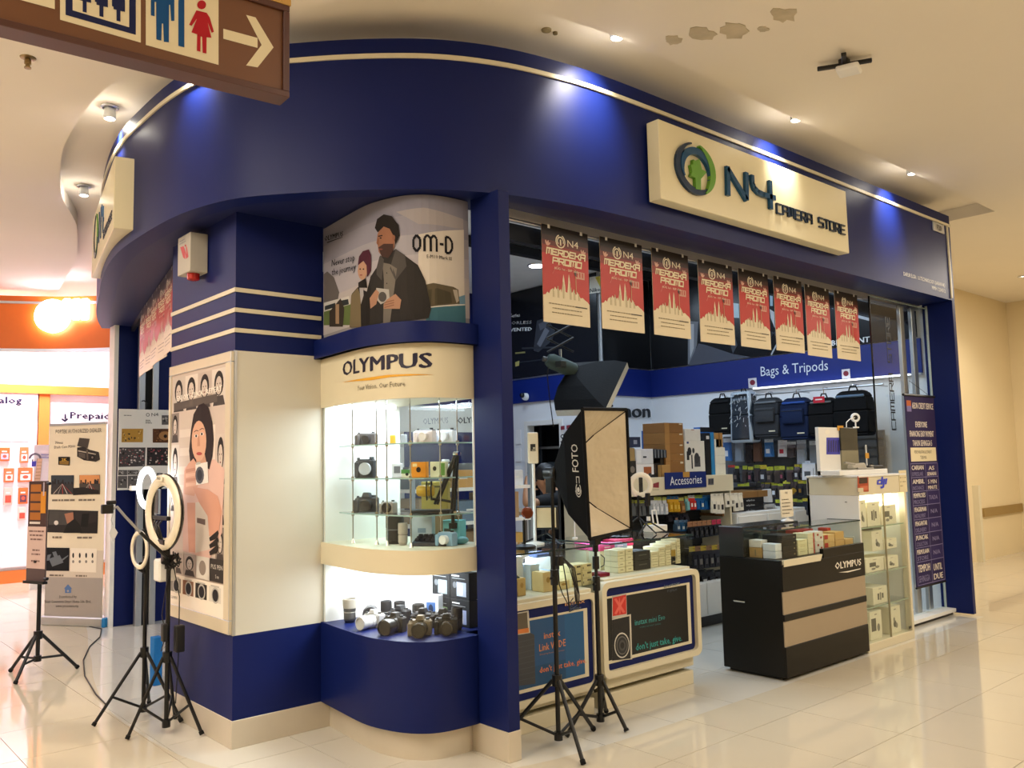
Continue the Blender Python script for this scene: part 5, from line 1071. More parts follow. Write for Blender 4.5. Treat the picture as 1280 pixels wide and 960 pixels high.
dji(1091, 1105, 663, 697, 'white drone carton, left one of the second shelf pair', .74, 0); dji(1106, 1122, 673, 695, 'white drone carton, right one of the second shelf pair', .74, 0)
tag(MB('#8f8f88', m=card).box(6.80,3.36,.893,6.95,3.50,.925).build('dark_carton', bevel=.002), 'flat grey carton on top of the right second shelf carton', 'box')
for i, (x0, x1, k) in enumerate(((1083,1106,2),(1107,1124,0))): dji(x0, x1, 697 if i == 0 else 695, 722 if i == 0 else 716, ('white carton lying under the second shelf pair, left','white carton lying under the second shelf pair, right')[i], .5835, k)
dji(1092, 1110, 733, 757, 'white drone carton standing on the third cabinet shelf', .3285, 1)
dji(1089, 1104, 763, 806, 'white carton at the bottom of the cabinet, left', .066, 3); dji(1113, 1127, 757, 792, 'white carton at the bottom of the cabinet, right', .066, 0)
t = thing('drone', 'small folded dark drone lying on drone cartons in cabinet', 'drone', (6.55,3.40,1.10)); b = MB('#3a3836'); b.box(6.45,3.37,1.118,6.68,3.43,1.145); b.build('body', t, bevel=.006)
for x in (6.44, 6.70): MB('#2c2a29').box(x-.05,3.355,1.138,x+.05,3.37,1.143).build('propeller', t)
# on the cabinet
z = 1.3455
t = thing('drone_display', 'white display board with blue poster and grey screen on cabinet', 'display', (6.72,3.5,z)); q0, q1 = Py(1026,592,3.52), Py(1074,592,3.52); hz = Py(1026,534,3.52).z
MB('#efe7cd', m=white).box(q0.x,3.52,z,q1.x,3.55,hz).build('board', t, bevel=.002); MB('#f6f6f2', m=white).box(q0.x,3.36,z,7.12,3.55,z+.04).build('plinth', t, bevel=.003)
g = Face((q0.x,3.5195,z), FX); cv = Canvas(); ppoly(cv, g, [(1033,547),(1050,547),(1050,568),(1033,568)], '#3d3fb0', 1); 
for i in range(5): ppoly(cv, g, [(1035+3*i,550+i % 2),(1036.5+3*i,550),(1036.5+3*i,565),(1035+3*i,565)], '#23245c', 2)
pell(cv, g, 1034, 540, 3, 3, '#f3f0e6', 2); cv.build('poster_print', t, g.mp)
MB('#3c3d38', m=gloss).box(Py(1052,566,3.505).x,3.505,Py(1052,563,3.505).z,Py(1073,566,3.505).x,3.52,Py(1060,535,3.505).z).build('screen', t, bevel=.002); MB('#8a8773', m=gloss).box(Py(1052,566,3.508).x,3.508,z+.04,Py(1073,566,3.508).x,3.52,Py(1052,563,3.505).z).build('screen_foot', t)
t = thing('webcam', 'white round webcam on wire arm over the display board', 'camera', (6.95,3.54,hz)); pw = Py(1069,522,3.54); MB('#eef0f0', m=gloss).ring(pw, (-.7,-.7,0), .028, .012, 20, 8).build('head', t, smooth=50); MB('#202226', m=gloss).lathe(pw, (-.7,-.7,0), [(.02,0),(.02,.008),(.001,.01)], 14).build('lens', t)
MB('#e2e2e0', m=white).tube([Py(1058,534,3.54)+V(0,0,.0), Py(1058,528,3.54), Py(1062,524,3.54), pw], .004).build('wire_arm', t); MB('#e8e8e4', m=white).box(pw.x-.03,3.525,hz+.001,pw.x+.03,3.55,hz+.012).build('clip', t); MB('#e8e8e4', m=white).cyl(pw-V(0,0,.03), (pw.x,3.54,hz+.01), .006).build('stem', t)
t = thing('drone', 'grey folded drone with arms lying on the white plinth', 'drone', (6.80,3.42,z+.041)); b = MB('#b5b0a2'); b.hexa([(6.62,3.40,z+.05),(6.86,3.40,z+.042),(6.86,3.46,z+.042),(6.62,3.46,z+.05)], [(6.62,3.41,z+.085),(6.84,3.41,z+.095),(6.84,3.45,z+.095),(6.62,3.45,z+.085)]); b.build('body', t, bevel=.008)
for q in (((6.60,3.38,z+.085),(6.48,3.40,z+.10)),((6.86,3.38,z+.07),(6.98,3.40,z+.06)),((6.66,3.39,z+.05),(6.92,3.385,z+.045))): MB('#8f8a7d').tube(q, .009).build('arm', t)
t = thing('remote_controller', 'dark remote controller lying right of the drone', 'controller', (7.0,3.43,z+.041)); MB('#2b2b2d').box(6.92,3.38,z+.041,7.10,3.47,z+.07).build('body', t, bevel=.008); MB('#3d3d40', m=gloss).cyl((6.97,3.42,z+.07),(6.97,3.42,z+.085),.012).build('stick', t)
t = thing('sample_pole', 'small white post with orange tag on cabinet top', 'display', (7.12,3.48,z)); pq = Py(1083,570,3.48); MB('#e6e2d6', m=white).cyl((pq.x,3.48,z+.04),(pq.x,3.48,Py(1083,556,3.48).z),.006).build('post', t); MB('#cf9a3c', m=paper).box(pq.x-.03,3.472,pq.z-.02,pq.x+.03,3.475,pq.z+.025).build('tag', t); MB('#e6e2d6', m=white).lathe((pq.x,3.48,z+.0405), (0,0,1), [(.035,0),(.03,.006),(.006,.01)], 12).build('foot', t)
tag(MB('#d39a3a', m=paper).box(Py(1047,536,3.515).x,3.512,Py(1047,538,3.515).z,Py(1054,536,3.515).x,3.518,Py(1047,532,3.515).z).build('orange_tag'), 'orange paper tag clipped to the top of the display board', 'tag')

# ================================================================== GLASS DOOR AND SERVICE BANNER
t = thing('glass_door', 'frameless sliding glass door panel with vertical dark lettering', 'door', (7.9,3.52,.06)); MB(m=glass).box(7.30,3.515,.062,8.465,3.527,2.90).build('pane', t); b = MB('#16191c', m=gloss); b.box(7.298,3.514,.062,7.304,3.528,2.90); b.build('edge', t); MB('#b9c7c4', m=gloss).box(8.460,3.510,.062,8.468,3.53,2.93).build('edge', t); MB('#9fb0ae', m=gloss).box(7.30,3.513,2.90,8.465,3.529,2.908).build('edge', t)
gd = Face((7.30,3.5145,.06), FX); p0, p1 = gd.at(1120, 537), gd.at(1113, 418); cv = Canvas(); cv.block('CAMERA STORE', 0, 0, .075, 1.02, .014, '#1d2328', 1); cv.sh = [([(p0[0]-y_, p0[1]+x_) for x_, y_ in P], f_, c_, L_) for P, f_, c_, L_ in cv.sh]; cv.build('lettering', t, gd.mp)
t = thing('service_banner', 'tall dark purple hanging banner with white table of text', 'banner', (8.0,3.44,.31)); bx0, bx1, bz0, bz1 = 7.70, 8.31, .325, 2.035
MB('#2c2350', m=paper).box(bx0,3.44,bz0,bx1,3.444,bz1).build('sheet', t); b = MB(m=blk); b.cyl((bx0-.02,3.442,bz1),(bx1+.02,3.442,bz1),.012,n=8); b.cyl((bx0,3.442,bz0),(bx1,3.442,bz0),.009,n=8); b.build('rod', t); MB(m=blk).tube([(bx0+.1,3.445,bz1),(bx0+.2,3.48,bz1+.14),(bx1-.05,3.445,bz1)], .002).build('cord', t)
bf = Face((bx0,3.4394,bz0), FX); W, H = bx1-bx0, bz1-bz0; cv = Canvas(); wt, gy = '#d9cfc6', '#7f78a0'
cv.rect(0, 0, W, H, '#2c2350', 0); cv.rect(.03, H-.15, .12, H-.05, '#b5603a', 1); cv.rect(.03, H-.15, .12, H-.10, '#7d74a8', 2); cv.text('AEON CREDIT SERVICE', .14, H-.12, .055, wt, 1, w=.44, bold=.03)
for i, (s_, w_) in enumerate((('EVERYONE',.24),('FINANCING EASY PAYMENT',.50),('TAHUN SEHINGGA 5',.40))): cv.text(s_, W/2, H-.29-.085*i, .052, wt, 1, 'C', w=w_, bold=.04)
cv.rect(.05, H-.60, W-.03, H-.475, '#e8dcb8', 1); cv.text('PERSYARATAN & SYARAT', W/2, H-.53, .03, '#5a5040', 2, 'C', w=.36); cv.text('TERMA', W/2, H-.58, .03, '#5a5040', 2, 'C')
rows = (('CARIAN','EXPRESSLANE','AS','SENARAI'),('AMBIL','INSTANCE','5 MIN','MINUTE'),('PEMPROSES','PROCESS','TIADA',''),('PENGIRIMAN','INSTALLMENT','N/A',''),('PENGANTAR','DELIVERY','N/A',''),('PUNCAK','COLLECTION','N/A',''),('PERMULAAN','STORE','N/A',''),('TEMPOH','SEHINGGA','UNTIL','DUE'))
hr = (H-.62-.02)/8.6
for i, r_ in enumerate(rows):
    y = H-.62-hr*(i+1) if i < 7 else .02; h_ = hr if i < 7 else hr*1.6
    cv.rect(.03, y+h_-.002, W-.02, y+h_+.004, gy, 1)
    if i % 2 == 0: cv.rect(.33, y, W-.02, y+h_-.003, '#332a5c', 1)
    cv.text(r_[0], .05, y+h_*.56, h_*.32, wt, 3, w=.24, bold=.06); cv.text(r_[1], .05, y+h_*.12, h_*.28, gy, 3, w=.22, bold=.02)
    cv.text(r_[2], .455, y+h_*(.5 if r_[3] else .35), h_*.3, wt if i < 2 or i == 7 else gy, 3, 'C', w=.08+.02*len(r_[2]), bold=.03)
    if r_[3]: cv.text(r_[3], .455, y+h_*.1, h_*.26, wt, 3, 'C', w=.19, bold=.04)
cv.rect(.325, .02, .331, H-.62, gy, 2); cv.rect(.028, .02, .034, H-.62, gy, 2); cv.rect(W-.022, .02, W-.016, H-.62, gy, 2); cv.rect(.028, .018, W-.016, .024, gy, 2)
cv.build('print', t, bf.mp, paper)
# ================================================================== SHOP WALLS: PRINTS
wf = Face((8.469,7.0,2.29), FY); cf2 = Face((7.57,6.969,2.29), FX); sfc = Face((7.569,8.9,2.29), FY)
t = thing('wall_poster', 'long black poster with chrome shapes above the blue band, right wall', 'poster', (8.46,5.3,2.65))
MB('#17181c', m=gloss).box(8.462, 3.62, 2.64, 8.47, 6.95, 3.78).build('sheet', t); pw = Face((8.4615,6.95,2.64), FY); cv = Canvas(); zz = Zoom(pw, 860, 300, 5.333)
for pts, c in (([(0,540),(70,545),(60,700),(20,820),(0,830)],'#7a808a'),([(10,560),(40,560),(40,720),(15,790)],'#b9bec6'),([(70,690),(120,700),(300,760),(420,780),(300,800),(0,840)],'#565a66'),([(250,560),(300,580),(330,700),(300,760)],'#4a4f58'),([(545,460),(575,480),(580,590),(552,520)],'#c3c8cf'),([(552,760),(590,690),(590,710),(556,775)],'#aab0b8'),([(300,420),(340,425),(342,520),(298,518)],'#b5d2e0'),([(545,345),(566,345),(566,440),(548,440)],'#a8c5d6'),([(955,365),(972,370),(968,460),(950,450)],'#8ba2b4'),([(1120,400),(1200,420),(1205,480),(1130,470)],'#8f9aa6'),([(1130,500),(1210,520),(1210,540),(1135,520)],'#c2c8d0')): ppoly(cv, zz, pts, c, 2)
ptext(cv, zz, 'BRILLIANT', 960, 705, 1212, 680, 36, '#e9edf2', 3, .03)
ptext(cv, zz, 'MIRRORLESS', 560, 640, 770, 620, 30, '#3f444c', 3, .02)
cv.build('print', t, pw.mp, gloss, eps=.001)
t = thing('wall_poster', 'black poster with silver lens shapes above the big black lettering', 'poster', (8.0,6.96,2.65)); MB('#141518', m=gloss).box(7.58,6.955,2.64,8.46,6.965,3.78).build('sheet', t); pb = Face((7.58,6.9545,2.64), FX); cv = Canvas(); zz = Zoom(pb, 630, 420, 5.333)
for pts, c in (([(1130,70),(1230,20),(1250,200),(1160,230)],'#555a68'),([(1170,90),(1215,60),(1235,180),(1190,200)],'#9aa0b0'),([(1000,120),(1040,60),(1080,180),(1010,220)],'#2c2f38')): ppoly(cv, zz, pts, c, 2)
cv.build('print', t, pb.mp, gloss, eps=.001)
t = thing('wall_poster', 'dark poster with long lens and small white words, inner wall', 'poster', (7.56,7.9,2.65)); MB('#191a1d', m=gloss).box(7.555,7.02,2.62,7.565,8.88,3.79).build('sheet', t); pi_ = Face((7.5545,8.88,2.62), FY); cv = Canvas(); zz = Zoom(pi_, 640, 280, 4.8)
ppoly(cv, zz, [(465,320),(530,310),(530,410),(465,420)], '#d9d6c6', 2); ppoly(cv, zz, [(500,320),(530,310),(530,380),(510,340)], '#c9b93a', 3); ptext(cv, zz, 'Nikon', 468, 412, 545, 400, 24, '#1a1a1a', 4, .03)
ptext(cv, zz, 'Series', -10, 562, 48, 556, 22, '#e6e8ea', 3, .02); ptext(cv, zz, 'MIRRORLESS', -80, 606, 118, 598, 18, '#b9bcc0', 3); ptext(cv, zz, 'REINVENTED', -80, 648, 120, 640, 20, '#f0f2f4', 3, .03)
for pts, c in (([(130,760),(150,580),(210,560),(260,640),(240,700),(160,770)],'#3a3d44'),([(150,720),(200,620),(225,640),(170,740)],'#6a6e78'),([(160,600),(205,580),(215,610),(170,640)],'#565a64'),([(60,740),(260,735),(260,745),(60,752)],'#34373c'),([(20,830),(260,800),(260,808),(20,838)],'#2e3136'),([(20,770),(80,765),(80,775),(20,780)],'#8f8a58')): ppoly(cv, zz, pts, c, 2)
ppoly(cv, zz, [(20,830),(46,820),(44,850),(22,856)], '#b9b06a', 3); cv.build('print', t, pi_.mp, gloss, eps=.001)
# wall words: flat lettering boards on their walls
cv = Canvas(); zz = Zoom(cf2, 760, 480, 8); ptext(cv, zz, 'Canon', -75, 333, 418, 333, 135, '#10131a', 2, .05, 3); o = cv.build('wall_lettering', None, cf2.mp, printm, eps=.002); tag(o, 'large black serif-like lettering on the white back wall', 'lettering')
cv = Canvas(); zz = Zoom(sfc, 640, 500, 8); ptext(cv, zz, 'SAMYANG', 488, 430, 1000, 400, 88, '#14161c', 2, .0, 2); ppoly(cv, zz, [(490,262),(528,256),(528,296),(490,300)], '#8a2f3c', 2); ppoly(cv, zz, [(548,254),(586,248),(586,286),(548,292)], '#8a2f3c', 2); o = cv.build('wall_lettering', None, sfc.mp, printm, eps=.002); tag(o, 'thin black lettering with two dark red marks beside doorway', 'lettering')
cv = Canvas(); zz = Zoom(wf, 860, 300, 5.333); ptext(cv, zz, 'Bags & Tripods', 487, 908, 935, 866, 64, '#dfe8f4', 2, 0, 2)
for x, y in ((402,928),(1025,868)): ppoly(cv, zz, [(x,y-4),(x+55,y-10),(x+60,y+55),(x+4,y+60)], '#d8d6dc', 2); pell(cv, zz, x+30, y+22, 18, 18, '#7c2436', 3)
o = cv.build('wall_lettering', None, wf.mp, printm, eps=.002); tag(o, 'pale lettering on the blue band over the backpacks', 'lettering')
t = thing('dome_camera', 'white wall camera on the blue band left of the softbox', 'camera', Px(658,496,7.56)); q = Px(658,496,7.555); MB('#e8ecf0', m=gloss).lathe(q, (-1,0,0), [(.05,0),(.05,.03),(.04,.05)], 16).build('base', t, smooth=40); MB('#15171c', m=gloss).ell(q+V(-.06,.015,.02), (.035,.035,.035)).build('lens', t, smooth=60)
t = thing('notice_sheet', 'white paper sheets pinned left of the doorway', 'notice', Px(649,560,7.58));
for i, (a, c_) in enumerate(((537,555),(560,577),(582,596))): p, q = Px(645,c_,7.59), Px(651,a,7.59); MB('#f4f5f6', m=paper).box(7.588,min(p.y,q.y),p.z,7.592,max(p.y,q.y),q.z).build('sheet', t)
# tall white display words seen through the case
t = thing('lettered_board', 'white board with grey lettering seen through show case glass', 'sign', (4.2,5.6,1.7)); q0, q1 = Py(497,560,5.6), Py(600,560,5.6); zt_ = Py(560,508,5.6).z; zb_ = Py(560,540,5.6).z
MB('#e4eaf0', m=white).box(q0.x,5.6,zb_,q1.x+.10,5.63,zt_).build('board', t); lbf = Face((q0.x,5.5995,zb_), FX); cv = Canvas(); zz = Zoom(lbf, 380, 400, 5.333); ptext(cv, zz, 'OLYMPUS', 795, 696, 962, 686, 40, '#8a93a0', 1); ptext(cv, zz, 'OLYMPUS', 1025, 690, 1230, 680, 40, '#30353d', 1, .03); cv.build('lettering', t, lbf.mp)
for x in (q0.x+.04, q1.x+.04): MB('#cfd6dc', m=white).box(x,5.63,0,x+.04,5.67,zt_-.02).build('post', t)
t = thing('back_shelf', 'grey shelf unit of cartons seen through the show case', 'shelf', (3.9,5.2,0))
for z in (.75,1.05,1.30): MB('#b9c4cc', m=white).box(3.5,5.05,z,4.6,5.45,z+.025).build('shelf_board', t)
for x in (3.47,4.60):
    for y in (5.05,5.42): MB('#8a939a').box(x,y,0,x+.03,y+.03,1.5).build('post', t)
for i, (x, z, w, h, c) in enumerate(((3.55,1.325,.25,.16,'#5b6470'),(3.85,1.325,.2,.13,'#c99a5c'),(4.08,1.325,.28,.18,'#8e99a4'),(4.4,1.325,.15,.12,'#d9dde0'),(3.55,1.075,.3,.18,'#9c8468'),(3.9,1.075,.25,.15,'#6c7f92'),(4.2,1.075,.3,.2,'#a88a66'),(3.55,.775,.35,.2,'#9b7f5e'),(3.95,.775,.3,.22,'#8c7458'),(4.3,.775,.25,.18,'#caa45c'))):
    boxitem('storage_box', '%s carton on the %s shelf seen through the show case' % (('slate','orange-tan','grey','white','brown','blue-grey','tan','wide brown','dark tan','yellow-tan')[i], 'top' if z > 1.3 else 'middle' if z > 1 else 'lower'), V(x+w/2,5.2,z), w, .25, h, 0, c, marks=((.3,.5,.7,.6,'#e4e4e0'),))

# ================================================================== BACKPACKS ON THE RAIL
t = thing('hanging_rail', 'bright metal rail that carries the row of backpacks', 'rail', (8.2,4.9,2.2)); MB(m=aln).cyl((8.18,3.85,2.185),(8.18,5.75,2.185),.011).build('bar', t)
for y in (3.95,4.8,5.65): MB(m=aln).cyl((8.18,y,2.185),(8.47,y,2.185),.008).build('bracket', t)
MB(m=emis('shelf_strip','#f2f7ff',3)).box(8.40,3.7,2.272,8.44,5.45,2.286).build('strip_lamp', t)
def backpack(label, px, pyt, pyb, wpx, col, top, X=8.10, pocket=None, tagc=None, wrap=False, logo=True):
    cc = Px(px, (pyt+pyb)/2, X); zt_, zb_ = Px(px, pyt, X).z, Px(px, pyb, X).z; w = abs(Px(px-wpx/2, pyb, X).y-Px(px+wpx/2, pyb, X).y); h = zt_-zb_; d = .17
    t = thing('backpack', label, 'backpack', (X, cc.y, zb_), 0, 'backpacks on the rail'); x0 = X-d/2
    b = MB(col, m=cloth); n = 5
    prof = ((0,.86,.92),(.06,.98,1),(.55,1,1),(.85,.92,.88),(.96,.78,.66),(1,.55,.4))
    for (a, w0, d0), (e, w1, d1) in zip(prof[:-1], prof[1:]):
        b.hexa([(X-d*d0/2,cc.y-w*w0/2,zb_+a*h),(X+d*d0/2,cc.y-w*w0/2,zb_+a*h),(X+d*d0/2,cc.y+w*w0/2,zb_+a*h),(X-d*d0/2,cc.y+w*w0/2,zb_+a*h)], [(X-d*d1/2,cc.y-w*w1/2,zb_+e*h),(X+d*d1/2,cc.y-w*w1/2,zb_+e*h),(X+d*d1/2,cc.y+w*w1/2,zb_+e*h),(X-d*d1/2,cc.y+w*w1/2,zb_+e*h)])
    b.build('bag_body', t, bevel=.012, smooth=40)
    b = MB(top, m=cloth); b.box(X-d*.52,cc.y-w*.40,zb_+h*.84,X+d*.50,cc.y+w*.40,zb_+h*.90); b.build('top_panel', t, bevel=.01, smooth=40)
    if pocket: 
        b = MB(pocket, m=cloth); b.box(X-d*.5-.035,cc.y-w*.38,zb_+h*.38,X-d*.4,cc.y+w*.36,zb_+h*.74); pk_ = b.build('pocket', t, bevel=.02, seg=2, smooth=40); MB('#1c1d1f').tube([(X-d*.5-.037,cc.y-w*.36,zb_+h*.68),(X-d*.5-.037,cc.y+w*.34,zb_+h*.68)], .003).build('zip', pk_)
    MB('#1a1b1d', m=cloth).tube([(X,cc.y-w*.14,zb_+h*.97),(X,cc.y-w*.08,zb_+h*1.10),(X,cc.y+w*.08,zb_+h*1.10),(X,cc.y+w*.14,zb_+h*.97)], .008).build('handle', t)
    MB(m=chrome).tube([(X,cc.y,zb_+h*1.11),(X,cc.y,2.197),(8.18,cc.y,2.199),(8.20,cc.y,2.186)], .004).build('hook', t)
    for s_ in (-1, 1): MB('#191a1c', m=cloth).tube([(X+d*.5,cc.y+s_*w*.25,zb_+h*.95),(X+d*.62,cc.y+s_*w*.3,zb_+h*.5),(X+d*.5,cc.y+s_*w*.36,zb_+h*.08)], .012).build('strap', t)
    if logo: MB('#d9d2b8', m=paper).box(X-d*.5-.004,cc.y-w*.36,zb_+h*.14,X-d*.5+.002,cc.y-w*.12,zb_+h*.17).build('label', t)
    if tagc: tg_ = MB(tagc, m=paper).box(X-d*.5-.012,cc.y-w*.2,zb_+h*.86,X-d*.5-.006,cc.y+w*.22,zb_+h*1.02).build('swing_tag', t); MB('#f2e6e4', m=paper).box(X-d*.5-.014,cc.y-w*.12,zb_+h*.93,X-d*.5-.012,cc.y+w*.14,zb_+h*.96).build('tag_print', tg_)
    if wrap: 
        b = MB('#a9b6c2', m=plasticbag); r_ = random.Random(2)
        b.mat(glassmat('plastic_wrap', (.80,.84,.88), 1.6, .18)); b.hexa([(X-d*.56,cc.y-w*.52,zb_-.005),(X+d*.55,cc.y-w*.52,zb_-.005),(X+d*.55,cc.y+w*.52,zb_-.005),(X-d*.56,cc.y+w*.52,zb_-.005)], [(X-d*.5,cc.y-w*.46,zt_+.02),(X+d*.4,cc.y-w*.46,zt_+.02),(X+d*.4,cc.y+w*.46,zt_+.02),(X-d*.5,cc.y+w*.46,zt_+.02)]); b.build('plastic_wrap', t, bevel=.03, seg=2, smooth=60)
        b = MB('#dfe7ee', m=plasticbag)
        for k in range(34): y, z = cc.y+w*r_.uniform(-.46,.44), zb_+h*r_.uniform(.2,1.0)**.7; b.tube([(X-d*.565,y,z),(X-d*.57,y+r_.uniform(-.02,.03),z-r_.uniform(.01,.05))], .0028, 4)
        b.build('crease', t)
    return t
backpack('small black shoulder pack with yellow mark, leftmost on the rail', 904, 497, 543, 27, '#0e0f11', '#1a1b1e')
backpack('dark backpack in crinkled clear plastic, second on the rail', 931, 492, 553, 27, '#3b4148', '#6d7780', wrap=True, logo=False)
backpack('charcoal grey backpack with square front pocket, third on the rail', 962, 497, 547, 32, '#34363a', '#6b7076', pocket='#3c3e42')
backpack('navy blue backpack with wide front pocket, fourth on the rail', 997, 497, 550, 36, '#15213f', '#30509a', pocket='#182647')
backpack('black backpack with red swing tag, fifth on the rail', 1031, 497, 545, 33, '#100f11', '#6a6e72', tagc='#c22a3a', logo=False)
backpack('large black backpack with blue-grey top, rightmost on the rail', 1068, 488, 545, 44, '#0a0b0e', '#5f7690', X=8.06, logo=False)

# ================================================================== PACKETS ON HOOKS UNDER THE BACKPACKS
t = thing('slat_wall', 'grey slatted hook panel behind the hanging packets', 'panel', (8.44,4.8,.5)); MB('#74787c', m=matte).box(8.44,4.0,.5,8.47,5.9,1.75).build('backing', t)
for k in range(14): MB('#6a6e72', m=matte).box(8.425,4.0,.53+.088*k,8.44,5.9,.595+.088*k).build('slat', t)
def packet(name, label, loc, w, h, d, head, body, group, face_x=True, hh=.18, mark=None, m=None, cat='packet', hook=True):
    """blister packet on its hook: header card, pouch, printed mark; looks to -X, or to -Y"""
    t = thing(name, label, cat, (0,0,0), 0, group)
    MB(head, m=card).box(-w/2,-.002,h*(1-hh),w/2,.002,h).build('header_card', t)
    b = MB(body, m=m or plasticbag); b.hexa([(-w/2,-d*.3,0),(w/2,-d*.3,0),(w/2,d*.3,0),(-w/2,d*.3,0)], [(-w/2,-.003,h*(1-hh)),(w/2,-.003,h*(1-hh)),(w/2,.003,h*(1-hh)),(-w/2,.003,h*(1-hh))])
    b.hexa([(-w*.4,-d/2,h*.05),(w*.4,-d/2,h*.05),(w*.4,d/2,h*.05),(-w*.4,d/2,h*.05)], [(-w*.38,-d*.4,h*.62),(w*.38,-d*.4,h*.62),(w*.38,d*.4,h*.62),(-w*.38,d*.4,h*.62)]); b.build('pouch', t)
    if mark: MB(mark, m=paper).box(-w*.25,-d/2-.002,h*.2,w*.2,-d/2-.0005,h*.45).build('label', t)
    MB(m=chrome).cyl((0,-.03,h*(1-hh*.4)),(0,.17 if face_x else max(.02, GY+.372-loc[1]),h*(1-hh*.4)),.003,n=6).build('hook', t)
    t.location = loc; t.rotation_euler.z = -PI/2 if face_x else 0
    return t
def hookbar(name_y, z, x=8.25):
    return
rr_ = random.Random(11)
rowname = ('first','second','third','fourth')
def ordinal(i): return ('first','second','third','fourth','fifth','sixth','seventh','eighth','ninth','tenth','eleventh','twelfth','thirteenth','fourteenth','fifteenth','sixteenth')[i]
row1 = ((910,548,576,'#dfe4ea','#4a78b8','blue and white'),(925,549,577,'#c3cad2','#8f9aa6','silver'),(938,551,579,'#26282c','#1d1e22','black'),(948,549,577,'#4a3a34','#6a4c3c','brown-black'),(962,549,571,'#e4e6e8','#3f7fc0','white and blue'),(979,550,571,'#eceef0','#dfe2e6','white red-marked'),(990,552,572,'#dcdfe2','#2a2b30','grey-black'),(1003,549,580,'#d4dbe2','#9aa6b2','silver crinkled'),(1019,551,580,'#dde3e8','#7c8894','silver-black'))
for i, (x, a, c_, h1, b1, nm) in enumerate(row1):
    X = 8.26; p = Px(x, c_, X); w = .105; packet('hook_packet', '%s packet, %s from left in the row right under the backpacks' % (nm, ordinal(i)), V(X, p.y, p.z), w, Px(x,a,X).z-p.z, .05, h1, b1, 'packets in the row under the backpacks', mark='#b03040' if i == 5 else '#e9ecef' if i in (0,4) else None)
def prow(x0, x1, n, ya, yb, label, grp, heads, bodies, X=8.26, skew=0, w=.085, hh=.22, mk=None):
    for i in range(n):
        x = x0+(x1-x0)*i/(n-1); yy = skew*(i/(n-1)-.5); p = Px(x, yb+yy+rr_.uniform(-1,1), X)
        q_ = packet('hook_packet', label % ordinal(i), V(X+rr_.uniform(-.01,.01), p.y+rr_.uniform(-.012,.012), p.z+rr_.uniform(-.015,.015)), w*rr_.uniform(.7,1.02), (Px(x,ya+yy,X).z-p.z)*rr_.uniform(.9,1.04), .05, heads[i % len(heads)], bodies[i % len(bodies)], grp, hh=hh*rr_.uniform(.6,1.15), mark=(mk[i % len(mk)] if mk else None)); q_.rotation_euler.x = rr_.uniform(-.06,.06)
yl = ('#b9bf3a','#a9b23c','#c9c94a','#8f9a35','#c4b23c'); dk = ('#2a2b2d','#35302e','#24262c','#3a3436','#2c3138')
prow(922, 1004, 11, 581, 602, 'dark packet with yellow header, %s from left in second hook row', 'yellow-headed packets in the second hook row', yl, dk, skew=-2, mk=('#6a5f58',None,'#8a4a58',None,'#b9bcc0'))
p = Px(1012, 600, 8.24); packet('hook_packet', 'white packet with camera picture at the right of second row', V(8.24,p.y,p.z), .15, .20, .06, '#cfdbe8', '#e1e4e8', 'packets in the second hook row', mark='#55585c')
p = Px(915, 598, 8.26); packet('hook_packet', 'dark packet with red header at the left of second row', V(8.26,p.y,p.z), .09, .15, .05, '#b8423a', '#4a4d52', 'packets in the second hook row')
prow(925, 1010, 11, 602, 622, 'dark packet with yellow header, %s from left in third hook row', 'yellow-headed packets in the third hook row', yl, dk, skew=-2, mk=(None,'#7a7d80',None,'#8f6a30',None,'#c9ced4'))
prow(975, 1010, 5, 624, 645, 'dark packet with yellow header, %s from left in lowest hook row', 'yellow-headed packets in the lowest hook row', yl, ('#23262e','#2a2d38','#1f2128'), X=8.20, mk=('#9fb4c8',None,'#3a4a8a'))
t = thing('tripod_bag', 'mustard folded tripod bag lying in the third hook row', 'bag', (8.15,4.85,1.12)); q0, q1 = Px(985,620,8.14), Px(993,612,8.14); MB('#a8842c', m=cloth).tube([q0, (q0+q1)/2, q1], .028, 8).build('body', t, smooth=60); MB('#3b3420', m=cloth).tube([q0+V(-.005,.0,.012), q0+V(-.005,0,.05), q1+V(-.005,0,.03)], .004).build('cord', t)
# storage table with cartons at the left under the packets
t = thing('storage_table', 'low grey cupboard under the stacked cartons by the black counter', 'cupboard', (7.5,4.9,0)); MB('#8a8d8f', m=white).box(6.96,4.75,.05,8.40,5.5,.98).build('body', t, bevel=.004); MB('#303234').box(7.0,4.80,0,8.36,5.45,.05).build('plinth', t)
for x in (6.97,7.46,7.95): MB('#999ca0', m=white).box(x,4.735,.07,x+.46,4.75,.95).build('door', t, bevel=.003)
z0 = .981; Y = 4.85
def tb(nm, lab, x0, x1, yt, yb, d, col, marks=(), grp=None, YY=Y, zmin=None, cat='box'):
    p, q = Py(x0, yb, YY), Py(x1, yb, YY); h = Py((x0+x1)/2, yt, YY).z-p.z; zb = p.z if zmin is None else zmin; h = Py((x0+x1)/2, yt, YY).z-zb
    boxitem(nm, lab, V((p.x+q.x)/2, YY+d/2, zb), q.x-p.x, d, h, 0, col, marks=marks, group=grp, cat=cat); return zb+h
zz_ = tb('cardboard_box', 'wide brown carton at the bottom, behind the black counter top', 904, 973, 642, 655, .45, '#8a6238', ((.55,.2,.7,.6,'#6b4c2a'),), zmin=z0)
zc = zz_+.001
for i in range(3):
    top_ = tb('black_box', ('lowest','middle','topmost')[i]+' of three flat black cartons with white script', 924, 955, 639-6*i-5, 641-6*i, .35, '#1d1c1e', (('t','alpha',.28,.3,.35,.34,'#c9ccd0'),), zmin=zc); zc = top_+.001
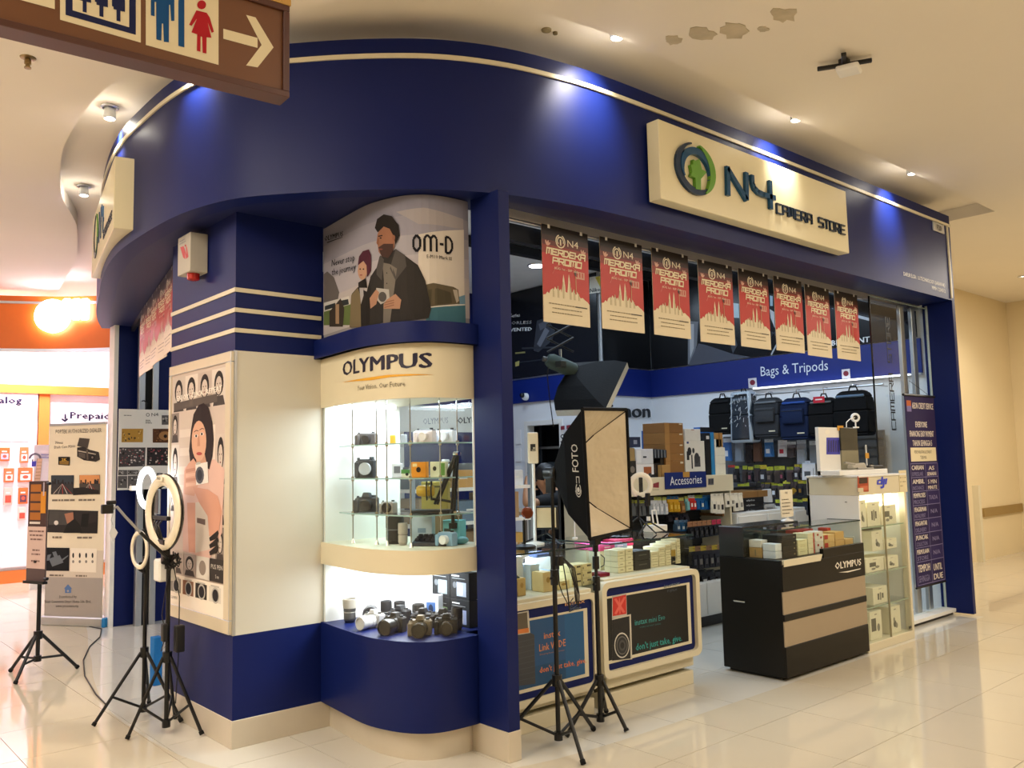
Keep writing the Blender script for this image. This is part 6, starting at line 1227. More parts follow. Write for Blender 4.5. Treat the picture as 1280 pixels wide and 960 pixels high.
tb('cardboard_box', 'brown carton lying on the three black cartons', 912, 960, 614, 624, .38, '#8f6a3e', ((.72,0,.73,1,'#6d4e2c'),), zmin=zc)
tb('grey_box', 'pale grey carton stack right of the black cartons, lower', 956, 969, 630, 641, .3, '#b9bcbe', ((.2,.3,.8,.6,'#8c9094'),), YY=4.87, zmin=zz_+.001)
tag(MB('#e3e6ea', m=plasticbag).hexa([Py(955,628,4.88),Py(966,628,4.88),Py(966,628,5.0),Py(955,628,5.0)], [Py(952,612,4.88),Py(964,611,4.88),Py(964,611,5.0),Py(952,612,5.0)]).build('plastic_bag', bevel=.006), 'white crumpled plastic bag beside the brown top carton', 'bag')
t = thing('camera_slider', 'black camera slider bar lying on the brown top carton', 'slider', Py(930,612,4.95)); q0, q1 = Py(912,611,4.95), Py(950,609,4.95); MB(m=blk).box(q0.x,4.93,q0.z-.015,q1.x,4.99,q0.z+.01).build('bar', t, bevel=.003); MB('#2a2a2c').box(q1.x-.12,4.92,q0.z+.01,q1.x-.02,5.0,q0.z+.05).build('carriage', t, bevel=.004)

# ================================================================== ACCESSORY SHELF UNIT
GX0, GX1, GY = 5.05, 6.92, 4.75
t = thing('accessory_shelf', 'long cream shelf unit with hooks, cupboards and blue sign', 'shelf', (6.0,4.95,0))
MB('#d9dce0', m=white).box(GX0,GY,.10,GX1,GY+.45,.40).build('cupboard', t, bevel=.003); MB('#1c1d20').box(GX0+.02,GY+.04,0,GX1-.02,GY+.42,.10).build('plinth', t)
for k in range(4): x = GX0+.02+.455*k; MB('#dfe2e6', m=white).box(x,GY-.012,.115,x+.44,GY,.39).build('cupboard_door', t, bevel=.003)
MB('#3a3a3a', m=matte).box(GX0,GY+.38,.40,GX1,GY+.45,1.35).build('back_panel', t)
for k in range(9): MB('#2c2c2e', m=matte).box(GX0+.01,GY+.365,.43+.085*k,GX1-.01,GY+.38,.495+.085*k).build('slat', t)
hz0, hz1 = Py(870,616,GY).z, Py(870,599,GY).z
MB('#e6ddc2', m=cream).box(GX0,GY,hz0,GX1,GY+.03,hz1+.03).build('header_board', t, bevel=.002); MB('#e9e2cc', m=cream).box(GX0,GY+.03,hz1+.005,GX1,GY+.45,hz1+.03).build('top_board', t)
for x in (GX0, GX1-.025): MB('#e6ddc2', m=cream).box(x,GY+.03,.40,x+.025,GY+.42,hz1).build('end_panel', t)
sf3 = Face((GX0,GY-.0008,hz0), FX); q0, q1 = sf3.at(831,611.5), sf3.at(882,609); s0, s1 = sf3.at(838,589), sf3.at(882,589)
MB('#182a6e', m=paper).box(GX0+q0[0],GY-.012,hz0+q0[1],GX0+q1[0],GY-.002,hz0+s1[1]).build('sign_board', t); sf4 = Face((GX0,GY-.0125,hz0), FX); cv = Canvas(); zz = Zoom(sf4, 780, 580, 9.14); ptext(cv, zz, 'Accessories', 528, 244, 890, 218, 100, '#e4e8f0', 1, 0, 2); ppoly(cv, zz, [(672,92),(748,88),(748,150),(674,152)], '#b88a3a', 2); cv.build('sign_print', t, sf4.mp)
cv = Canvas(); ppoly(cv, zz, [(345,225),(412,205),(410,272),(345,268)], '#8a2f34', 1); ppoly(cv, zz, [(338,292),(412,290),(412,296),(338,298)], '#8a8578', 1); ppoly(cv, zz, [(972,168),(1036,162),(1036,238),(972,240)], '#6a6a70', 1); ppoly(cv, zz, [(980,174),(1000,172),(1000,226),(980,228)], '#35353a', 2); ppoly(cv, zz, [(1008,172),(1030,170),(1030,224),(1008,226)], '#35353a', 2); cv.build('header_print', t, sf3.mp)
# hanging goods, row by row
def pk(x, ya, yb, w, head, body, lab, grp, Yp=GY+.08, d=.05, mark=None, hh=.2, m=None):
    p = Py(x, yb, Yp); packet('hook_packet', lab, V(p.x, Yp, p.z), w, Py(x, ya, Yp).z-p.z, d, head, body, grp, False, hh, mark, m)
g1 = 'packets in the top row of the accessory shelf'
for i, x in enumerate((815.5,820,825,831)): pk(x, 621, 643, .05, '#c8d06a' if i else '#55585a', '#ccd3dd', 'white-blue glove-like packet, %s from left, top accessory row' % ordinal(i), g1, mark='#e9edf2')
for i, x in enumerate((837,842,846)): pk(x, 620, 640, .055, '#3f7fb0', '#d0a128', 'yellow packet, %s of three, top accessory row' % ordinal(i), g1, mark='#e0bb4a')
pk(852, 622, 641, .07, '#b9c060', '#8a6238', 'brown packet right of the yellow ones, top accessory row', g1, mark='#b08a5a'); pk(858.5, 620, 638, .05, '#b9c060', '#7fb9c0', 'turquoise packet beside the brown one, top accessory row', g1)
for i, x in enumerate((862.5,866.5)): pk(x, 619, 637, .05, '#d8dcd8', '#cc3a30', 'red packet, %s of two, top accessory row' % ordinal(i), g1, mark='#e6e2dc')
for i, x in enumerate((871,876,881,886)): pk(x, 619, 637, .06, '#8fa63c' if i < 2 else '#2f6fae', '#1f5fa0', 'blue packet, %s of four, top accessory row' % ordinal(i), g1, mark='#c9d2c8' if i == 1 else None)
for i, (x, yb) in enumerate(((892,641),(897,642),(902,642),(909,634),(915,633),(920,639),(926,638))): pk(x, 617-.2*i, yb, .07, '#e6e2d4', '#ece7d8', 'white boxed packet with dark window, %s from left, right end of accessory row' % ordinal(i), 'white packets at the right end of accessory row', Yp=GY+.02, mark='#2c2a2c' if i in (0,2,3,5) else '#8f8a80', m=card, d=.03)
for i, x in enumerate((836,843,850,857)): pk(x, 641, 652, .07, '#3a3a36', '#26242a', 'small black packet, %s of four under the coloured row' % ordinal(i), 'small black packets under the coloured row', Yp=GY+.14, mark='#8a6a5a' if i == 1 else None)
for i, x in enumerate((846,852,857)): pk(x, 650, 664, .06, '#5a7a9a', ('#48627c','#2f5f8a','#284a68')[i], 'blue-grey packet, %s of three in middle accessory row' % ordinal(i), 'blue-grey packets in the middle accessory row', Yp=GY+.10, mark='#b9c6c8')
for i, x in enumerate((863,869,875,881,887,893,899)): pk(x, 652-.5*i, 674-.9*i, .065, '#a87a58' if i < 5 else '#c03a5a', '#232224', 'black pouch in clear packet, %s from left in middle accessory row' % ordinal(i), 'black pouches in the middle accessory row', Yp=GY+.06, mark='#3a3a3c', hh=.3)
for i, x in enumerate((866,873,880,887,894,901)): pk(x, 683-.5*i, 712-.9*i, .085, '#8a6a50' if i % 2 else '#b9a23c', '#29282c', 'large black packet, %s from left in lower accessory row' % ordinal(i), 'large black packets in the lower accessory row', Yp=GY+.05, d=.07, mark='#77746e' if i % 2 else '#4a4a4e', hh=.22)
for i, x in enumerate((868,878,888,898)): pk(x, 712, 733, .11, '#1c1c1f', '#19191b', 'black packet, %s from left in lowest accessory row' % ordinal(i), 'black packets in the lowest accessory row', Yp=GY+.06, d=.07, mark='#c2c2be', hh=.12)
for i, x in enumerate((783,790,797,803)): pk(x, 625, 645, .06, '#a9b04a', '#55585a' , 'grey packet, %s from left behind the ring lamp' % ordinal(i), 'grey packets behind the ring lamp', Yp=GY+.12)
# cartons on top of the unit
zt_ = hz1+.031
def sb(nm, lab, x0, x1, yt, yb, d, col, marks=(), YY=GY+.06, zb=None, grp=None):
    p, q = Py(x0, yb, YY), Py(x1, yb, YY); z0_ = zt_ if zb is None else zb; zt2 = Py((x0+x1)/2, yt, YY).z
    boxitem(nm, lab, V((p.x+q.x)/2, YY+d/2, z0_), q.x-p.x-.003, d, zt2-z0_-.001, 0, col, marks=marks, group=grp); return zt2
z1 = sb('camera_carton', 'white-fronted carton with brown picture on the accessory shelf, left', 796, 818, 580, 598, .2, '#dfe1e6', ((0,0,1,.22,'#22242a'),(.4,.25,.85,.8,'#9a5a38'),('e',.75,.2,.1,.14,'#3a3a3e',2)))
sb('camera_carton', 'pale carton with dark small camera picture, on the brown-picture one', 795, 817, 561, 579, .2, '#cdd2dc', ((.4,.4,.6,.52,'#3a3e46'),(.05,.1,.3,.9,'#dce0e8')), zb=z1)
sb('black_carton', 'black carton between the picture carton and the tan one', 818, 826, 579, 598, .2, '#1e1b1a', ((.1,.3,.3,.9,'#4a3a30'),))
sb('tan_carton', 'small tan carton leaning at the front of the accessory shelf', 826, 838, 581, 598, .16, '#b08a52', ((.0,.0,.15,1,'#8a683a'),), YY=GY+.03)
z2 = sb('dark_carton', 'dark carton with picture at the far left of shelf top', 786, 796, 576, 600, .2, '#2a2826', (('e',.5,.5,.3,.2,'#77706a'),)); sb('tan_carton', 'tan carton under a dark picture pack, far left of shelf top', 786, 794, 560, 575, .2, '#9a8358', zb=z2)
z3_ = sb('dark_carton', 'dark blue picture pack on the tan carton, far left', 786, 801, 546, 559, .2, '#27304a', ((.4,.3,.7,.7,'#8a93a8'),), YY=GY+.10, zb=Py(794,559,GY+.10).z)
tag(MB('#8a8f9a', m=card).box(Py(787,561,4.87).x,4.95,zt_,Py(801,561,4.87).x,5.05,Py(794,559,GY+.10).z-.001).build('carton', bevel=.002), 'grey carton hidden behind the tan carton at far left', 'box')
for i in range(4): sb('slim_case', 'slim dark case, %s of four standing in a row' % ordinal(i), 818.5+4*i, 822+4*i, 561+i*.4, 578, .16, '#2f343c', ((.1,.05,.35,.95,'#8d949e'),), YY=GY+.05, zb=zt_+.165, grp='slim dark cases on shelf top')
tag(MB('#35302a', m=card).box(Py(818,590,4.9).x,4.83,zt_,Py(834,590,4.9).x,4.99,zt_+.164).build('carton', bevel=.002), 'dark carton that carries the four slim cases', 'box')
sb('white_carton', 'tall white carton standing left of the brown carton tower', 823, 839, 555, 590, .15, '#dadde2', YY=GY+.22)
sb('blue_bin', 'bright blue box with black lid left of the brown tower', 816, 838, 538, 590, .12, '#1f5fb0', ((0,.94,1,1,'#15171c'),), YY=GY+.30)
zz1 = zt_
for i, (yt, c) in enumerate(((576,'#8a6236'),(567,'#916839'),(555,'#8f6638'),(541,'#946b3c'),(528.5,'#8a6238'))): zz1 = sb('cardboard_box', 'brown carton in the tower over the blue sign, %s up' % ordinal(i), 832.5, 856, yt, 590, .25, c, ((.78,.82,.94,.94,'#d9d0b8'),(0,.0,.24,1,'#a67c48')), zb=zz1)
z5 = sb('product_box', 'white carton with black ink portraits beside the brown tower', 857, 882, 551, 589, .2, '#dcdad2', (('e',.22,.7,.10,.12,'#26262a'),(.08,.45,.2,.7,'#26262a'),('e',.42,.72,.06,.08,'#3a3a3e'),(.45,.25,.75,.55,'#4a4a4e'),('e',.58,.5,.13,.16,'#3c3c40'),(.3,.2,.36,.6,'#26262a'),(.05,.08,.8,.12,'#8a8880'),(.1,.92,.2,.98,'#2a3a7a')))
sb('white_carton', 'plain white carton on top of the ink portrait carton', 856.5, 876, 536, 551, .2, '#d9d8d2', ((.4,.9,.6,.96,'#8a3a4a'),), zb=z5)
sb('black_carton', 'tall black carton beside the ink portrait carton', 883, 889.5, 541, 590, .2, '#1a1a1e', ((.2,.85,.8,.93,'#c9ccd0'),)); sb('blue_carton', 'narrow bright blue carton beside the tall black one', 890, 894.5, 541, 592, .2, '#2f7fb8'); sb('blue_bin', 'bright blue box with black lid behind the tall cartons', 876, 893, 534, 560, .08, '#1f5fb0', ((0,.9,1,1,'#15171c'),), YY=GY+.34)
sb('tan_carton', 'tan carton on the white column of boxes by small pack', 895, 904, 541, 559, .15, '#a87f4a', ((.42,0,.55,1,'#7a5a34'),), zb=Py(900,559,GY+.06).z)
for i in range(4): tb_ = sb('white_carton', 'white column carton at right end of shelf top, %s up' % ordinal(i), 895, 908 if i < 3 else 904, 590-10.3*(i+1)+.0, 600, .15, '#dedccf', zb=zt_ if i == 0 else tb_, grp='white column cartons on shelf top')

# ================================================================== SOFTBOXES
def light_stand(t, c, hub, bottom, feet, top, leg_r=.011, pole_r=.013, brace=.5):
    b = MB(m=blk); b.cyl((c.x,c.y,bottom),(c.x,c.y,hub+.55),pole_r,n=12); b.build('lower_pole', t, smooth=40)
    MB(m=blk).cyl((c.x,c.y,hub+.5),(c.x,c.y,top),pole_r*.75,n=12).build('upper_pole', t, smooth=40)
    b = MB(m=blk); b.cyl((c.x,c.y,hub-.03),(c.x,c.y,hub+.03),pole_r*2.1,n=12); b.build('hub', t, bevel=.002)
    b = MB(m=blk); b.cyl((c.x,c.y,bottom-.012),(c.x,c.y,bottom+.03),pole_r*1.8,n=12); b.build('brace_collar', t)
    b = MB(m=blk); b.cyl((c.x,c.y,hub+.50),(c.x,c.y,hub+.58),pole_r*1.7,n=10); b.cyl((c.x,c.y,hub+.54),(c.x-.045,c.y-.02,hub+.54),.008,n=8); b.build('clamp_knob', t)
    for f in feet:
        f = V(*f, .012); h = V(c.x,c.y,hub)+(V(f.x-c.x,f.y-c.y,0)).normalized()*pole_r*1.7; m_ = h.lerp(f, .62)
        lg1 = MB(m=blk).cyl(h, f, leg_r, leg_r, 8).build('leg', t); MB('#0c0c0d', m=matte).cyl(h.lerp(f,.965), f+(f-h).normalized()*.004, leg_r*1.35, n=8).build('rubber_foot', lg1)
        MB(m=blk).cyl((c.x,c.y,bottom+.01), m_, leg_r*.75, n=8).build('brace', t)
# gold-lit softbox on the front stand
c = V(3.25,3.39,0); A, B_, C_, D_, ap = (OC+ray(x, y)*d for x, y, d in ((728,511,4.60),(783,512,4.99),(789,662,4.99),(737,674,4.60),(697,592,4.86)))
t = thing('softbox_light', 'open black softbox with pale crinkled lining on front tripod stand', 'softbox', c)
q = Pz(701, 922, .035); hubz = Py(697, 850, 3.39).z
light_stand(t, c, hubz, .045, ((3.134,3.097),(3.566,3.435),(3.05,3.64)), ap.z-.02)
nrm = (B_-A).cross(D_-A).normalized(); 
if nrm.dot(OC-A) < 0: nrm = -nrm
back = [ap+(p-(A+C_)/2)*.14 for p in (A, B_, C_, D_)]
b = MB('#09090b', m=cloth); fr = [A, B_, C_, D_]
for i in range(4):
    p, p2, q2, q_ = fr[i], fr[(i+1) % 4], back[(i+1) % 4], back[i]; n1 = []
    m1, m2 = (p+q_)/2+((p+q_)/2-(A+C_)/2)*.10, (p2+q2)/2+((p2+q2)/2-(A+C_)/2)*.10
    b.add([p, p2, m2, m1], [(0,1,2,3)]); b.add([m1, m2, q2, q_], [(0,1,2,3)])
b.build('fabric_shell', t, smooth=60)
b = MB(m=softm); ins = lambda p, k=.985: (A+C_)/2+(p-(A+C_)/2)*k
for i in range(4):
    p, p2, q2, q_ = ins(fr[i]), ins(fr[(i+1) % 4]), back[(i+1) % 4]+nrm*.008, back[i]+nrm*.008; m1, m2 = (p+q_)/2+((p+q_)/2-(A+C_)/2)*.07, (p2+q2)/2+((p2+q2)/2-(A+C_)/2)*.07
    b.add([p, m1, m2, p2], [(0,1,2,3)]); b.add([m1, q_, q2, m2], [(0,1,2,3)])
b.add([p+nrm*.008 for p in back], [(3,2,1,0)]); b.build('silver_lining', t)
b = MB('#0e0e10', m=cloth)
for i in range(4): b.cyl(fr[i], fr[(i+1) % 4], .010, n=8)
b.build('rim', t)
b = MB('#1c1510', m=cloth)
for i in range(4): md = (ins(fr[i])+back[i])/2+((fr[i]+back[i])/2-(A+C_)/2)*.062; b.cyl(ins(fr[i], .98), md, .004, n=6); b.cyl(md+nrm*.004, back[i]+nrm*.014, .004, n=6)
b.build('inner_rod', t)
b = MB(m=blk); b.lathe(ap+nrm*.01, -nrm, [(.05,0),(.055,.01),(.042,.03),(.035,.05),(.035,.09),(.02,.10)], 16); b.cbox(ap-nrm*.05-V(0,0,.06), (.04,.04,.10)); lh1 = b.build('lamp_head', t, smooth=40)
MB('#ece6d8', m=gloss).ell(ap+nrm*.09, (.035,.035,.06)).build('bulb', lh1, smooth=60)
# white lettering on the shell side that looks to the left
sn = (A-ap).cross(D_-ap); cvw = Canvas(); mid = (A+D_)/2; bo = (back[0]+back[3])/2
ul = (A-D_).normalized(); vl = ((bo-mid) - ul*((bo-mid).dot(ul))).normalized(); lf = plane(D_+vl*.03+((mid-(A+C_)/2).normalized())*.0, ul, vl)
m1, m2 = (A+back[0])/2+((A+back[0])/2-(A+C_)/2)*.10, (D_+back[3])/2+((D_+back[3])/2-(A+C_)/2)*.10
pu = (A-D_).normalized(); pn = (m1-A).cross(D_-A).normalized(); pn = pn if pn.dot(OC-A) > 0 else -pn; pv = pn.cross(pu)
gf = Face(D_+pn*.004, pu, pv); cvw = Canvas(); w0 = '#c9c6bd'
pts = [gf.at(*p) for p in ((722,587),(723,556))]; a0 = gf.at(723.5,590); a1 = gf.at(722.5,555.5); hh = Vector(gf.at(716.5,588))-Vector(gf.at(723.5,590))
cvw.text('FOTO', a0[0], a0[1], abs(hh.y)+.006, w0, 1, w=abs(a1[0]-a0[0]), rot=0, bold=.01)
cc = gf.at(723, 611); cvw.arc(cc[0], cc[1], .024, .032, .6, 5.6, w0, 1, 14, .6); cvw.ell(cc[0]-.005, cc[1], .014, .010, w0, 1); cvw.arc(cc[0], cc[1], .040, .046, 1.8, 4.6, w0, 1, 10, .5); cvw.rect(cc[0]+.03, cc[1]-.012, cc[0]+.065, cc[1]-.008, w0, 1); cvw.rect(cc[0]+.03, cc[1]+.008, cc[0]+.065, cc[1]+.012, w0, 1); cvw.rect(cc[0]+.062, cc[1]-.012, cc[0]+.067, cc[1]+.012, w0, 1)
cvw.build('lettering', t, gf.mp, cloth)
# cable tied to the stand
cq = Py(699, 702, 3.37); b = MB(m=blk)
for k in range(4):
    a = .02+.012*k; b.tube([cq+V(.01,-.02,.02), cq+V(.03+a,-.03,-.04), cq+V(.07+a,-.02,-.13-.02*k), cq+V(.085+a*.6,-.02,-.22-.012*k), cq+V(.05,-.02,-.24-.01*k), cq+V(.03,-.02,-.12), cq+V(.012,-.015,.0)], .0032, 6)
b.tube([cq+V(-.004,-.016,.09), cq+V(-.03,-.02,.0), cq+V(-.022,-.02,-.12), cq+V(.0,-.02,-.17), cq+V(.04,-.02,-.23), cq+V(.08,-.02,-.20)], .003, 6); b.cyl(cq+V(0,0,-.02), cq+V(0,0,.03), .024, n=10); b.build('cable_loop', t)
# second stand, head hidden behind the softbox
c = V(3.645,3.455,0); t = thing('light_stand', 'black tripod light stand behind the pale softbox, right of front stand', 'light stand', c)
light_stand(t, c, Py(749, 850, 3.455).z, .045, ((3.38,3.46),(3.675,3.288),(3.87,3.62)), 1.0)
b = MB(m=blk); b.cyl((c.x,c.y,.98),(c.x,c.y,1.03),.018); b.cbox((c.x,c.y,1.04),(.05,.05,.04)); b.build('head', t, bevel=.003)
b = MB(m=blk); q = Py(748,700,3.44); b.tube([q+V(.01,-.01,.03),q+V(.035,-.015,.01),q+V(.03,-.015,-.03),q+V(.008,-.01,-.04)], .003); b.cyl((c.x,c.y,q.z-.05),(c.x,c.y,q.z+.02),.02); b.build('cable_loop', t)
# hanging softbox on a scissor arm
A, B_, C_ = (OC+ray(x, y)*d for x, y, d in ((784,453,6.45),(757,511,5.95),(694,513,6.15))); D_ = A+C_-B_; ap = OC+ray(716,463)*6.42; fr = [A, B_, C_, D_]; ctr = (A+C_)/2
nrm = (B_-A).cross(C_-A).normalized(); nrm = nrm if nrm.dot(ap-ctr) < 0 else -nrm
t = thing('hanging_softbox', 'black softbox hanging from a scissor arm under the shop ceiling', 'softbox', (ap.x,ap.y,3.79))
back = [ap+(p-ctr)*.20 for p in fr]; b = MB('#0a0b0d', m=cloth)
for i in range(4):
    p, p2, q2, q_ = fr[i], fr[(i+1) % 4], back[(i+1) % 4], back[i]; ms = [[(p*(1-k)+q_*k)+((p*(1-k)+q_*k)-ctr)*.42*k*(1-k)*1.6, (p2*(1-k)+q2*k)+((p2*(1-k)+q2*k)-ctr)*.42*k*(1-k)*1.6] for k in (0,.33,.66,1)]
    for u, v_ in zip(ms[:-1], ms[1:]): b.add([u[0],u[1],v_[1],v_[0]], [(0,1,2,3)])
b.build('fabric_shell', t, smooth=50)
b = MB('#b9bcb8', m=cloth)
for i in range(4): p, p2 = fr[i], fr[(i+1) % 4]; b.hexa([p, p2, p2+nrm*.05, p+nrm*.05], [p+(ctr-p)*.02, p2+(ctr-p2)*.02, p2+(ctr-p2)*.02+nrm*.05, p+(ctr-p)*.02+nrm*.05])
b.build('grey_rim', t); MB('#e4e6e6', m=cloth).add([p+nrm*.01 for p in fr], [(0,1,2,3)]).build('front_diffuser', t)
lh = OC+ray(686,450)*6.38; MB('#4a5854', m=matte).lathe(ap+(ap-lh).normalized()*.02, (lh-ap), [(.05,0),(.058,.02),(.058,.20),(.04,.235),(.001,.24)], 16).build('lamp_head', t, smooth=40); MB('#2a3230').cbox((ap*.5+lh*.5)-V(.05,.05,0), (.06,.06,.05)).build('control_panel', t, bevel=.004)
MB('#4a4c4c').cyl(lh, lh+(lh-ap)*.25+V(0,0,-.01), .02).build('plug', t)
ax = (ap+lh)/2; zc = 3.79; zb = ax.z+.10; u_ = V(rt.x,rt.y,0).normalized(); n = 14
for k in range(n):
    z0, z1 = zb+(zc-zb)*k/n, zb+(zc-zb)*(k+1)/n; wv = .10
    for s_ in (-1, 1): b = MB(m=blk); o_ = V(u_.y,-u_.x,0)*.012*s_; b.cyl(V(ax.x,ax.y,z0)-u_*wv*s_+o_, V(ax.x,ax.y,z1)+u_*wv*s_+o_, .009, n=6); b.build('scissor_bar', t)
MB(m=blk).cbox((ax.x,ax.y,3.785), (.16,.10,.02)).build('ceiling_plate', t); MB(m=chrome).cyl((ax.x,ax.y,zb-.10),(ax.x,ax.y,zb+.02),.012).build('spigot', t)
b = MB(m=blk); b.tube([lh, lh+V(-.02,0,-.12), lh+V(.0,0,-.3), lh+V(.03,0,-.5)], .004); b.build('cable', t)

# ================================================================== RING LAMPS AT THE PILLAR
nA = V(math.cos(math.radians(186)), math.sin(math.radians(186)), 0)
def ringlamp(t, c, R, r, lit, ax, back='#1a1a1c'):
    MB('#e9dfc8' if not lit else '#ffffff', m=emis('ring_glow', '#f4faff', 7) if lit else gloss).ring(c, ax, R, r, 40, 10, .45).build('ring', t, smooth=60)
    MB(back, m=gloss).ring(c-ax*r*.45, ax, R, r*1.12, 40, 8, .4).build('back_shell', t, smooth=60)
def mount(t, c, R, ax, to):
    MB(m=blk).cyl(c-V(0,0,R)-ax*.01, to, .012, n=8).build('mount', t)
cA = V(1.825,5.55,0); t = thing('ring_light_stand', 'black tripod with glowing ring lamp above a small grey ring', 'ring light', cA)
light_stand(t, cA, Py(181,815,5.55).z, .05, ((1.549,5.572),(1.955,5.279),(1.955,5.84)), Py(181,640,5.55).z, .010, .012)
rc = Py(183,610,5.55); ringlamp(t, rc, .112, .020, True, nA, '#d9dde2'); mount(t, rc, .13, nA, (cA.x,cA.y,Py(181,640,5.55).z-.02))
rc2 = Py(178,687,5.53)-V(.02,0,0); ringlamp(t, rc2, .105, .013, False, nA, '#b9b6b2'); MB(m=blk).cyl(rc2+V(0,0,.10), rc2+V(.04,.04,.12), .006).build('arm', t); MB(m=blk).cyl(rc2-V(0,0,.115), (cA.x,cA.y,rc2.z-.15), .009).build('mount', t)
MB('#dfe2e4', m=gloss).cbox(rc+V(-.05,.10,0), (.03,.05,.03)).build('clip', t, bevel=.004); MB('#e6e6e2', m=paper).cbox(rc+V(0,0,.125), (.012,.05,.016)).build('label', t); MB('#1b1b1d').cyl(rc+V(-.02,.115,0), rc+V(-.02,.17,0), .012).build('knob', t)
area('ring_glow_lamp', rc+nA*.03, .2, 2.2, (.85,.93,1), (PI/2, 0, math.radians(186-90)+PI))
cB = V(1.815,5.13,0); t = thing('ring_light_stand', 'black tripod with large unlit cream ring lamp and phone clamp', 'ring light', cB)
light_stand(t, cB, Py(215,820,5.13).z, .05, ((1.614,5.165),(1.948,4.941),(1.955,5.38)), Py(214,695,5.13).z, .010, .013)
rc = Py(210,640,5.13)-V(.03,0,0); ringlamp(t, rc, .186, .034, False, nA); MB(m=blk).cbox(rc+V(.02,0,-.25), (.04,.05,.10)).build('yoke', t, bevel=.006); mount(t, rc, .22, nA, (cB.x,cB.y,Py(214,695,5.13).z))
MB('#efe6d2', m=paper).cbox(rc+V(-.022,0,.196), (.006,.09,.03)).build('label', t); cv = Canvas(); cv.text('R460', 0, 0, .018, '#2a2620', 1, 'C', w=.06); cv.build('label_print', t, plane(rc+V(-.0265,0,.188), FY), paper)
b = MB('#8fa2b8', m=gloss); b.T = Matrix.Translation(rc+V(0,.085,.06)); b.box(-.006,-.035,-.075,.006,.035,.075); b.build('phone', t, bevel=.004); MB('#191a1d', m=gloss).cbox(rc+V(-.0075,.085,.06), (.002,.058,.135)).build('phone_screen', t)
b = MB(m=blk); b.box(rc.x-.012,rc.y-.10,rc.z-.045,rc.x+.012,rc.y+.17,rc.z-.022); b.build('phone_bar', t, bevel=.003)
for k in range(3): MB(m=blk).tube([rc+V(0,.10-.05*k,-.04), rc+V(-.03,.06-.04*k,-.07), rc+V(-.02,.02-.03*k,-.13), rc+V(0,.03-.02*k,-.17)], .006).build('flex_arm', t, smooth=60)
MB(m=blk).cbox(rc+V(0,0,-.17), (.03,.12,.03)).build('cross_bar', t, bevel=.004)
b = MB(m=blk); r_ = random.Random(4); q = Py(216,702,5.1)
for k in range(6): b.tube([q+V(r_.uniform(-.04,.04),r_.uniform(-.05,.05),r_.uniform(-.05,.06)) for _ in range(5)], .004, 5)
b.tube([q, q+V(.03,-.03,-.2), q+V(.03,-.03,-.5), q+V(.02,-.02,-.8)], .003); b.tube([q, q+V(-.03,.02,-.15), q+V(-.05,.02,-.3), q+V(-.03,.01,-.42), q+V(-.06,.0,-.5), q+V(-.02,0,-.46)], .003); b.build('cable', t)
p = Py(224,798,5.06); MB('#141416').cbox(p, (.05,.05,.15)).build('power_pack', t, bevel=.005); p = Py(210,790,5.10); MB('#17181a').cbox(p-V(.02,0,0), (.03,.04,.10)).build('power_plug', t, bevel=.005)
# phone arm on the second stand
p0, p1 = Py(209,697,5.10), Py(146,638,5.02); b = MB(m=blk); b.cyl(p0, p0.lerp(p1, .55), .010); b.build('boom', t); MB('#9c9da0', m=gloss).tube([p0.lerp(p1,.55), p0.lerp(p1,.85)+V(0,0,.01), p1+V(0,0,.02), p1+V(-.02,0,.01)], .008, 8).build('gooseneck', t, smooth=60)
b = MB(m=blk); b.cbox(p1+V(-.05,0,.01), (.06,.03,.05)); b.cbox(p1+V(-.03,0,.045), (.05,.02,.02)); b.build('phone_clamp', t, bevel=.004); MB('#cfd0d2', m=paper).add([p1+V(-.02,-.01,-.08),p1+V(.005,-.01,-.12),p1+V(-.018,-.01,-.17),p1+V(-.04,-.01,-.12),p1+V(-.02,-.008,-.08),p1+V(.005,-.008,-.12),p1+V(-.018,-.008,-.17),p1+V(-.04,-.008,-.12)], [(0,1,2,3),(7,6,5,4),(0,4,5,1),(1,5,6,2),(2,6,7,3),(3,7,4,0)]).build('swing_tag', t); MB('#b9babd').tube([p1+V(-.02,-.008,-.01), p1+V(-.03,-.008,-.05), p1+V(-.02,-.008,-.08)], .002).build('tag_cord', t)
MB('#e4ddcb', m=white).cbox(Py(206,712,5.22), (.10,.10,.13)).build('battery_box', t, bevel=.01)
q = Pz(205, 846, .08); tag(MB('#1f6fb5', m=card).box(q.x-.03,q.y+.12,0,q.x+.03,q.y+.20,.33).build('blue_carton', bevel=.003), 'narrow blue carton standing on the floor behind the ring light tripods', 'box')

# ================================================================== LEFT: STANDS, ROLL-UP BANNER, PHOTO BOARD
t = thing('poster_board', 'white hanging board of small event photos on navy end wall', 'poster', (2.83,8.70,1.3)); MB('#e8e5df', m=paper).box(2.585,8.70,1.32,3.20,8.712,2.10).build('board', t)
bf = Face((2.585,8.6993,1.32), FX); cv = Canvas(); zz = Zoom(bf, 0, 460, 5.333); r_ = random.Random(5)
def photo(q, base, others, n=26, L=1):
    ppoly(cv, zz, q, base, L); x0 = min(p[0] for p in q)+4; x1 = max(p[0] for p in q)-16; y0 = min(p[1] for p in q)+6; y1 = max(p[1] for p in q)-16
    for i in range(n):
        x, y = r_.uniform(x0, x1), r_.uniform(y0, y1); a, h_ = r_.uniform(5,14), r_.uniform(4,12); ppoly(cv, zz, [(x,y),(x+a,y),(x+a,y+h_),(x,y+h_)], r_.choice(others), L+1)
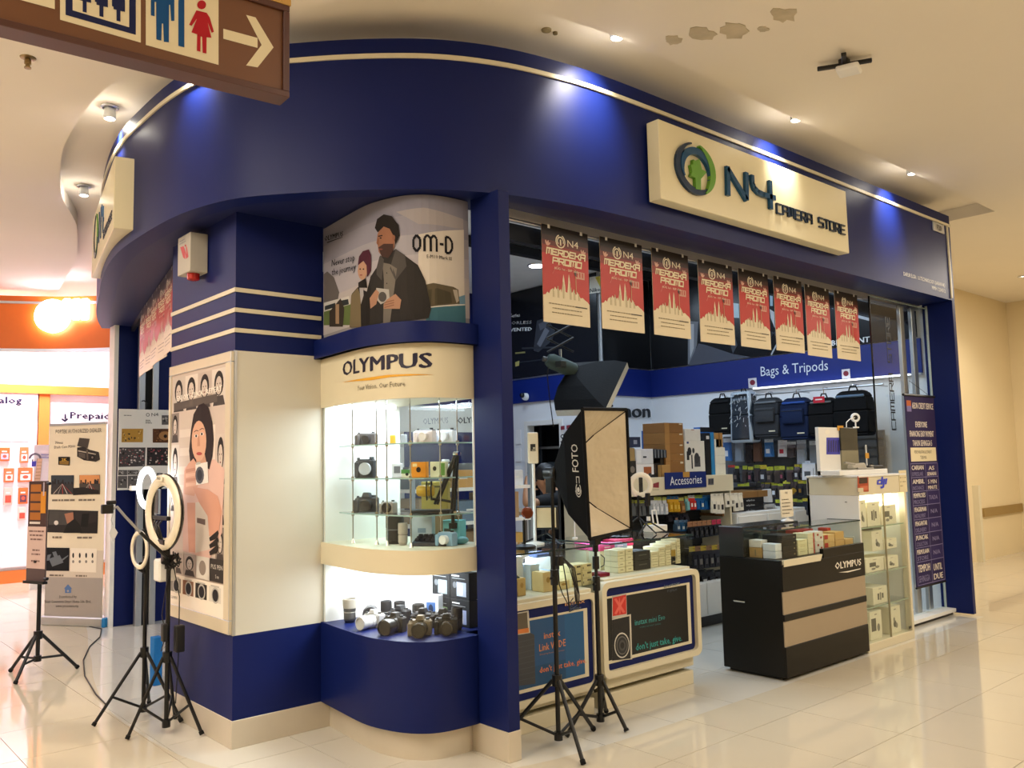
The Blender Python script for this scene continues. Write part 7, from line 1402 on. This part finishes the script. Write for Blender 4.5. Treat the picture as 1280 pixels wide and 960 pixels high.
photo([(812,405),(955,405),(952,495),(810,495)], '#b58a3c', ['#2c2622','#d9bb78','#574a36','#8f6a2c']); photo([(1018,405),(1170,405),(1170,498),(1018,498)], '#5b3a22', ['#7d5634','#a8743e','#2c1d14']); pell(cv, zz, 1100, 452, 42, 30, '#a8794a', 4); pell(cv, zz, 1102, 455, 12, 12, '#2a1a12', 5)
photo([(795,530),(970,530),(965,655),(790,660)], '#4a4546', ['#b9a9a6','#7c5a58','#22201f','#d9cfc8','#8a3f48'], 60); photo([(980,530),(1170,530),(1170,650),(978,650)], '#2f2a2c', ['#8a6a66','#c9b9b2','#5c3a3e','#1a1819','#a0484f'], 60)
for q in ([(788,680),(848,680),(848,715),(787,715)],[(850,680),(925,680),(925,712),(850,712)],[(785,720),(848,720),(847,800),(783,800)],[(852,718),(925,716),(925,804),(852,804)],[(1045,700),(1085,700),(1085,730),(1045,730)],[(1078,315),(1130,315),(1130,378),(1078,378)]): photo(q, '#5f5c5c', ['#2f2d2e','#9c9896','#c7c2bd'], 10)
ptext(cv, zz, 'N4', 1010, 322, 1056, 320, 22, '#3a3a3c', 2); cv.arc(bf.at(0+985/5.333, 460+312/5.333)[0], bf.at(985/5.333, 460+312/5.333)[1], .012, .017, 0, 6.28, '#3a3a3c', 2)
a = bf.at(970/5.333, 460+350/5.333); cv.lines(a[0], a[1], .07, 3, .006, .014, '#4a4a4c', 2); a = bf.at(825/5.333, 460+318/5.333); cv.lines(a[0], a[1], .11, 1, .007, .014, '#6a6a6c', 2); cv.build('photo_print', t, bf.mp, paper)
MB(m=blk).tube([(2.83,8.705,2.09),(2.85,8.72,2.16),(2.83,8.74,2.19),(2.83,8.80,2.19)], .005).build('hook', t)
struct(MB(m=aln).box(2.80,8.80,0,2.86,8.86,2.95).build('trim_17', bevel=.003)); struct(MB('#d9dde0', m=aln).box(2.93,8.80,0,2.99,8.86,2.95).build('trim_18', bevel=.003)); struct(MB('#101114', m=matte).box(2.86,8.82,0,2.93,8.85,2.95).build('trim_19'))
# roll-up dealer banner
Pa, Pb = V(2.189,9.607,0), V(2.56,9.02,0); du = (Pb-Pa).normalized(); ft = Face(Pa+V(0,0,.09), du); W = (Pb-Pa).length; Ht = 1.98-.09
t = thing('rollup_banner', 'cream roll-up banner advertising a dash camera by navy end wall', 'banner', (Pa+Pb)/2)
M = ft.M; b = MB('#d9d6d0', m=aln); b.T = M; b.box(-.02,-.09,-.13,W+.02,-.0,.03); b.build('base_case', t, bevel=.01); b = MB('#1f7fc0', m=gloss); b.T = M; b.box(W+.02,-.092,-.132,W+.055,.0,.032); b.build('end_cap', t, bevel=.008); b = MB('#b9b4ac', m=aln); b.T = M; b.box(0,Ht-.012,-.02,W,Ht+.012,.004); b.build('top_rail', t)
b = MB(m=aln); b.T = M; b.cyl((W/2,0,-.05),(W/2,Ht,-.012),.01); b.build('pole', t); b = MB('#e6d9bd', m=paper); b.T = M; b.box(0,0,-.006,W,Ht,-.001); b.build('sheet', t)
cv = Canvas(); zz = Zoom(ft, 0, 460, 5.333); z6 = Zoom(ft, 0, 600, 4.267); cv.rect(0, 0, W, Ht*.20, '#a59c93', 1); cv.rect(0, Ht*.20, W, Ht*.34, '#d3c6b4', 1)
ptext(cv, zz, 'POPTEK AUTHORIZED DEALER', 372, 438, 678, 425, 26, '#5a5048', 3, .0); ptext(cv, zz, '70mai', 368, 507, 420, 503, 18, '#5a5048', 3); ptext(cv, zz, 'Dash Cam M300', 364, 537, 502, 530, 18, '#5a5048', 3)
ppoly(cv, zz, [(530,465),(600,472),(585,535),(515,520)], '#4a423b', 3); ppoly(cv, zz, [(515,530),(560,525),(600,545),(660,560),(668,610),(640,625),(560,615),(515,590)], '#2f2a26', 3); ppoly(cv, zz, [(522,548),(640,572),(640,578),(522,556)], '#b9ab98', 4); ppoly(cv, zz, [(525,562),(570,570),(570,605),(525,592)], '#5c534a', 4); pell(cv, zz, 618, 596, 14, 16, '#1a1716', 5); pell(cv, zz, 618, 596, 7, 8, '#7d7268', 6); ppoly(cv, zz, [(576,545),(588,540),(592,612),(580,612)], '#5a4f45', 5)
ppoly(cv, zz, [(390,592),(468,592),(466,650),(390,645)], '#1c1712', 3); ppoly(cv, zz, [(398,620),(460,620),(460,645),(398,642)], '#8a6a30', 4); ptext(cv, zz, '2K', 412, 620, 446, 620, 18, '#d9a93c', 5, .03)
def road(q, sky, gr, z_, L=3):
    xs = [p[0] for p in q]; ys = [p[1] for p in q]; x0, x1, y0, y1 = min(xs), max(xs), min(ys), max(ys); ppoly(cv, z_, q, gr, L); ym = y0+(y1-y0)*.45
    ppoly(cv, z_, [(x0+2,y0+2),(x1-2,y0+2),(x1-2,ym),(x0+2,ym)], sky, L+1); rr = random.Random(int(x0))
    for i in range(14): x = rr.uniform(x0+4, x1-14); h_ = rr.uniform(6, (y1-y0)*.26); ppoly(cv, z_, [(x,ym-h_),(x+9,ym-h_),(x+9,ym+2),(x,ym+2)], '#2c2826', L+2)
    for i in range(5): xe = x0+(x1-x0)*(.1+.2*i); ppoly(cv, z_, [((x0+x1)/2-1,ym),((x0+x1)/2+1,ym),(xe+5,y1-3),(xe,y1-3)], ('#c9b9a9','#8f8a86','#b5453c','#d9cfc4','#a03a34')[i], L+2)
road([(345,715),(495,715),(490,842),(340,842)], '#3a4248', '#3c3a3a', zz); road([(530,716),(668,712),(668,842),(530,842)], '#d9955c', '#4a423c', zz); ppoly(cv, zz, [(488,800),(560,795),(660,815),(660,838),(490,848)], '#25211f', 7)
for i in range(3): pass
a = ft.at(338/5.333+2, 460+888/5.333); cv.lines(a[0], a[1], W*.42, 1, .018, .03, '#7a6f62', 3, seed=2); a = ft.at(525/5.333, 460+886/5.333); cv.lines(a[0], a[1], W*.40, 1, .018, .03, '#7a6f62', 3, seed=3)
ppoly(cv, z6, [(258,158),(525,165),(520,285),(254,278)], '#2f2b29', 3); ppoly(cv, z6, [(264,163),(392,166),(390,240),(262,238)], '#4b4844', 4); ppoly(cv, z6, [(345,180),(392,172),(396,230),(360,232)], '#a8745a', 5); ppoly(cv, z6, [(340,282),(360,235),(400,205),(430,240),(440,282)], '#1a1817', 6); ppoly(cv, z6, [(440,180),(478,178),(470,250),(432,250)], '#151413', 6); ppoly(cv, z6, [(440,240),(520,222),(520,284),(430,284)], '#23201e', 5); pell(cv, z6, 302, 228, 12, 12, '#d9d2c6', 6)
a = ft.at(280/4.267, 600+310/4.267); cv.lines(a[0], a[1], W*.25, 1, .018, .03, '#7a6f62', 3, seed=4); a = ft.at(412/4.267, 600+312/4.267); cv.lines(a[0], a[1], W*.3, 1, .018, .03, '#7a6f62', 3, seed=5)
ppoly(cv, z6, [(246,360),(372,362),(370,485),(242,484)], '#17181b', 3); ppoly(cv, z6, [(378,362),(518,366),(514,494),(374,488)], '#efe4d0', 3)
for q in ([(262,420),(320,400),(340,440),(280,462)],[(280,385),(300,380),(310,405),(290,410)],[(320,430),(365,400),(366,405),(324,440)],[(255,400),(275,395),(262,430),(250,430)]): ppoly(cv, z6, q, '#6a7076', 4)
for x in (392,427,461,495): pell(cv, z6, x, 402, 5, 14, '#2c2a28', 4); pell(cv, z6, x, 435, 6, 8, '#8a8278', 4)
a = ft.at(265/4.267, 600+512/4.267); cv.lines(a[0], a[1], W*.28, 1, .016, .03, '#7a6f62', 3, seed=6); a = ft.at(405/4.267, 600+515/4.267); cv.lines(a[0], a[1], W*.26, 1, .016, .03, '#7a6f62', 3, seed=7)
ppoly(cv, z6, [(342,580),(364,556),(386,580),(380,580),(380,602),(348,602),(348,580)], '#5a78a8', 3); pell(cv, z6, 364, 592, 6, 6, '#a59c93', 4)
ptext(cv, z6, 'Distributed by', 318, 630, 410, 628, 14, '#4a423c', 3); ptext(cv, z6, 'Next Generation Smart Home Sdn. Bhd.', 240, 655, 486, 655, 15, '#3f3833', 3); ptext(cv, z6, 'www.ymsasiana.my', 298, 678, 420, 678, 14, '#3f3833', 3)
cv.build('print', t, ft.mp, paper, eps=.0008)
tag(MB('#1b1b1c').tube([Pz(60,775,.006),Pz(90,779,.006),Pz(127,786,.006),Pz(125,796,.006),Pz(112,808,.006),Pz(104,825,.006),Pz(106,845,.006),Pz(120,868,.006),Pz(132,880,.006)], .005, 6).build('floor_cable', smooth=60), 'thin black cable curving over the floor from the roll-up banner', 'cable')
# sheet stand with a dark poster
cM = V(1.615,7.25,0); t = thing('sheet_stand', 'black tripod stand holding dark and pink notice board, left edge', 'stand', cM)
light_stand(t, cM, .30, .12, ((1.44,7.08),(1.90,7.28),(1.50,7.55)), .80, .012, .015); MB(m=blk).cyl((cM.x,cM.y,.7),(cM.x,cM.y,1.1),.011).build('riser', t)
q0, q1 = Py(37,722,7.33), Py(57,727,7.16); dd = V(q1.x-q0.x, q1.y-q0.y, 0); W = .22; du = V(.36,-.93,0).normalized(); o_ = V(cM.x,cM.y,.70)-du*W/2+du.cross(V(0,0,1))*.035; mf = Face(o_, du); H = .74
M = mf.M; b = MB('#4b3d3e'); b.T = M; b.box(0,0,-.012,W,H,0); b.build('board', t, bevel=.002); cv = Canvas(); cv.rect(.005,.005,W-.005,H-.005,'#4a3533',1); cv.rect(.0,.09,W,.40,'#cdb2aa',2); cv.rect(0,0,W,.09,'#5a4a4a',2)
for i in range(4): cv.rect(.025,.45+.07*i,.15,.505+.07*i,'#a8672c',2)
cv.rect(.15,.50,.21,.66,'#d08a2c',3); cv.rect(.175,.63,.19,.73,'#b9b0c0',4); cv.lines(.11,.36,.18,3,.012,.03,'#7a605c',3,'C',2); cv.lines(.11,.22,.12,2,.012,.03,'#7a605c',3,'C',3); cv.lines(.11,.14,.15,1,.012,.03,'#7a605c',3,'C',4); cv.rect(.025,.42,.15,.436,'#d9cfc8',3); cv.build('print', t, mf.mp, paper)
b = MB(m=blk); b.T = M; b.box(-.01,-.02,-.016,W+.01,.0,.02); b.cyl((W,.02,0),(W+.03,.02,0),.012); b.cyl((W,H-.02,0),(W+.03,H-.02,0),.012); b.build('ledge', t)

# ================================================================== NEIGHBOUR SHOP ON THE LEFT
nw = mat('neighbour_white', '#f2eef2', .5); orange = mat('orange_panel', '#e8741e', .45); ornl = mat('orange_rail', '#e8843a', .5)
struct(MB(m=nw).box(-6, 13.6, 0, 5.2, 13.75, 3.82).build('wall_neighbour')); struct(MB(m=ornl).box(-6, 13.56, 0, 5.2, 13.6, .17).build('baseboard_neighbour'))
struct(MB(m=nw).box(5.0, 9.1, 0, 5.1, 13.6, 3.82).build('wall_neighbour_right'))
t = thing('catalogue_board', 'white framed board headed by black word, left of orange gap', 'board', (2.3,13.55,1.4)); q0, q1 = Py(-60,490,13.55), Py(47,490,13.55); z0 = Py(0,705,13.55).z
MB('#f4f0f6', m=paper).box(q0.x,13.52,.22,q1.x,13.56,q1.z).build('board', t); cvf = Face((q0.x,13.519,.22), FX); cv = Canvas(); zz = Zoom(cvf, 0, 460, 5.333); ptext(cv, zz, 'Catalog', -150, 236, 145, 236, 46, '#221c3c', 2, .03)
for x0, y0, x1, y1 in ((-60,355,70,490),(80,355,190,490)): 
    ppoly(cv, zz, [(x0,y0),(x1,y0),(x1,y1),(x0,y1)], '#e6dff0', 2); ppoly(cv, zz, [(x0+3,y0+3),(x1-3,y0+3),(x1-3,y1-3),(x0+3,y1-3)], '#f4f0f6', 3)
    for i in range(6): ppoly(cv, zz, [(x0+25,y0+30+14*i),(x1-25,y0+30+14*i),(x1-25,y0+33+14*i),(x0+25,y0+33+14*i)], '#d5cfe0', 4)
cv.build('print', t, cvf.mp, paper, eps=.002)
t = thing('prepaid_board', 'white board with arrow and word beside the navy end wall', 'board', (3.4,13.55,1.4)); q2, q3 = Py(64,503,13.55), Py(140,503,13.55); MB('#f6f3f6', m=paper).box(q2.x,13.52,.22,q3.x+.2,13.56,q2.z).build('board', t); pbf = Face((q2.x,13.519,.22), FX); cv = Canvas(); zz = Zoom(pbf, 0, 460, 5.333); ptext(cv, zz, 'Prepaid', 468, 336, 728, 342, 44, '#221c3c', 2, .03)
ppoly(cv, zz, [(428,305),(440,305),(442,340),(428,340)], '#1c1830', 2); ppoly(cv, zz, [(405,342),(415,335),(430,345),(448,335),(456,342),(432,360)], '#1c1830', 2); cv.build('print', t, pbf.mp, paper, eps=.002)
struct(MB(m=ornl).box(-6, 13.50, 2.62, 5.0, 13.6, 2.74).build('trim_20')); struct(MB(m=ornl).box(q1.x+.02,13.53,1.35,q2.x-.02,13.6,2.63).build('trim_21'))
for i, (x, y, w, h, c, c2) in enumerate(((-6,575,72,90,'#e8743c','#b9c2e0'),(130,580,60,105,'#ea8050','#f0e0d8'),(24,715,70,95,'#e87a4a','#f2dcd4'),(118,712,100,98,'#ea7444','#f4e4de'),(22,855,62,115,'#f0c9bc','#d95a4a'),(120,852,66,110,'#e8743c','#6a4a5a'),(118,930+40,55,90,'#f2d4c8','#d95a4a'))):
    p = Py((x)/5.333, 460+(y+h/2)/5.333, 13.5); q = Py((x+w)/5.333, 460+(y-h/2)/5.333, 13.5)
    t = thing('sim_packet', 'orange and white hanging card packet, %s on the catalogue board' % ('upper left','upper right','middle left','middle right','lower left','lower right','lowest right')[i], 'packet', (p.x,13.5,p.z), 0, 'card packets on the catalogue board')
    MB(c, m=card).box(p.x,13.485,p.z,q.x,13.515,q.z).build('card', t, bevel=.004); cv = Canvas(); f_ = Face((p.x,13.484,p.z), FX); w_, h_ = q.x-p.x, q.z-p.z; cv.rect(w_*.15,h_*.12,w_*.85,h_*.55,c2,1); cv.ell(w_*.5,h_*.35,w_*.2,h_*.12,'#d9604a',2); cv.rect(w_*.2,h_*.65,w_*.7,h_*.75,'#f8e8de',2); cv.build('print', t, f_.mp, paper, eps=.002)
t = thing('leaflet', 'white leaflet with blue padlock picture left of roll-up banner', 'leaflet', (2.9,13.2,1.7)); q0, q1 = Py(40,660,12.6), Py(64,556,12.6); MB('#f0ecf4', m=paper).box(q0.x,12.6,q0.z,q1.x+.3,12.61,q1.z).build('sheet', t); lf = Face((q0.x,12.599,q0.z), FX); cv = Canvas(); zz = Zoom(lf, 0, 480, 6.857)
cv.arc(*lf.at(300/6.857,480+640/6.857), .05, .075, 0, PI, '#7a7a8c', 2); ppoly(cv, zz, [(272,650),(284,640),(282,690),(272,690)], '#7a7a8c', 2); ppoly(cv, zz, [(316,640),(328,640),(326,690),(314,690)], '#7a7a8c', 2); ppoly(cv, zz, [(270,665),(310,660),(306,705),(270,710)], '#5a5ad0', 3); ppoly(cv, zz, [(320,640),(362,640),(338,870),(288,870)], '#e6c4a8', 3)
for i in range(7): ppoly(cv, zz, [(318-4*i,670+28*i),(356-3*i,668+28*i),(356-3*i,672+28*i),(318-4*i,674+28*i)], '#a8845f', 4)
ppoly(cv, zz, [(350,600),(428,600),(428,612),(352,612)], '#a9a9d0', 2); ppoly(cv, zz, [(352,622),(428,622),(428,636),(352,636)], '#a9a9d0', 2); cv.build('print', t, lf.mp, paper, eps=.002)
q = Py(50,600,12.6)
struct(MB('#efe9f0', m=white).box(q0.x-.0,12.611,0,q1.x+.3,12.66,q1.z-.05).build('trim_22'))
# curved orange fascia with glowing letters
OF = spline([(-3,12.7),(0,12.55),(1.6,12.3),(2.4,12.0),(3.0,11.6),(3.5,11.0),(3.9,10.2)], 5)
t = thing('neighbour_fascia', 'curved orange fascia band with silver edges over neighbour shop', 'fascia', (1.8,12.2,3.0)); MB(m=orange).strip(OF, 3.04, 3.72, 0, .1).build('band', t, smooth=40); b = MB('#d9d2cc', m=aln); b.strip(OF, 3.01, 3.05, -.02, .1); b.strip(OF, 3.62, 3.65, -.015, .03); b.build('edge_trim', t, smooth=40)
lg_ = CurveFace(OF, 3.0, .03); t = thing('lit_lettering', 'overexposed white glowing letters on the curved orange fascia', 'sign', (2.6,11.9,3.3)); gl = emis('letter_glow', '#f6eaff', 14)
for x, y, r_ in ((68,396,.21),): 
    u, v_ = lg_.at(x, y); c0_ = lg_.mp(u, v_, .0); c1_ = lg_.mp(u, v_, .05); MB(m=gl).lathe(c0_, c1_-c0_, [(r_,0),(r_,.05),(r_*.9,.06)], 24).build('letter', t)
for x in (86, 98, 109):
    u, v_ = lg_.at(x, 388); c0_ = lg_.mp(u-.055, v_-.13, 0); c1_ = lg_.mp(u+.055, v_-.13, 0); nn_ = lg_.mp(u, v_, .05)-lg_.mp(u, v_, 0); up_ = V(0,0,.27)
    MB(m=gl).hexa([c0_, c1_, c1_+nn_, c0_+nn_], [c0_+up_, c1_+up_, c1_+nn_+up_, c0_+nn_+up_]).build('letter', t, bevel=.02)

# ================================================================== CEILING FITTINGS
c = Pz(35, 72, ZC); t = thing('sprinkler', 'small brass sprinkler head in the ceiling below the brown sign', 'sprinkler', (c.x,c.y,ZC)); br = mat('brass', '#8f7a52', .3, .9)
MB(m=br).lathe((c.x,c.y,ZC), (0,0,-1), [(.042,0),(.040,.004),(.030,.008),(.012,.009)], 20).build('plate', t, smooth=40); MB(m=br).lathe((c.x,c.y,ZC-.008), (0,0,-1), [(.014,0),(.018,.008),(.018,.03),(.012,.034),(.012,.045),(.018,.048),(.018,.055),(.001,.056)], 14).build('head', t, smooth=40)
c = Pz(1055, 74, ZC); t = thing('access_point', 'black bracket with white square box under the ceiling', 'access point', (c.x,c.y,ZC))
b = MB(m=blk); b.cbox((c.x,c.y,ZC-.02),(.05,.05,.04))
for a in (.5,2.1,3.6,5.2): b.T = Matrix.Translation((c.x,c.y,ZC-.035)) @ Matrix.Rotation(a, 4, 'Z'); b.box(0,-.014,-.010,.15,.014,.010)
b.build('bracket', t, bevel=.003); b = MB('#ddd3bd', m=white); b.T = Matrix.Translation((c.x+.01,c.y-.02,ZC-.07)) @ Matrix.Rotation(.3, 4, 'Z'); b.box(-.065,-.065,-.016,.065,.065,.016); b.build('box_body', t, bevel=.012, seg=2)
c = Pz(683, 37, ZR); t = thing('ceiling_sensor', 'small flat ceiling fitting in the recess above the curve', 'sensor', (c.x,c.y,ZR)); MB('#8f8264', m=matte).lathe((c.x,c.y,ZR), (0,0,-1), [(.03,0),(.028,.008),(.012,.012)], 14).build('base', t, smooth=40); MB('#6f6448', m=matte).cyl((c.x+.06,c.y-.01,ZR),(c.x+.06,c.y-.01,ZR-.012),.014).build('plug', t)
tag(MB(m=blk).cyl((8.2,3.5,3.78),(8.2,3.5,3.90),.006).build('fixing_rod'), 'thin dark rod above the right end of the blue fascia', 'rod')

# ================================================================== PERSON LEANING BEHIND THE COUNTER
def skin(name, pts, edges, radii, m, parent, sub=2, root=0):
    me = bpy.data.meshes.new(name); me.from_pydata([tuple(p) for p in pts], edges, []); o = bpy.data.objects.new(name, me); COL.objects.link(o)
    o.modifiers.new('skin', 'SKIN'); sv = me.skin_vertices[0].data
    for i, r in enumerate(radii): sv[i].radius = (r, r) if not isinstance(r, tuple) else r; sv[i].use_root = (i == root)
    s = o.modifiers.new('sub', 'SUBSURF'); s.levels = sub; s.render_levels = sub
    dg = bpy.context.evaluated_depsgraph_get(); dg.update(); nm = bpy.data.meshes.new_from_object(o.evaluated_get(dg)); bpy.data.objects.remove(o)
    nm.name = name; nm.materials.clear(); nm.materials.append(m); nm.polygons.foreach_set('use_smooth', [True]*len(nm.polygons)); o = bpy.data.objects.new(name, nm); COL.objects.link(o)
    if parent: o.parent = parent; o.matrix_parent_inverse = world(parent).inverted()
    return o
Yp = 5.75; hd_ = Py(679, 599, Yp); el = Py(657, 631, Yp-.22); hand = Py(659.5, 590, Yp-.12)
L_ = V(rt.x, rt.y, 0).normalized(); D = V(fw.x, fw.y, 0).normalized()           # picture right, and away from the camera
base = hd_+L_*.26+D*.22; pel = V(base.x, base.y, .60)
t = thing('person', 'person in black shirt leaning on an elbow, hand on forehead', 'person', (base.x, base.y, 0))
skn = mat('skin', '#b98a68', .5, noise=.05, nscale=20); shirt = mat('black_shirt', '#121214', .85, noise=.1, nscale=40); hairm = mat('black_hair', '#0c0b0c', .5, noise=.2, nscale=90, bump=.5); jeans = mat('dark_trousers', '#20232c', .8)
ch = hd_+L_*.17+D*.06+V(0,0,-.22); sL = ch-L_*.06-D*.17+V(0,0,.04); sR = ch+L_*.06+D*.19+V(0,0,.03); nk = hd_+L_*.055+V(0,0,-.11)
kn1, kn2 = pel-L_*.40-D*.12+V(0,0,.0), pel-L_*.40+D*.14; an1, an2 = V(kn1.x+.02,kn1.y,.09), V(kn2.x+.02,kn2.y,.09)
elR = sR+L_*.05+V(0,0,-.28); haR = elR-L_*.24-D*.16+V(0,0,-.02)
P = [pel, (pel+ch)/2+V(0,0,.02), ch, nk, hd_+V(0,0,-.03), hd_+V(0,0,.06), sL, el, hand+V(0,0,-.03), sR, elR, haR, pel-D*.09, kn1, an1, pel+D*.09, kn2, an2, an1-L_*.16+V(0,0,-.05), an2-L_*.16+V(0,0,-.05)]
E_ = [(0,1),(1,2),(2,3),(3,4),(4,5),(2,6),(6,7),(7,8),(2,9),(9,10),(10,11),(0,12),(12,13),(13,14),(0,15),(15,16),(16,17),(14,18),(17,19)]
body = skin('body', P, E_, [.13,.13,.13,.055,.085,.075,.06,.038,.024,.06,.044,.028,.085,.065,.045,.085,.065,.045,.04,.04], skn, t)
skin('shirt', [pel+V(0,0,.02),(pel+ch)/2+V(0,0,.02),ch+V(0,0,.0),nk-V(0,0,.045),sL,sL.lerp(el,.72),sR,sR.lerp(elR,.72)], [(0,1),(1,2),(2,3),(2,4),(4,5),(2,6),(6,7)], [.15,.15,.15,.07,.078,.062,.078,.062], shirt, t)
skin('trousers', [pel, pel-D*.09, kn1, an1, pel+D*.09, kn2, an2], [(0,1),(1,2),(2,3),(0,4),(4,5),(5,6)], [.145,.10,.078,.06,.10,.078,.06], jeans, t)
hb = MB('#0c0b0c', m=hairm); fd = (-L_*.75-D*.25+V(0,0,-.45)).normalized()
hb.ell(hd_-fd*.022+V(0,0,.035), (.098,.098,.105), 18, 12); hb.build('hair', t, smooth=60)
b = MB('#b98a68', m=skn); b.ell(hd_+fd*.088, (.013,.013,.016), 8, 6); b.build('nose', t, smooth=60); b = MB(m=skn); b.ell(hd_-D*.085+L_*.02+V(0,0,-.01), (.018,.012,.03), 8, 6); b.build('ear', t, smooth=60)
for s_ in (-1, 1): MB('#1a1210', m=gloss).ell(hd_+fd*.078+D*.032*s_+V(0,0,.028), (.010,.010,.008), 8, 6).build('eye', t, smooth=60)
MB('#8a4a40', m=skn).ell(hd_+fd*.080+V(0,0,-.05), (.02,.022,.008), 8, 6).build('mouth', t, smooth=60)
for i in range(5):   # fingers against the forehead
    k = i-2; p = hand+D*.018*k; l = (.055,.068,.072,.066,.05)[i]; tip = p+L_*(.035)+V(0,0,l)-fd*0
    skin('finger', [p+V(0,0,-.02), p.lerp(tip,.55)+V(-.004,0,0), tip+L_*.012], [(0,1),(1,2)], [.0105,.0092,.0075], skn, t, 1)
t = thing('desk', 'grey work desk under the leaning person, behind left counter', 'desk', (el.x+.2, el.y+.2, 0)); dz = el.z-.05
M = Matrix(((L_.x,D.x,0,el.x),(L_.y,D.y,0,el.y),(0,0,1,0),(0,0,0,1))); b = MB('#9b8a74', m=card); b.T = M; b.box(-.52,-.12,dz-.03,.03,.45,dz); b.build('desk_top', t, bevel=.003); 
for x in (-.50, -.02): b = MB('#6c6a68'); b.T = M; b.box(x,-.10,0,x+.03,.43,dz-.03); b.build('side_panel', t)
t = thing('stool', 'dark stool under the person in black', 'stool', (pel.x,pel.y,0)); MB('#25262a', m=matte).cyl((pel.x,pel.y,.40),(pel.x,pel.y,.455),.17,n=20).build('seat', t, bevel=.01)
for k in range(4): a = PI/4+k*PI/2; MB(m=blk).cyl((pel.x+.12*math.cos(a),pel.y+.12*math.sin(a),.40),(pel.x+.18*math.cos(a),pel.y+.18*math.sin(a),0),.012).build('leg', t)
